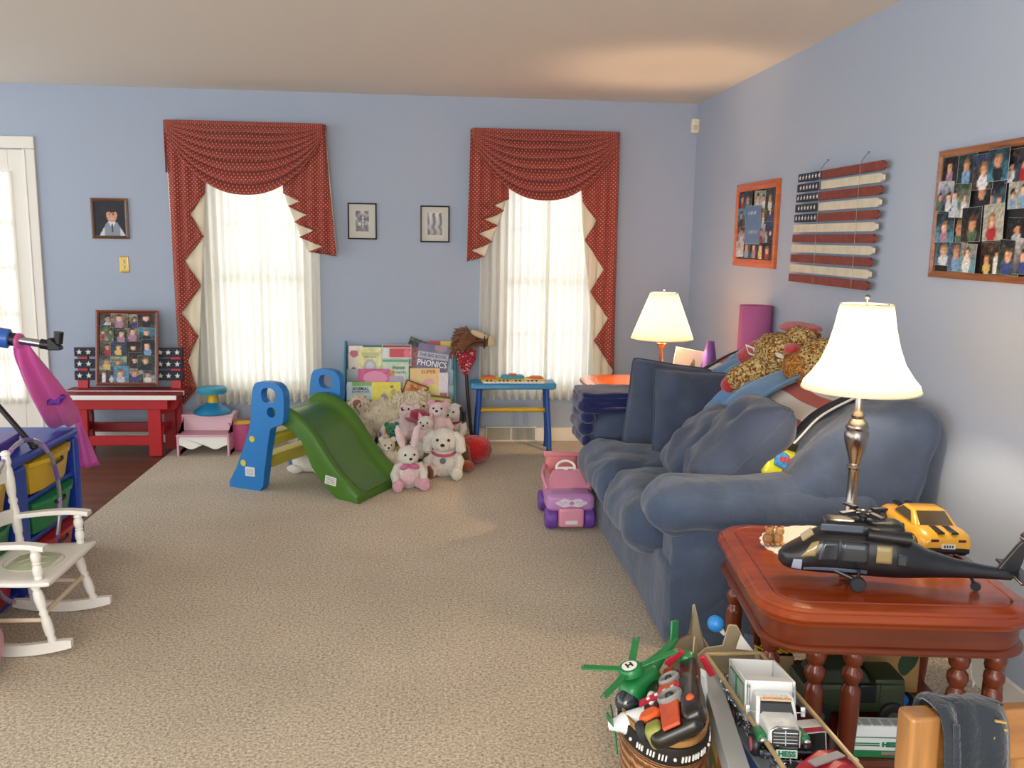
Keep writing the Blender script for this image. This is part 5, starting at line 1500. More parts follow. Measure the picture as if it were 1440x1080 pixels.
# ================================================================== the plush pile
def plushmat(name, col, var=.06):
    return mat('plush_' + name, col, .95, spec=.1, bump=.8, bscale=130, sheen=.5, var=var, vscale=50)
PW = plushmat('white', 'dedad0'); PPK = plushmat('pink', 'd9a5b4'); PLP = plushmat('pale_pink', 'e2c8cb'); PCR = plushmat('cream', 'd8cdb4'); PBR = plushmat('brown', '6d4a35'); PTN = plushmat('tan', 'c79a68'); PBK = plushmat('charcoal', '1c1b1e'); PGR = plushmat('green', '2c7d57'); PBU = plushmat('burgundy', '9a2440'); PRD = plushmat('red', 'b01d22')
M_eye = mat('bead_eye', '16100e', .2); M_nosep = mat('pink_nose', 'b56a6a', .6)
PILE = 'plush toys heaped by the book rack'
def plush(name, label, loc, rz=0.0, s=1.0, body=PW, ear=None, earcol=None, muzzle=None, belly=None, paw=None, nose=M_eye, collar=None, tagm=None, eyes=True, pitch=0.0, roll=0.0, seed=1, headk=1.0, tall=1.0, bow=None, lie=False, limbs=True, tail=False, horn=None):
    """a soft toy about 0.26 m high at s = 1, facing -y; each ear, limb and eye is a part"""
    t = thing(name, label, 'plush toy', loc, 0, PILE, (pitch, roll, rz))
    Bd = lambda *a: [V(x) * s for x in a]
    hz = .20 * tall
    earcol = earcol or body
    if lie:   # lying on its belly, head forward
        f = MB(); f.ell(V((0, .08, .075)) * s, [x * s for x in (.085, .13, .075)], None, 20, 14, .08, seed, 7); f.build('body', body, t)
        hc = V((0, -.07, .10)) * s
    else:
        f = MB(); f.ell(V((0, 0, .085 * tall)) * s, [x * s for x in (.085, .075, .095 * tall)], None, 20, 14, .07, seed, 7); f.build('body', body, t)
        hc = V((0, -.015, hz)) * s
        if belly:
            f = MB(); f.ell(V((0, -.032, .08 * tall)) * s, [x * s for x in (.058, .05, .07 * tall)], None, 16, 12); f.build('belly', belly, t)
    k = s * headk
    f = MB(); f.ell(hc, [x * k for x in (.068, .062, .062)], None, 20, 14, .05, seed + 3, 6); h = f.build('head', body, t)
    f = MB(); f.ell(hc + V((0, -.055, -.014)) * k, [x * k for x in (.034, .03, .026)], None, 14, 10); f.build('muzzle', muzzle or body, t)
    f = MB(); f.ell(hc + V((0, -.083, -.004)) * k, [x * k for x in (.011, .008, .008)], None, 10, 8); f.build('nose', nose, t)
    for sx in (-1, 1):
        if eyes:
            f = MB(); f.ell(hc + V((sx * .027, -.055, .015)) * k, .0075 * k, None, 10, 8); f.build('eye', M_eye, t)
        f = MB()
        if ear == 'round': f.ell(hc + V((sx * .052, .0, .05)) * k, [x * k for x in (.027, .014, .027)], None, 14, 10)
        elif ear == 'long': f.tube([hc + V(p) * k for p in ((sx * .03, .005, .045), (sx * .045, .01, .10), (sx * .06, .01, .16), (sx * .065, .005, .185))], [.016 * k, .026 * k, .022 * k, .006 * k], 10)
        elif ear == 'point': f.tube([hc + V(p) * k for p in ((sx * .04, 0, .04), (sx * .058, 0, .09))], [.026 * k, .003 * k], 10)
        elif ear == 'flop': f.tube([hc + V(p) * k for p in ((sx * .05, .0, .04), (sx * .078, -.012, .01), (sx * .082, -.02, -.045), (sx * .078, -.02, -.06))], [.014 * k, .024 * k, .026 * k, .008 * k], 10)
        if ear: f.build('ear', earcol, t)
        if limbs:
            f = MB()
            if lie: f.tube([V(p) * s for p in ((sx * .06, -.01, .05), (sx * .085, -.08, .03), (sx * .08, -.135, .026))], [.03 * s, .03 * s, .026 * s], 10); f.ell(V((sx * .08, -.135, .026)) * s, .028 * s, None, 12, 8)
            else: f.tube([V(p) * s for p in ((sx * .06, -.01, .135 * tall), (sx * .09, -.045, .09 * tall), (sx * .085, -.07, .055))], [.026 * s, .027 * s, .022 * s], 10); f.ell(V((sx * .085, -.07, .055)) * s, .024 * s, None, 12, 8)
            f.build('arm', body, t)
            f = MB()
            if lie: f.ell(V((sx * .08, .15, .035)) * s, [x * s for x in (.035, .07, .035)], None, 14, 10)
            else: f.tube([V(p) * s for p in ((sx * .05, -.02, .038), (sx * .075, -.08, .034), (sx * .08, -.115, .034))], [.036 * s, .036 * s, .032 * s], 12); f.ell(V((sx * .08, -.118, .038)) * s, [x * s for x in (.033, .024, .038)], None, 14, 10)
            f.build('leg', paw or body, t)
    if collar:
        f = MB(); n = 24
        f.tube([hc + V((cos(i / n * 2 * pi) * .058, sin(i / n * 2 * pi) * .055 + .0, -.05 - .012 * -sin(i / n * 2 * pi))) * k for i in range(n)], .008 * s, 8, closed=True); f.build('collar', collar, t)
        if tagm:
            f = MB(); f.lathe([(.017 * s, -.003), (.017 * s, .003)], hc + V((0, -.065, -.085)) * k, 14, 'Y'); f.build('collar_tag', tagm, t)
    if bow:
        f = MB()
        for sx in (-1, 1): f.ell(hc + V((sx * .03, -.045, -.06)) * k, [x * k for x in (.032, .012, .018)], (0, sx * .3, 0), 12, 8)
        f.ell(hc + V((0, -.05, -.06)) * k, .011 * k, None, 8, 6); f.build('bow', bow, t)
    if tail:
        f = MB(); f.ell(V((0, .085 if not lie else .21, .05)) * s, .024 * s, None, 12, 8); f.build('tail', body, t)
    if horn:
        f = MB(); f.tube([hc + V((0, -.02, .055)) * k, hc + V((0, -.035, .13)) * k], [.014 * k, .002], 8); f.build('horn', horn, t)
    return t

# large shaggy dog lying along the books
sd = thing('shaggy_plush_dog', 'large shaggy cream plush dog lying in front of the book rack', 'plush toy', (-.30, 5.90, 0), radians(8), PILE)
def shag(f, c, r, n, seed, L=.03):
    rr = rnd(seed); f.ell(c, r, None, 24, 16, .08, seed, 6)
    for i in range(n):
        d = V((rr.gauss(0, 1), rr.gauss(0, 1), rr.gauss(0, 1))).normalized()
        p = V(c) + V((d.x * r[0], d.y * r[1], d.z * r[2])); q = p + d * L * .5 + V((rr.uniform(-.4, .4), -.15, -.7)) * L
        f.tube([p - d * .008, p + d * L * .3, q], [.011, .010, .002], 5, cap=False)
M_shag = mat('shaggy_cream_fur', 'd6cbb2', .95, spec=.1, sheen=.4, var=.14, vscale=35)
f = MB(); shag(f, (-.02, .03, .26), (.25, .12, .13), 420, 3); f.build('body', M_shag, sd)
f = MB(); shag(f, (.135, -.03, .345), (.105, .095, .095), 260, 4); f.build('head', M_shag, sd)
f = MB(); shag(f, (.205, -.09, .30), (.06, .055, .05), 110, 5, .02); f.build('muzzle', M_shag, sd)
f = MB(); f.ell((.245, -.125, .31), (.014, .013, .012), None, 10, 8); f.build('nose', M_eye, sd)
for p in ((.15, -.12, .365), (.21, -.10, .365)):
    f = MB(); f.ell(p, .009, None, 8, 6); f.build('eye', M_eye, sd)
for p in ((.06, -.05, .385), (.22, .02, .385)):
    f = MB(); shag(f, p, (.04, .04, .06), 70, 9, .035); f.build('ear', M_shag, sd)
for k, (p, r_) in enumerate((((-.20, -.08, .16), (.08, .09, .12)), ((.10, -.12, .13), (.07, .09, .12)), ((.24, -.06, .14), (.06, .09, .12)), ((-.21, .0, .37), (.06, .05, .055)))):
    f = MB(); shag(f, p, r_, 110, 20 + k, .025); l = f.build('leg', M_shag, sd)
    if k == 3:
        f = MB(); f.ell((-.225, -.048, .38), (.034, .014, .03), None, 14, 10); f.build('paw_pad', plushmat('dusty_rose', 'a87468'), l)

plush('plush_dog', 'white fluffy plush dog with pink collar sitting at the front of the heap', (.055, 5.42, 0), radians(-6), 1.12, PW, 'flop', PW, nose=M_eye, collar=mat('pink_collar', 'c0506e', .6), tagm=mat('grey_tag', '6a6a72', .4, metal=.5), seed=4, headk=1.15, tail=True)
plush('plush_bunny', 'pink and white plush bunny with pink bow next to the slide lip', (-.165, 5.16, 0), radians(12), .98, PW, 'long', PLP, muzzle=PW, belly=PLP, paw=PPK, bow=mat('rose_ribbon', 'c46a92', .6), seed=8)
plush('plush_pig', 'small pale pink plush with a brown ear lying before the white dog', (-.055, 5.33, 0), radians(-30), .62, PLP, 'flop', PBR, nose=M_nosep, lie=True, seed=12, headk=1.25)
plush('plush_puppy', 'white plush puppy with a brown ear lying on its side in the heap', (-.075, 5.50, .07), radians(-40), .85, PW, 'flop', PBR, lie=True, seed=15, roll=radians(14))
plush('plush_bear', 'cream plush bear face peeking between slide and pink bunny', (-.30, 5.42, .05), radians(10), .72, PCR, 'round', PCR, muzzle=PW, seed=18)
plush('plush_bear', 'pale pink plush bear sprawled below the shaggy dog', (-.22, 5.66, .16), radians(-30), .95, PLP, 'round', PLP, muzzle=PLP, seed=22, pitch=radians(-30))
plush('plush_cat', 'white and pink plush cat leaning under the burgundy hat', (-.06, 5.60, .14), radians(-15), .78, PW, 'point', PPK, muzzle=PLP, belly=PLP, seed=25)
plush('plush_bear', 'pink eared white plush bear propped on top right of the heap', (.015, 5.66, .17), radians(-10), .95, PLP, 'round', PPK, muzzle=PW, seed=28, pitch=radians(-12))
plush('plush_lamb', 'small white and grey plush lamb tucked beside the white dog', (-.01, 5.48, .10), radians(10), .55, PW, 'flop', plushmat('grey', '9a979c'), seed=31)
plush('plush_unicorn', 'tiny white and purple plush unicorn nearest the slide', (-.33, 5.58, .09), radians(20), .55, PW, 'point', plushmat('violet', '7d5aa0'), horn=M_ylw, seed=33)
plush('plush_frog', 'small green plush frog half hidden by the slide', (-.285, 5.62, .13), radians(15), .62, PGR, 'round', PGR, muzzle=PGR, seed=36)
plush('plush_duck', 'little yellow plush duck next to the green frog', (-.21, 5.56, .09), radians(-5), .45, plushmat('yellow', 'd3bf4e'), None, muzzle=plushmat('orange', 'd08a35'), seed=39)
plush('plush_puppy', 'white plush puppy with charcoal ears and red collar sitting on the brown dog', (.135, 5.86, .125), radians(-35), .95, PW, 'flop', PBK, collar=mat('red_collar', 'b5303c', .6), seed=42, headk=1.05)
plush('plush_dog', 'brown plush dog lying behind the white dog, under the puppy with charcoal ears', (.145, 5.72, 0), radians(-20), 1.15, plushmat('chestnut', '80502f'), 'flop', PBR, lie=True, seed=45)
plush('plush_bunny', 'white and tan plush bunny lying beneath the green slide', (-.745, 5.50, 0), radians(70), .80, PW, 'flop', PTN, lie=True, seed=48)
# burgundy hat, plain red cushion, small rust toy
f = MB(); f.ell((0, 0, 0), (.075, .06, .045), (0, radians(12), 0), 20, 12, .12, 5, 6); f.ell((-.02, -.01, -.028), (.085, .075, .014), (0, radians(12), 0), 20, 8)
tag(f.build('plush_hat', PBU, loc=(-.10, 5.68, .325)), 'burgundy plush hat lying on top of the heap of soft toys', 'hat', PILE)
f = MB(); f.ell((0, 0, .095), (.115, .10, .095), None, 24, 16, .1, 7, 5)
tag(f.build('plush_pouf', PRD, loc=(.255, 5.70, 0)), 'plain round red plush cushion next to the toy keyboard leg', 'plush cushion', PILE)
f = MB(); f.ell((0, 0, .035), (.045, .04, .035), None, 16, 12, .12, 3, 6)
tag(f.build('plush_ball', plushmat('rust', 'a04a30'), loc=(.205, 5.50, 0)), 'little rust coloured plush ball beside the sitting white dog', 'plush ball', PILE)
# orange cup under the slide
f = MB(); f.lathe([(.035, 0), (.04, .01), (.05, .10), (.05, .105), (.04, .105), (.03, .02)], n=20)
tag(f.build('toy_cup', mat('orange_plastic', 'd95a1e', .4), loc=(-.60, 6.02, .19)), 'orange toy cup seen through the slide above the yellow step', 'cup')
f = MB(); f.box((0, 0, .095), (.30, .16, .19)); 
tag(f.build('toy_chest', mat('wicker_tan', 'b8a06a', .7, var=.15, vscale=30), loc=(-.60, 6.05, 0), bevel=.006), 'low tan box behind the slide carrying the orange cup', 'box')
# ================================================================== things on the near table
ZT = TH + .0005
f = MB()
n = 72
def doil(r, z): return [(r * 1.0 * cos(i / n * 2 * pi) * (1 + (.035 * abs(sin(i / n * 2 * pi * 12)) if r > .15 else 0)), r * .92 * sin(i / n * 2 * pi) * (1 + (.035 * abs(sin(i / n * 2 * pi * 12)) if r > .15 else 0)), z) for i in range(n)]
f.rings([doil(.195, 0), doil(.195, .002), doil(.18, .0035), doil(.13, .003), doil(.02, .003)])
m = bpy.data.materials.new('crochet_lace'); nt, b = nodes_of(m)
tc = nt.nodes.new('ShaderNodeTexCoord'); vo = nt.nodes.new('ShaderNodeTexVoronoi'); vo.inputs['Scale'].default_value = 105; vo.inputs['Randomness'].default_value = .55
nt.links.new(tc.outputs['Object'], vo.inputs['Vector'])
r = nt.nodes.new('ShaderNodeValToRGB'); r.color_ramp.elements[0].position = .0; r.color_ramp.elements[0].color = lin('8a7055'); r.color_ramp.elements[1].position = .22; r.color_ramp.elements[1].color = lin('e9e2d2')
nt.links.new(vo.outputs['Distance'], r.inputs['Fac']); nt.links.new(r.outputs['Color'], b.inputs['Base Color']); b.inputs['Roughness'].default_value = .9
bp = nt.nodes.new('ShaderNodeBump'); bp.inputs['Strength'].default_value = .7; bp.inputs['Distance'].default_value = .004; nt.links.new(vo.outputs['Distance'], bp.inputs['Height']); nt.links.new(bp.outputs['Normal'], b.inputs['Normal'])
tag(f.build('lace_doily', m, loc=(1.205, 2.525, ZT)), 'cream crocheted doily under the pewter lamp on the near table', 'doily')

t = thing('bear_figurine', 'small brown figurine of two cuddling bears on the edge of the doily', 'figurine', (1.035, 2.53, ZT + .004))
M_fig = mat('carved_brown', '9a6a3e', .6, var=.35, vscale=60, bump=.4); M_fig2 = mat('carved_tan', 'b98a55', .6, var=.3, vscale=60)
for k, (x, mm) in enumerate(((-.014, M_fig), (.018, M_fig2))):
    f = MB(); f.ell((x, .004 * k, .018), (.017, .016, .02), None, 16, 12, .08, k); f.ell((x + .002, -.004, .042), (.014, .013, .013), None, 14, 10)
    for sx in (-1, 1): f.ell((x + sx * .010, -.002, .054), .005, None, 8, 6)
    f.ell((x, -.017, .040), (.006, .006, .005), None, 8, 6); f.ell((x - .008, -.014, .006), (.008, .014, .006), None, 8, 6); f.ell((x + .008, -.014, .006), (.008, .014, .006), None, 8, 6)
    f.build('bear', mm, t)

# black toy helicopter
hc = thing('toy_helicopter', 'black toy military helicopter lying across the front of the near table', 'toy helicopter', (.955, 2.285, ZT), -.262)
M_hb = mat('gloss_black_plastic', '131419', .32, spec=.6, coat=.2); M_hw = mat('smoked_tan_glazing', 'a08a5a', .15, spec=.6, coat=.5); M_hg = mat('grey_panel', '5a6472', .35)
def fus(t0):
    """half width, bottom, top at distance t0 from the nose"""
    K = [(0, .010, .048, .072), (.012, .030, .037, .085), (.03, .043, .032, .097), (.055, .051, .030, .112), (.085, .054, .029, .137), (.11, .055, .028, .151), (.16, .055, .028, .156), (.30, .053, .028, .152), (.345, .045, .030, .130), (.39, .034, .033, .106), (.46, .024, .037, .086), (.54, .017, .040, .074), (.60, .013, .040, .068)]
    for a, b in zip(K, K[1:]):
        if a[0] <= t0 <= b[0]:
            u = (t0 - a[0]) / (b[0] - a[0]); return [a[i] + (b[i] - a[i]) * u for i in (1, 2, 3)]
    return K[-1][1:]
f = MB(); R = []
for i in range(49):
    x = .60 * i / 48; w_, zb, zt = fus(x)
    ring = []
    for k in range(20):
        a = 2 * pi * k / 20
        cx_, sx_ = cos(a), sin(a)
        px = math.copysign(abs(cx_) ** .55, cx_) * w_ * (1 if sx_ < .3 else 1 - .35 * max(0, (sx_ - .3)))
        ring.append((x, px, (zb + zt) / 2 + math.copysign(abs(sx_) ** .6, sx_) * (zt - zb) / 2))
    R.append(ring)
f.rings(R); f.build('fuselage', M_hb, hc, sharp=45)
# engine housing and rotor head
f = MB(); f.softbox((.215, 0, .158), (.21, .078, .045), .018, n=10); f.cyl((.22, -.042, .152), (.33, -.042, .145), .018, .020, 14); f.cyl((.22, .042, .152), (.33, .042, .145), .018, .020, 14); f.build('engine_housing', M_hb, hc, sharp=45)
f = MB(); f.box((.155, -.0395, .163), (.11, .004, .02), (radians(12), 0, 0)); f.build('intake_panel', M_hg, hc, bevel=.002)
f = MB(); f.cyl((.215, 0, .165), (.215, 0, .200), .010); f.lathe([(.022, .19), (.024, .196), (.012, .205), (.004, .208)], (.215, 0, 0), 16)
for k in range(4):
    a = k * pi / 2 + .5; f.bar((.215, 0, .198), (.215 + .05 * cos(a), .05 * sin(a), .198), .012, .008)
f.build('rotor_head', M_hb, hc, bevel=.001)
for k in range(4):
    a = k * pi / 2 + .5; f = MB(); f.bar((.215 + .03 * cos(a), .03 * sin(a), .205), (.215 + .075 * cos(a), .075 * sin(a), .203), .016, .007); f.build('blade_stub', M_hb, hc, bevel=.001)
# glazing
def side_pane(pts, nm, mm, sy, push=.0012):
    f = MB()
    def P(u, v):
        a, b, c, d = pts
        x = (a[0] * (1 - u) + b[0] * u) * (1 - v) + (d[0] * (1 - u) + c[0] * u) * v; q = (a[1] * (1 - u) + b[1] * u) * (1 - v) + (d[1] * (1 - u) + c[1] * u) * v
        w_, zb, zt = fus(x); z = zb + (zt - zb) * q; s = (q - .5) * 2; k = (max(0, 1 - abs(s) ** (2 / .6))) ** .275
        y = w_ * k * (1 if s < .3 else 1 - .35 * max(0, abs(s) ** (1 / .6) - .3))
        return (x, sy * (y + push), z)
    f.grid(P, 6, 6); return f.build(nm, mm, hc, sharp=180, solid=.003)
for sy in (-1, 1):
    side_pane([(.050, .62), (.088, .50), (.098, .84), (.078, .86)], 'windscreen_pane', M_hw, sy)
    side_pane([(.096, .36), (.148, .36), (.148, .80), (.108, .82)], 'cockpit_window', mat('dark_glazing', '2a3038', .1, spec=.7, coat=.5), sy)
    side_pane([(.155, .34), (.225, .34), (.225, .80), (.155, .80)], 'cabin_window', mat('dark_glazing', '2a3038', .1, spec=.7, coat=.5), sy)
    side_pane([(.245, .40), (.285, .40), (.285, .78), (.245, .78)], 'cabin_window', M_hw, sy)
    side_pane([(.30, .36), (.325, .36), (.325, .66), (.30, .66)], 'cabin_window', mat('dark_glazing', '2a3038', .1, spec=.7, coat=.5), sy)
    side_pane([(.03, .15), (.056, .12), (.056, .5), (.034, .55)], 'lamp_panel', mat('light_grey_panel', '9aa2b4', .3), sy)
    side_pane([(.06, .15), (.225, .12), (.225, .2), (.06, .22)], 'sill_panel', M_hg, sy, .002)
f = MB(); f.box((.072, .0, .1265), (.036, .05, .004), (0, radians(-40), 0)); f.build('windscreen_pane', M_hw, hc)
# tail
f = MB(); f.prism([(.53, .045), (.565, .07), (.605, .135), (.628, .165), (.645, .16), (.632, .12), (.615, .05), (.60, .04)], .014, Matrix.Translation((0, -.007, 0))); f.build('tail_fin', M_hb, hc, bevel=.004)
f = MB(); f.box((.615, 0, .062), (.045, .19, .006)); f.build('tailplane', M_hb, hc, bevel=.002)
f = MB(); f.cyl((.635, -.012, .155), (.635, .02, .155), .016); f.build('tail_rotor_hub', M_hb, hc, bevel=.002)
for sy in (-1, 1):
    f = MB(); f.tube([(.13, sy * .045, .05), (.19, sy * .062, .03), (.20, sy * .07, .021)], .006, 8); f.tube([(.20, sy * .07, .06), (.20, sy * .07, .021)], .005, 8); f.build('gear_strut', M_hb, hc)
    f = MB(); f.lathe([(.006, -.009), (.018, -.009), (.0205, -.005), (.0205, .005), (.018, .009), (.006, .009)], (.20, sy * .072, .0205), 20, 'Y'); f.build('wheel', mat('dark_tyre', '25272c', .6), hc, sharp=40)
f = MB(); f.tube([(.50, 0, .045), (.515, 0, .014)], .005, 8); f.lathe([(.004, -.006), (.012, -.006), (.0135, 0), (.012, .006), (.004, .006)], (.517, 0, .0135), 16, 'Y'); f.build('tail_wheel', M_hb, hc)

# yellow model car
ca = thing('toy_car', 'yellow model sports car with black stripes behind the toy helicopter', 'toy car', (1.525, 2.548, ZT), radians(173.2)); ca.scale = (1.1, 1.2, 1.1)
M_cy = mat('car_yellow', 'e0a526', .28, spec=.6, coat=.6); M_cb = mat('car_black', '14120f', .3)
# y forward is -y in the car's own frame after the turn
KC = [(-.150, .050, .030, .055), (-.142, .062, .020, .064), (-.10, .068, .017, .070), (-.04, .069, .017, .074), (.05, .069, .017, .074), (.10, .070, .017, .078), (.135, .067, .020, .074), (.15, .06, .028, .062)]
f = MB(); R = []
for y, w_, zb, zt in KC:
    R.append([(-w_ + .01, y, zb), (w_ - .01, y, zb), (w_, y, zb + .012), (w_, y, zt - .018), (w_ - .006, y, zt - .006), (w_ - .02, y, zt), (-w_ + .02, y, zt), (-w_ + .006, y, zt - .006), (-w_, y, zt - .018), (-w_, y, zb + .012)])
f.rings(R); body = f.build('car_body', M_cy, ca, bevel=.003, sharp=50)
f = MB(); f.rings([[(-w_, y, z), (w_, y, z), (w_ - .004, y + dy, z + .001), (-w_ + .004, y + dy, z + .001)] for w_, y, z, dy in ()] or [[(-.057, -.075, .068), (.057, -.075, .068), (.060, .085, .070), (-.060, .085, .070)], [(-.045, -.028, .103), (.045, -.028, .103), (.047, .030, .105), (-.047, .030, .105)]]); f.build('roof', M_cy, ca, bevel=.006, sharp=50)
def pane4(nm, pts, mm, d=.0015):
    f = MB(); P = [V(p) for p in pts]; nrm = (P[1] - P[0]).cross(P[3] - P[0]).normalized()
    f.rings([[p - nrm * .002 for p in P], [p + nrm * d for p in P]]); return f.build(nm, mm, ca, sharp=20)
M_cg = mat('car_glazing', '4a4130', .12, spec=.7, coat=.5)
pane4('rear_window', [(.046, .080, .0745), (-.046, .080, .0745), (-.039, .036, .1025), (.039, .036, .1025)], M_cg)
pane4('windscreen', [(-.046, -.070, .0745), (.046, -.070, .0745), (.039, -.033, .1015), (-.039, -.033, .1015)], M_cg)
for sx in (-1, 1):
    P = [(sx * .0575, -.050, .076), (sx * .0580, .052, .076), (sx * .0480, .026, .099), (sx * .0475, -.022, .099)]
    pane4('side_window', P if sx < 0 else list(reversed(P)), M_cg)
    f = MB(); f.box((sx * .018, -.098, .0725), (.016, .09, .004)); f.box((sx * .018, .116, .0765), (.018, .058, .004)); f.build('black_stripe', M_cb, ca)
    f = MB(); f.box((sx * .036, .1485, .058), (.02, .006, .007)); f.build('tail_light', mat('tail_light_red', '5a1210', .3), ca, bevel=.001)
    for yy in (-.098, .098):
        f = MB(); f.lathe([(.006, -.011), (.026, -.011), (.030, -.006), (.030, .006), (.026, .011), (.02, .008), (.006, .009)], (sx * .060, yy, .030), 24, 'X'); w_ = f.build('wheel', M_cb, ca, sharp=40)
        f = MB(); f.lathe([(.019, 0), (.019, .003), (.012, .004)] if sx > 0 else [(.019, 0), (.019, -.003), (.012, -.004)], (sx * .070, yy, .030), 16, 'X'); f.build('wheel_rim', mat('alloy_grey', '8a8a8c', .3, metal=.8), w_)
f = MB(); f.usecol('d9d9d4'); f.box((0, .1515, .043), (.036, .003, .013)); f.usecol('44464c')
for i in range(4): f.box((-.0105 + i * .007, .1535, .043), (.004, .001, .007))
f.build('number_plate', VC, ca)
f = MB(); f.softbox((0, .148, .030), (.115, .012, .016), .005, n=5); f.build('rear_bumper', M_cb, ca)

# ================================================================== toys on the lower shelf
M_olive = mat('olive_plastic', '36402a', .5, var=.08, vscale=20)
jp = thing('toy_jeep', 'large olive green toy army vehicle on the lower shelf of the near table', 'toy vehicle', (1.205, 2.33, .101), radians(-4))
f = MB(); f.softbox((0, 0, .085), (.30, .13, .09), .012, n=8); f.build('body', M_olive, jp)
f = MB(); f.rings([[(-.12, -.06, .128), (.05, -.06, .128), (.05, .06, .128), (-.12, .06, .128)], [(-.10, -.05, .165), (.03, -.05, .165), (.03, .05, .165), (-.10, .05, .165)]]); f.build('canvas_top', mat('olive_canvas', '2f3826', .8), jp, bevel=.006)
f = MB(); f.softbox((.105, 0, .128), (.09, .115, .03), .01, n=6); f.build('bonnet', M_olive, jp)
for x in (-.105, .11):
    for sy in (-1, 1):
        f = MB(); f.lathe([(.008, -.016), (.032, -.016), (.038, -.01), (.038, .01), (.032, .016), (.014, .012), (.008, .014)], (x, sy * .066, .038), 22, 'Y'); w_ = f.build('wheel', mat('dark_tyre', '25272c', .6), jp, sharp=40)
        f = MB(); f.lathe([(.016, -.003), (.016, .003)], (x, sy * .082, .038), 14, 'Y'); f.build('hub_cap', mat('olive_grey', '6a6a58', .4), w_)
f = MB(); f.box((.035, -.068, .105), (.05, .012, .055)); f.build('jerry_can', M_blk, jp, bevel=.004)
f = MB()
for x in (-.14, .0, .075): f.box((x, -.066, .09), (.004, .004, .085))
f.box((-.05, -.066, .062), (.18, .004, .006)); f.build('side_trim', M_olive, jp)

bx = thing('camouflage_box', 'tan cardboard box with green camouflage patches at the back of the lower shelf', 'box', (1.335, 2.48, .101), radians(4)); bx.scale = (1.05, 1, 1.3)
f = MB(); f.box((0, 0, .095), (.30, .10, .19)); f.build('carton', mat('kraft_card', 'b48c55', .8), bx, bevel=.002)
f = MB(); f.prism([(.03 + .028 * cos(a) * (1 + .2 * sin(3 * a)), .155 + .018 * sin(a)) for a in [i * pi / 10 for i in range(20)]], .002, Matrix.Translation((0, -.0515, 0)))
f.prism([(.105 + .034 * cos(a) * (1 + .2 * sin(2 * a + 1)), .15 + .018 * sin(a)) for a in [i * pi / 10 for i in range(20)]], .002, Matrix.Translation((0, -.0515, 0)))
f.prism([(.112 + .03 * cos(a) * (1 + .25 * sin(2 * a)), .085 + .035 * sin(a) * (1 + .2 * cos(3 * a))) for a in [i * pi / 10 for i in range(20)]], .002, Matrix.Translation((0, -.0515, 0)))
f.prism([(-.08 + .05 * cos(a), .12 + .03 * sin(a) * (1 + .2 * cos(3 * a))) for a in [i * pi / 10 for i in range(20)]], .002, Matrix.Translation((0, -.0515, 0)))
f.build('camouflage_print', mat('dark_green_print', '2f4a30', .8), bx)
f = MB(); f.box((.0, -.0515, .128), (.13, .003, .01)); f.build('yellow_tape', mat('yellow_tape', 'd9b93f', .4), bx)
f = MB(); f.usecol('d8c8a8'); f.box((-.025, -.0515, .155), (.026, .002, .03)); f.usecol('a03a2c'); f.box((-.025, -.053, .163), (.022, .001, .006)); f.box((-.025, -.053, .151), (.022, .001, .006)); f.build('small_label', VC, bx)
hz = thing('striped_toy_ramp', 'tan toy piece with black and yellow hazard stripes behind the table leg', 'toy', (1.06, 2.52, .101), radians(-6))
f = MB(); f.box((0, 0, .055), (.11, .07, .11)); f.build('ramp_block', mat('tan_plastic', 'b59a74', .5), hz, bevel=.006)
f = MB()
f.box((0, 0, .1135), (.10, .06, .005)); f.build('black_plate', M_cb, hz)
f = MB()
for i in range(5): f.box((-.038 + i * .019, 0, .117), (.008, .062, .002), (0, 0, radians(35)))
f.build('hazard_stripe', M_ylw, hz)

def hess_text(size, M, parent, width, col='1f7a5a'):
    f = MB(); text_mesh(f, 'HESS', M, size, .0006, width, bold=.0012); return f.build('lettering', mat('fleet_green_ink', col, .4), parent)
M_hw_ = mat('truck_white', 'e6e9ea', .35, spec=.5, coat=.3); M_hgr = mat('truck_green', '1f7d48', .4); M_chrome = mat('chrome', 'd6d8da', .12, metal=1)
rv = thing('toy_truck', 'white and green toy truck with green lettering on the lower shelf', 'toy truck', (1.225, 2.145, .101), radians(-6))
f = MB(); f.rings([[(-.11, -.035, .0), (.11, -.035, .0), (.11, .035, .0), (-.11, .035, .0)], [(-.11, -.035, .055), (.11, -.035, .055), (.11, .035, .055), (-.11, .035, .055)], [(-.11, -.028, .068), (.10, -.028, .068), (.10, .028, .068), (-.11, .028, .068)], [(-.10, -.022, .085), (.05, -.022, .085), (.05, .022, .085), (-.10, .022, .085)]]); f.build('body', M_hw_, rv, bevel=.003, sharp=30)
f = MB(); f.box((0, -.0362, .010), (.215, .003, .019)); f.build('green_skirt', M_hgr, rv)
f = MB(); f.box((.01, -.0378, .012), (.05, .002, .012)); f.build('chrome_tank', M_chrome, rv)
f = MB(); f.box((-.055, -.0362, .040), (.07, .002, .0025)); f.box((-.055, -.0362, .034), (.07, .002, .0025)); f.box((.07, -.0362, .040), (.04, .002, .002)); f.box((.07, -.0362, .034), (.04, .002, .002)); f.box((0, -.0362, .0575), (.2, .002, .0015)); f.build('green_lines', M_hgr, rv)
hess_text(.018, sheetM((.01, -.0366, .037), (0, 0, 0)), rv, .048)
f = MB(); f.tube([(.095, -.0375, .03), (.095, -.0375, .06)], .004, 8); f.ell((.095, -.0375, .045), (.007, .003, .02), None, 12, 8); f.build('mirror', mat('grey_plastic', '8a8f96', .4), rv)
f = MB()
for i in range(6): f.box((-.08 + i * .028, -.01, .0865), (.018, .03, .003))
f.build('roof_hatch', mat('roof_grey', 'b5babd', .4), rv)

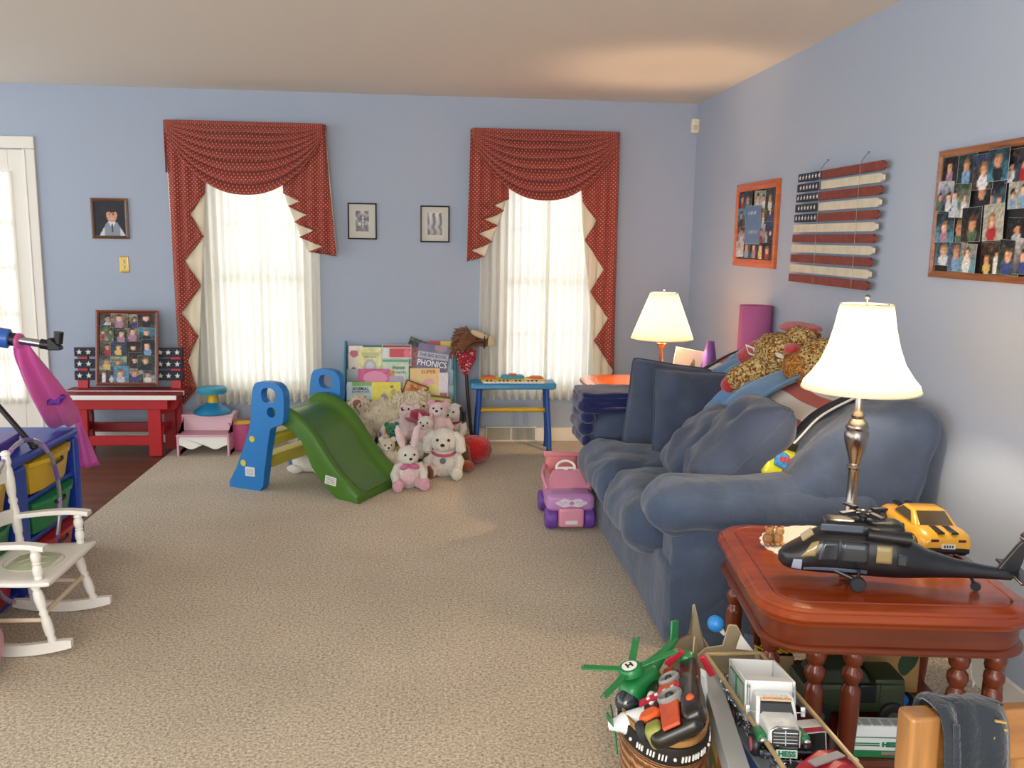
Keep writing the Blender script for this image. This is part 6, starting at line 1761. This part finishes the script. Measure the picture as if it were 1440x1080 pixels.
bw = thing('toy_box', 'blue and white striped toy box on the right of the lower shelf', 'toy box', (1.43, 2.33, .101), radians(-16))
f = MB(); f.box((0, 0, .012), (.13, .09, .024)); f.build('tray', mat('pale_blue_plastic', 'c3cbd9', .4), bw, bevel=.003)
f = MB(); f.box((-.02, 0, .0245), (.03, .091, .003)); f.build('violet_stripe', mat('violet_stripe', '6a62b0', .4), bw)
nz = thing('toy_blaster', 'blue and black toy nozzle lying on top of the striped toy box', 'toy', (1.40, 2.345, .13), radians(15), None, (radians(0), radians(-35), radians(200)))
f = MB(); f.lathe([(.010, 0), (.016, .005), (.018, .04), (.024, .05), (.026, .075), (.018, .078)], n=18, axis='X'); f.build('blue_barrel', mat('bright_blue_plastic', '2a6fd0', .35), nz)
f = MB(); f.lathe([(.026, -.05), (.028, -.04), (.028, .002), (.012, .004)], n=18, axis='X'); f.build('black_grip', M_blk, nz)
f = MB(); f.tube(cr([(0, 0, .16), (-.02, -.05, .06), (-.035, -.09, .03), (-.03, -.06, .012), (-.02, .0, .008)], 6), .0018, 6)
f.ell((-.031, -.085, .032), (.004, .004, .012), None, 8, 6)
tag(f.build('lamp_cord', mat('white_cord', 'dcdcd8', .5), loc=(1.80, 2.66, .02)), 'thin white lamp cord hanging down the wall behind the near table', 'cord')

# ================================================================== wicker basket, carton and clear tote full of toys
wk = bpy.data.materials.new('wicker_weave'); nt, b = nodes_of(wk)
uvn = nt.nodes.new('ShaderNodeUVMap'); uvn.uv_map = 'UVMap'; wv = nt.nodes.new('ShaderNodeTexWave'); wv.wave_type = 'BANDS'; wv.bands_direction = 'Y'; wv.inputs['Scale'].default_value = 6; wv.inputs['Distortion'].default_value = 2.5; wv.inputs['Detail'].default_value = 2
mp = nt.nodes.new('ShaderNodeMapping'); mp.inputs['Scale'].default_value = (10, 1.6, 1); nt.links.new(uvn.outputs[0], mp.inputs[0]); nt.links.new(mp.outputs[0], wv.inputs['Vector'])
r = nt.nodes.new('ShaderNodeValToRGB'); r.color_ramp.elements[0].color = lin('6b3a1e'); r.color_ramp.elements[1].color = lin('c08a58'); nt.links.new(wv.outputs['Fac'], r.inputs['Fac']); nt.links.new(r.outputs[0], b.inputs['Base Color'])
bp = nt.nodes.new('ShaderNodeBump'); bp.inputs['Strength'].default_value = .8; bp.inputs['Distance'].default_value = .01; nt.links.new(wv.outputs['Fac'], bp.inputs['Height']); nt.links.new(bp.outputs[0], b.inputs['Normal']); b.inputs['Roughness'].default_value = .6
bs = thing('wicker_basket', 'oval wicker basket with black lettered rim band overflowing with toys', 'basket', (.545, 1.93, 0)); bs.scale = (1, 1, 1.12)
def oval(k, z, n=48): return [(.102 * k * cos(i / n * 2 * pi), .162 * k * sin(i / n * 2 * pi), z) for i in range(n)]
f = MB(); f.rings([oval(.72, .001), oval(.80, .08), oval(.90, .18), oval(.97, .27), oval(.985, .29), oval(.93, .29), oval(.84, .17), oval(.70, .02)]); f.build('basket_body', wk, bs, sharp=60)
f = MB(); f.rings([oval(.99, .283), oval(1.015, .287), oval(1.03, .315), oval(1.02, .323), oval(.98, .323), oval(.95, .30)]); rb = f.build('rim_band', mat('black_ribbon', '1c1613', .7), bs, sharp=60)
for i in range(26):
    f = MB(); a = 2 * pi * i / 26; rr = rnd(i)
    c = V((.1050 * cos(a), .1665 * sin(a), .302)); tdir = V((-.102 * sin(a), .162 * cos(a), 0)).normalized(); nd = V((cos(a), sin(a) * .77, 0)).normalized()
    if i % 4 == 3: f.ell(c + nd * .0015, (.004, .004, .004), None, 8, 6)
    else:
        for k in range(3): f.bar(c + tdir * (-.010 + k * .008) + V((0, 0, -.006)) + nd * .001, c + tdir * (-.008 + k * .008) + V((0, 0, .006)) + nd * .001, .0035, .0035, nd)
    f.build('script_letter', M_white, rb)
f = MB(); f.rings([oval(.955, .30), oval(.99, .33), oval(1.0, .338), oval(.95, .338), oval(.93, .30)]); f.build('rim', wood('basket_rim', '9a6a38', 'b88a50', 4, 'X', .5, .1), bs, sharp=60)

# green toy helicopter
gh = thing('toy_helicopter', 'green toy helicopter with four rotor blades and H badge on the basket edge', 'toy helicopter', (.470, 1.965, .455), radians(30), None, (radians(-8), radians(-14), radians(42)))
M_gp = mat('fleet_green_plastic', '1c7a3f', .35, spec=.6); M_dg = mat('dark_grey_plastic', '3a3e3c', .45)
f = MB(); f.softbox((.02, 0, -.055), (.125, .062, .062), .026, n=10); f.tube([(.07, 0, -.045), (.13, 0, -.04), (.19, 0, -.035)], [.022, .012, .008], 12); f.build('fuselage', M_gp, gh, sharp=60)
f = MB(); f.ell((-.035, 0, -.065), (.035, .029, .028), None, 16, 12); f.build('cockpit', mat('dark_glazing', '2a3038', .1, spec=.7, coat=.5), gh)
f = MB(); f.softbox((.02, 0, -.088), (.10, .07, .018), .006, n=6); f.build('belly', M_dg, gh)
f = MB(); f.lathe([(.03, -.012), (.03, 0), (.026, .006), (.004, .007)], n=24); hubo = f.build('rotor_hub', M_gp, gh, sharp=40)
f = MB(); f.lathe([(.019, .0068), (.019, .0082), (.002, .0084)], n=24); bd = f.build('badge', M_white, hubo)
f = MB(); text_mesh(f, 'H', Matrix.Translation((0, 0, .0088)) @ Matrix.Rotation(radians(-30), 4, 'Z'), .024, .0005, None, .001); f.build('lettering', M_cb, bd)
for a in (186, 112, 28, -36):
    f = MB(); c, s_ = cos(radians(a)), sin(radians(a))
    f.bar((.018 * c, .018 * s_, -.002), (.125 * c, .125 * s_, .004), .019, .004); f.build('rotor_blade', M_gp, gh, bevel=.0015)
    f = MB(); f.lathe([(.005, 0), (.005, .004)], (.122 * c, .122 * s_, .004), 10); f.build('blade_tip', M_chrome, gh)
f = MB(); f.box((.19, 0, -.015), (.03, .006, .06), (0, radians(25), 0)); f.build('tail_fin', M_gp, gh, bevel=.002)
for sy in (-1, 1):
    f = MB(); f.tube([(-.05, sy * .035, -.115), (.08, sy * .035, -.115)], .005, 8); f.tube([(-.02, sy * .03, -.09), (-.02, sy * .035, -.115)], .004, 6); f.tube([(.05, sy * .03, -.09), (.05, sy * .035, -.115)], .004, 6); f.build('skid', M_dg, gh)
f = MB(); f.lathe([(.004, -.007), (.014, -.007), (.016, 0), (.014, .007), (.004, .007)], (-.045, -.048, -.115), 16, 'Y'); f.build('wheel', M_blk, gh)

pl = thing('toy_plane', 'white toy plane with green propeller sticking out of the basket', 'toy plane', (.500, 1.885, .365), 0, None, (radians(-10), radians(-14), radians(-12)))
f = MB(); f.tube([(-.075, 0, .0), (-.06, 0, .0), (0, 0, .006), (.07, 0, .012), (.12, 0, .018)], [.016, .025, .028, .024, .014], 16); f.build('fuselage', M_hw_, pl)
f = MB(); f.box((.02, .0, .012), (.055, .26, .008)); f.build('wing', M_hw_, pl, bevel=.003)
for sy in (-1, 1):
    f = MB(); f.box((.02, sy * .075, .0165), (.054, .05, .002)); f.build('wing_band', M_gp, pl)
f = MB(); f.cyl((-.095, 0, 0), (-.073, 0, 0), .010, .018); f.build('spinner', M_hw_, pl)
for a in (20, 140, 260):
    f = MB(); f.bar((-.082, 0, 0), (-.088, .065 * cos(radians(a)), .065 * sin(radians(a))), .018, .004, (1, 0, 0)); f.build('propeller_blade', M_gp, pl, bevel=.002)
f = MB(); f.prism([(.07, .02), (.12, .03), (.135, .085), (.115, .085)], .006, Matrix.Translation((0, -.003, 0))); f.build('tail_fin', M_gp, pl, bevel=.001)
f = MB(); f.usecol('b52a44'); f.bar((-.01, -.03, .05), (.09, -.045, .085), .020, .005, (0, -.3, 1)); f.usecol('e8d8d8')
for i in range(4): f.box((.012 + i * .02, -.0335 - .003 * i, .0585 + .007 * i + .003), (.008, .010, .004), (0, radians(-19), 0))
f.build('red_banner', VC, pl)

rk_ = thing('toy_tail_wing', 'white toy tail wing with green window and red propeller standing in the basket', 'toy plane', (.625, 2.04, .30), 0, None, (radians(14), radians(10), radians(-18)))
f = MB(); f.prism([(-.06, .0), (.05, 0), (.06, .05), (.035, .135), (.012, .14), (-.01, .10), (-.07, .06)], .022, Matrix.Translation((0, -.011, 0))); f.build('white_tail', M_hw_, rk_, bevel=.005)
f = MB(); f.prism([(-.005, .035), (.045, .035), (.038, .075), (.01, .08)], .003, Matrix.Translation((0, -.014, 0))); fr_ = f.build('green_window', M_gp, rk_)
f = MB(); f.prism([(.002, .040), (.039, .040), (.034, .071), (.012, .074)], .003, Matrix.Translation((0, -.016, 0))); f.build('window_pane', mat('pale_grey_window', 'b9c6c8', .3), fr_)
f = MB(); f.softbox((-.02, 0, .145), (.035, .035, .07), .012, n=6); f.ell((-.012, -.02, .172), .007, None, 8, 6); f.build('green_pod', M_gp, rk_)
for dx, dz, an in ((-.05, .165, -28), (.03, .168, 38)):
    f = MB(); f.box((dx, -.012, dz), (.016, .010, .062), (0, radians(-an), 0)); f.build('red_blade', mat('red_plastic', 'b8283a', .35), rk_, bevel=.003)

# black and orange toy
bo = thing('toy_hovercraft', 'black and orange toy craft with two round grey fans standing in the basket', 'toy craft', (.548, 1.85, .43), 0, None, (radians(-8), radians(-30), radians(-10)))
M_bk = mat('dark_brown_black', '17130f', .3, coat=.3); M_or = mat('burnt_orange_plastic', 'c9502a', .4, var=.15, vscale=30)
f = MB(); f.softbox((.048, 0, .005), (.05, .33, .05), .018, n=12, wob=.006, seed=4, wf=12); f.softbox((-.048, .02, .0), (.042, .30, .045), .016, n=12, wob=.006, seed=5, wf=12); f.softbox((0, -.1, -.005), (.12, .15, .04), .018, n=10); f.build('hull', M_bk, bo)
f = MB(); f.rings([[(-.02, -.18, .015), (.02, -.18, .015), (.02, -.18, .024), (-.02, -.18, .024)], [(-.026, 0, .02), (.026, 0, .02), (.024, 0, .036), (-.024, 0, .036)], [(-.014, .16, .012), (.014, .16, .012), (.012, .16, .024), (-.012, .16, .024)]]); f.build('orange_spine', M_or, bo, bevel=.003)
for yy, rr in ((.055, .026), (-.05, .030)):
    f = MB(); f.lathe([(rr, .02), (rr * 1.02, .036), (rr * .86, .041), (rr * .8, .034)], (.006, yy, 0), 28); fan = f.build('fan_ring', mat('ash_grey', '8f908c', .4), bo, sharp=40)
    f = MB(); f.lathe([(rr * .8, .030), (rr * .4, .033), (rr * .3, .040), (.002, .042)], (.006, yy, 0), 24); f.build('fan_core', mat('dark_vent', '2d2a30', .4), fan)
f = MB(); f.ell((-.046, .02, .02), (.012, .036, .012), None, 16, 10); f.build('white_port', M_white, bo)
f = MB(); f.lathe([(.026, 0), (.026, .016), (.02, .022)], (-.05, -.075, .008), 22); f.build('orange_disc', mat('vivid_orange', 'e8602a', .4), bo)
f = MB(); f.ell((.052, -.10, .028), (.010, .016, .008), None, 10, 8); f.build('orange_light', mat('vivid_orange', 'e8602a', .4), bo)
f = MB(); f.softbox((-.045, -.135, .0), (.04, .05, .05), .012, n=6); f.build('olive_pod', mat('olive_yellow', '8f9442', .5), bo)
f = MB(); f.lathe([(.008, -.01), (.022, -.01), (.026, 0), (.022, .01), (.008, .01)], (-.075, -.105, .005), 18, 'X'); f.build('tyre', mat('dark_tyre', '25272c', .6), bo)

# printed carton leaning against the tote
ct = thing('printed_carton', 'flat toy carton with colourful jungle print and grey lid beside the clear tote', 'box', (.676, 1.86, 0), radians(-8.8))
f = MB(); f.usecol((1, 1, 1)); jung = lambda u, v: mixc(hexc('3f6a2c'), hexc('c8622e'), max(0, min(1, .5 + 1.5 * noise.noise(V((u * 6, v * 5, 3)))))) if noise.noise(V((u * 9, v * 8, 8))) < .22 else hexc('d8b85a')
f.box((0, 0, .18), (.036, .46, .36)); f.M = Matrix.Translation((-.0185, 0, .18)) @ Matrix.Rotation(radians(-90), 4, 'Z'); flat_sheet(f, .455, .355, jung, 40, 24); f.M = Matrix.Identity(4)
f.build('carton', VC, ct)
f = MB(); f.box((0, 0, .363), (.046, .47, .012)); f.box((-.021, 0, .340), (.004, .47, .045)); f.build('grey_lid', mat('lid_grey', 'a6a8a8', .45), ct, bevel=.002)

# clear tote
clear = bpy.data.materials.new('clear_plastic'); nt, b = nodes_of(clear); o_ = nt.nodes['Material Output']
tr = nt.nodes.new('ShaderNodeBsdfTransparent'); tr.inputs[0].default_value = (.93, .95, .96, 1); gl = nt.nodes.new('ShaderNodeBsdfGlossy'); gl.inputs['Roughness'].default_value = .08
fz = nt.nodes.new('ShaderNodeMath'); fz.operation = 'MULTIPLY_ADD'; lw = nt.nodes.new('ShaderNodeLayerWeight'); lw.inputs[0].default_value = .25; nt.links.new(lw.outputs['Facing'], fz.inputs[0]); fz.inputs[1].default_value = .3; fz.inputs[2].default_value = .03; mx = nt.nodes.new('ShaderNodeMixShader')
nt.links.new(fz.outputs[0], mx.inputs[0]); nt.links.new(tr.outputs[0], mx.inputs[1]); nt.links.new(gl.outputs[0], mx.inputs[2]); nt.links.new(mx.outputs[0], o_.inputs['Surface'])
tt = thing('clear_tote', 'clear plastic tote holding the white truck in front of the near table', 'tote', (0, 0, 0))
TQ = [(.712, 2.13), (.86, 2.13), (.885, 1.52), (.722, 1.52)]
def tq(k, z): 
    cx_ = sum(p[0] for p in TQ) / 4; cy_ = sum(p[1] for p in TQ) / 4
    return [(cx_ + (x - cx_) * k, cy_ + (y - cy_) * (1 - (1 - k) * .4), z) for x, y in TQ]
f = MB(); f.rings([tq(.86, .002), tq(1, .40), tq(.98, .40), tq(.84, .006)]); f.build('tote_walls', clear, tt, sharp=20)
f = MB(); P = [V(p) for p in tq(1.0, .403)]
for a, b_ in zip(P, P[1:] + P[:1]): f.bar(a, b_, .009, .008)
f.build('tote_rim', mat('frosted_rim', 'b39a6c', .3, spec=.6), tt, bevel=.002)
# crumpled silver tinsel inside
f = MB(); rr = rnd(77)
for i in range(240):
    t_ = rr.random(); c = V((.735 + .012 * t_, 2.06 - .46 * t_, .365)) + V((rr.gauss(0, .008), rr.gauss(0, .01), rr.gauss(0, .013)))
    d = V((rr.gauss(0, 1), rr.gauss(0, 1), rr.gauss(0, 1))).normalized() * rr.uniform(.008, .02); e = d.orthogonal().normalized() * .005
    f.face([c - d, c + e, c + d, c - e])
tag(f.build('silver_tinsel', mat('silver_foil', 'd0d2da', .15, metal=1), solid=.0006), 'crumpled silver tinsel along the left side of the clear tote', 'tinsel', kind='stuff')

# white truck
tk = thing('toy_truck', 'white toy truck with open bed and chrome grille facing the viewer in the tote', 'toy truck', (.779, 1.862, .330), 0, None, (radians(-12), radians(0), radians(-8)))
f = MB(); f.box((0, .02, .028), (.085, .29, .02)); f.build('chassis', M_dg, tk, bevel=.003)
f = MB()
W_, y0_, y1_, zb_, zt_ = .055, -.03, .165, .04, .135
f.box((-W_, (y0_ + y1_) / 2, (zb_ + zt_) / 2), (.006, y1_ - y0_, zt_ - zb_)); f.box((W_, (y0_ + y1_) / 2, (zb_ + zt_) / 2), (.006, y1_ - y0_, zt_ - zb_))
f.box((0, y1_ - .003, (zb_ + zt_) / 2), (W_ * 2 - .007, .006, zt_ - zb_ - .001)); f.box((0, y0_ + .003, (zb_ + zt_) / 2), (W_ * 2 - .007, .006, zt_ - zb_ - .001)); f.box((0, (y0_ + y1_) / 2, .08), (W_ * 2 - .007, y1_ - y0_ - .013, .006))
f.box((0, y0_ + .022, zt_ - .004), (W_ * 2 - .0075, .036, .006))
f.build('cargo_bed', M_hw_, tk, bevel=.0015)
for sx in (-1, 1):
    for yy in (.02, .105):
        f = MB(); f.box((sx * .0585, yy, .095), (.002, .07, .05)); p_ = f.build('side_panel', mat('pale_panel_grey', 'b3c4c2', .4), tk, bevel=.001)
        f = MB(); 
        for dz in (-.026, .026): f.box((sx * .0592, yy, .095 + dz), (.002, .072, .003))
        for dy in (-.036, .036): f.box((sx * .0592, yy + dy, .095), (.002, .003, .055))
        f.build('panel_outline', M_hgr, p_)
f = MB(); f.rings([[(-.046, -.095, .04), (.046, -.095, .04), (.046, -.034, .04), (-.046, -.034, .04)], [(-.046, -.092, .075), (.046, -.092, .075), (.046, -.034, .075), (-.046, -.034, .075)], [(-.042, -.075, .112), (.042, -.075, .112), (.042, -.034, .114), (-.042, -.034, .114)]]); f.build('cab', M_hw_, tk, bevel=.003, sharp=40)
f = MB(); f.rings([[(-.038, -.094, .078), (.038, -.094, .078), (.034, -.0785, .104), (-.034, -.0785, .104)], [(-.038, -.096, .0785), (.038, -.096, .0785), (.034, -.0805, .105), (-.034, -.0805, .105)]]); f.build('windscreen', mat('dark_glazing', '2a3038', .1, spec=.7, coat=.5), tk)
f = MB()
for i in range(5): f.ell((-.024 + i * .012, -.078, .114), (.004, .003, .003), None, 8, 6)
f.box((0, -.084, .1085), (.07, .012, .004)); f.build('marker_lights', mat('amber_lights', 'd8b48a', .3), tk)
f = MB(); f.rings([[(-.036, -.165, .035), (.036, -.165, .035), (.042, -.09, .035), (-.042, -.09, .035)], [(-.034, -.165, .066), (.034, -.165, .066), (.040, -.09, .078), (-.040, -.09, .078)], [(-.026, -.160, .072), (.026, -.160, .072), (.032, -.09, .084), (-.032, -.09, .084)]]); f.build('hood', M_hw_, tk, bevel=.003, sharp=40)
f = MB(); f.box((0, -.167, .052), (.058, .005, .034)); f.build('grille', M_dg, tk, bevel=.002)
f = MB(); f.tube([(-.03, -.171, .034), (-.031, -.171, .068), (-.02, -.170, .074), (.02, -.170, .074), (.031, -.171, .068), (.03, -.171, .034)], .0028, 8)
for i in range(4): f.box((0, -.1705, .042 + i * .007), (.052, .002, .0018))
f.box((0, -.1705, .052), (.002, .002, .032)); f.build('grille_trim', M_chrome, tk)
f = MB(); f.softbox((0, -.170, .018), (.115, .018, .022), .006, n=6); f.build('bumper', mat('dark_chrome', '4a4f58', .15, metal=1), tk)
f = MB()
for i in range(9): f.ell((-.045 + i * .011, -.1795, .012), .002, None, 6, 4)
f.build('bumper_studs', M_chrome, tk)
f = MB(); f.box((0, -.1805, .0225), (.046, .003, .017)); pt = f.build('number_plate', mat('plate_green_white', 'cfe6da', .4), tk, bevel=.0008)
f = MB(); text_mesh(f, 'HESS', sheetM((0, -.1825, .0225), (0, 0, 0)), .015, .0004, .037, bold=.0008); f.build('lettering', mat('fleet_green_ink', '1f7a5a', .4), pt)
for sx in (-1, 1):
    f = MB(); f.softbox((sx * .046, -.13, .045), (.022, .06, .022), .008, n=6); f.build('wheel_arch', M_hgr, tk)
    f = MB(); f.ell((sx * .047, -.168, .045), (.008, .005, .006), None, 10, 8); f.build('headlight', M_chrome, tk)
    f = MB(); f.box((sx * .062, -.078, .082), (.010, .006, .022)); f.bar((sx * .044, -.076, .078), (sx * .062, -.078, .080), .003, .003); f.build('mirror', M_chrome, tk, bevel=.001)
    f = MB(); f.cyl((sx * .052, -.04, .04), (sx * .052, -.04, .128), .004, n=10); f.build('exhaust_stack', M_chrome, tk)
    for yy in (-.125, .07, .125):
        f = MB(); f.lathe([(.005, -.010), (.022, -.010), (.026, -.005), (.026, .005), (.022, .010), (.016, .007), (.005, .009)], (sx * .054, yy, .022), 20, 'X'); w_ = f.build('wheel', M_blk, tk, sharp=40)
        f = MB(); f.lathe([(.015, -.002), (.015, .002), (.006, .004)] if sx > 0 else [(.015, .002), (.015, -.002), (.006, -.004)], (sx * .0635, yy, .022), 14, 'X'); f.build('wheel_rim', mat('rose_rim', 'b8586a', .4), w_)

# more toys in the tote
rc2 = thing('toy_car', 'red and grey toy car lying under the front of the white truck', 'toy car', (.835, 1.655, .335), radians(20), None, (radians(0), radians(8), radians(24)))
f = MB(); f.rings([[(x, -w_, zb), (x, w_, zb), (x, w_ * .8, zt), (x, -w_ * .8, zt)] for x, w_, zb, zt in ((-.10, .03, .015, .03), (-.06, .042, .008, .045), (-.01, .044, .006, .066), (.04, .044, .006, .06), (.08, .04, .008, .04), (.10, .03, .014, .03))]); f.build('car_body', mat('red_plastic', 'b8283a', .35), rc2, bevel=.006, sharp=50)
f = MB(); f.box((-.02, 0, .0645), (.09, .022, .003), (0, radians(-6), 0)); f.build('grey_stripe', mat('grey_plastic', '8a8f96', .4), rc2)
f = MB(); f.lathe([(.012, 0), (.012, .003)], (.05, -.012, .058), 16); f.build('white_roundel', M_white, rc2)
for x in (-.06, .06):
    for sy in (-1, 1):
        f = MB(); f.lathe([(.004, -.008), (.018, -.008), (.02, 0), (.018, .008), (.004, .008)], (x, sy * .045, .018), 16, 'Y'); f.build('wheel', M_blk, rc2)
bx2 = thing('toy_carton', 'small white and black boxed toy beside the truck bumper in the tote', 'box', (.862, 1.80, .285), radians(8), None, (radians(-12), 0, radians(6)))
f = MB(); f.box((0, 0, .05), (.06, .05, .10)); f.build('carton', M_white, bx2, bevel=.002)
f = MB(); f.box((.004, -.026, .055), (.042, .002, .06)); f.build('black_window', M_cb, bx2)
f = MB(); f.box((0, -.0265, .094), (.056, .002, .010)); f.build('red_strip', mat('red_plastic', 'b8283a', .35), bx2)
dm = thing('toy_dome', 'white and blue domed toy at the very front of the tote', 'toy', (.775, 1.60, .325), radians(0), None, (radians(-20), radians(15), 0))
f = MB(); f.lathe([(.05, 0), (.05, .02), (.042, .045), (.026, .062), (.004, .068)], n=28); f.build('dome', M_white, dm)
f = MB(); f.tube([(.05 * cos(a / 24 * 2 * pi), .05 * sin(a / 24 * 2 * pi), .012) for a in range(24)], .006, 8, closed=True); f.tube([(0.052 * cos(a / 16 * pi), .004, .07 * sin(a / 16 * pi)) for a in range(17)], .006, 8); f.build('blue_trim', mat('bright_blue_plastic', '2a6fd0', .35), dm)
nv = thing('toy_plane', 'navy toy plane body at the front right of the tote', 'toy plane', (.845, 1.58, .33), 0, None, (radians(0), radians(-10), radians(20)))
f = MB(); f.tube([(-.08, 0, 0), (-.05, 0, .005), (.02, 0, .01), (.09, 0, .0)], [.012, .028, .03, .010], 16); f.build('fuselage', mat('navy_gloss', '20263f', .3), nv)
f = MB(); f.box((.0, 0, .0), (.04, .13, .006)); f.build('wing', mat('navy_gloss', '20263f', .3), nv, bevel=.002)
sb = thing('toy_platform', 'white toy base supporting the truck inside the clear tote', 'toy base', (.80, 1.86, .012), radians(2))
f = MB(); f.box((-.01, -.03, .142), (.115, .50, .284)); f.build('base_block', M_hw_, sb, bevel=.006)
f = MB(); f.box((-.068, -.02, .265), (.003, .12, .03)); f.build('blue_band', mat('bright_blue_plastic', '2a6fd0', .35), sb)
f = MB(); f.bar((.775, 2.02, .345), (.80, 1.93, .335), .02, .014); tag(f.build('toy_strap', M_blk, bevel=.003), 'short black strap lying over the tinsel beside the truck', 'strap')

# torn taupe cardboard pieces behind the tote, blue ball, folded white card
M_card = mat('taupe_card', '9a8c70', .85, var=.1, vscale=14); M_cardd = mat('brown_card_edge', '8a5a44', .85)
cards = [('tall torn taupe card with pointed spikes behind the basket', (.752, 2.30, .20), [(-.05, 0), (.06, 0), (.05, .12), (.03, .16), (.018, .255), (.0, .17), (-.02, .15), (-.05, .14)], 12, -6),
         ('taupe card with rounded top and notch behind the white truck', (.842, 2.25, .21), [(-.10, 0), (.075, 0), (.072, .12), (.05, .155), (.035, .2), (.015, .205), (-.01, .15), (-.06, .15), (-.09, .13)], -4, -10),
         ('brown edged taupe card standing left of the spiked one', (.70, 2.28, .22), [(-.045, 0), (.05, 0), (.045, .15), (.0, .145), (-.03, .16), (-.05, .14)], 28, -2),
         ('narrow strip of taupe card leaning between basket and tote', (.715, 2.20, .21), [(-.02, 0), (.03, 0), (.018, .14), (.0, .19), (-.025, .12)], 55, 14)]
for lab, lc, pts, rz_, ry_ in cards:
    t = thing('torn_card', lab, 'cardboard', lc, 0, 'torn taupe cards', (radians(-8), radians(ry_), radians(rz_)))
    f = MB(); f.prism(pts, .004); f.build('sheet', M_card, t)
    f = MB()
    for a, b_ in zip(pts[2:], pts[3:]): f.bar((a[0], .002, a[1]), (b_[0], .002, b_[1]), .0055, .003, (0, 1, 0))
    f.build('torn_edge', M_cardd if 'brown' in lab else mat('cream_card_edge', 'c4b294', .85), t)
f = MB(); f.box((0, 0, .10), (.21, .08, .21)); tag(f.build('card_carton', M_card, loc=(.785, 2.335, 0), rot=(0, 0, radians(-4)), bevel=.002), 'plain taupe carton holding the torn cards behind the tote', 'box')
t = thing('toy_ball', 'small bright blue ball with white tip by the back table legs', 'ball', (.795, 2.31, .405))
f = MB(); f.ell((0, 0, 0), .024, None, 20, 14); f.build('ball', mat('sky_blue_plastic', '2f8fdc', .35), t)
f = MB(); f.tube([(.014, -.008, -.016), (.024, -.012, -.028)], [.008, .005], 8); f.build('white_tip', M_white, t)
t = thing('folded_card', 'little white and dark folded card lying on the taupe cards', 'card', (.850, 2.225, .385), 0, None, (radians(-15), radians(8), 0))
f = MB(); f.prism([(-.022, -.018), (.028, -.018), (-.012, .022)], .003); f.build('white_side', M_white, t)
f = MB(); f.prism([(.0, .002), (.03, -.016), (.026, .022), (.0, .026)], .003, Matrix.Translation((0, .004, 0))); f.build('dark_side', mat('slate_print', '3f4a5c', .5), t)

# ================================================================== oak chair back with a dark cloth
oc = thing('dining_chair', 'oak chair back in the near right corner with a dark cloth over its rail', 'chair', (.80, 1.05, 0), radians(3))
M_oak = wood('honey_oak', '7f5225', 'a06c34', 5, 'X', .35, .4, 9); M_oakv = wood('honey_oak_upright', '8a5c2e', 'a5733c', 5, 'Z', .35, .4, 9)
for sx in (-1, 1):
    f = MB(); f.rings([[(sx * .155 - .022, dy - .018, z), (sx * .155 + .022, dy - .018, z), (sx * .155 + .022, dy + .018, z), (sx * .155 - .022, dy + .018, z)] for z, dy in ((0, .05), (.25, .02), (.45, 0), (.65, -.005), (.855, .0), (.862, .0))]); f.build('back_post', M_oakv, oc, bevel=.005, seg=3)
f = MB(); f.box((0, .004, .822), (.266, .022, .075)); f.build('top_rail', M_oak, oc, bevel=.004, seg=3)
f = MB(); f.box((0, .004, .55), (.266, .02, .05)); f.build('lower_rail', M_oak, oc, bevel=.004)
f = MB(); f.box((0, .006, .68), (.264, .012, .208)); f.build('back_panel', M_oakv, oc)
f = MB(); f.softbox((0, .22, .445), (.36, .38, .035), .015, n=8); f.build('seat', M_oak, oc)
for sx in (-1, 1):
    f = MB(); f.tube([(sx * .15, .38, 0), (sx * .15, .37, .43)], [.016, .02], 12); f.build('leg', M_oakv, oc)
M_cloth = mat('charcoal_cloth', '2b3036', .95, spec=.1, bump=.4, bscale=120, var=.12, vscale=14, sheen=.3)
cth = thing('draped_cloth', 'charcoal cloth draped over the top rail of the oak chair', 'cloth', (.725, 1.05, 0), radians(3))
PR = cr([(-.032, .60), (-.034, .70), (-.03, .78), (-.025, .842), (-.012, .866), (.006, .869), (.024, .862), (.032, .835), (.034, .76), (.034, .70)], 5)
PR = [p for p in PR]
N_ = len(PR) - 1
f = MB()
f.grid(lambda u, v: (-.062 + .092 * u + (.012 * (.85 - PR[int(round(v * N_))][1]) / .2 if v < .5 else 0) + .03 * max(0, u - .6) * (1 - v), PR[int(round(v * N_))][0] + (-.006 * sin(u * 9 + 1) - .004 * sin(u * 17)) * (1 if v < .5 else -1) , PR[int(round(v * N_))][1] + .004 * sin(u * 5)), 24, N_)
f.build('cloth', M_cloth, cth, sharp=180, solid=.006)
f = MB(); f.tube([(-.052 - .012 * t_ + .012 * sin(t_ * 3), -.04 - .004 * sin(t_ * 4), .862 - .24 * t_) for t_ in [i / 16 for i in range(17)]], .0045, 8); f.build('rolled_hem', M_cloth, cth)
f = MB()
for i in range(7): f.box((.016 + .004 * (i % 2), -.0335 + .0015 * i * (i < 2), .858 - .012 * i), (.016, .003, .003), (0, radians(12), 0))
f.build('tan_stitching', mat('tan_thread', 'a8854a', .7), cth)
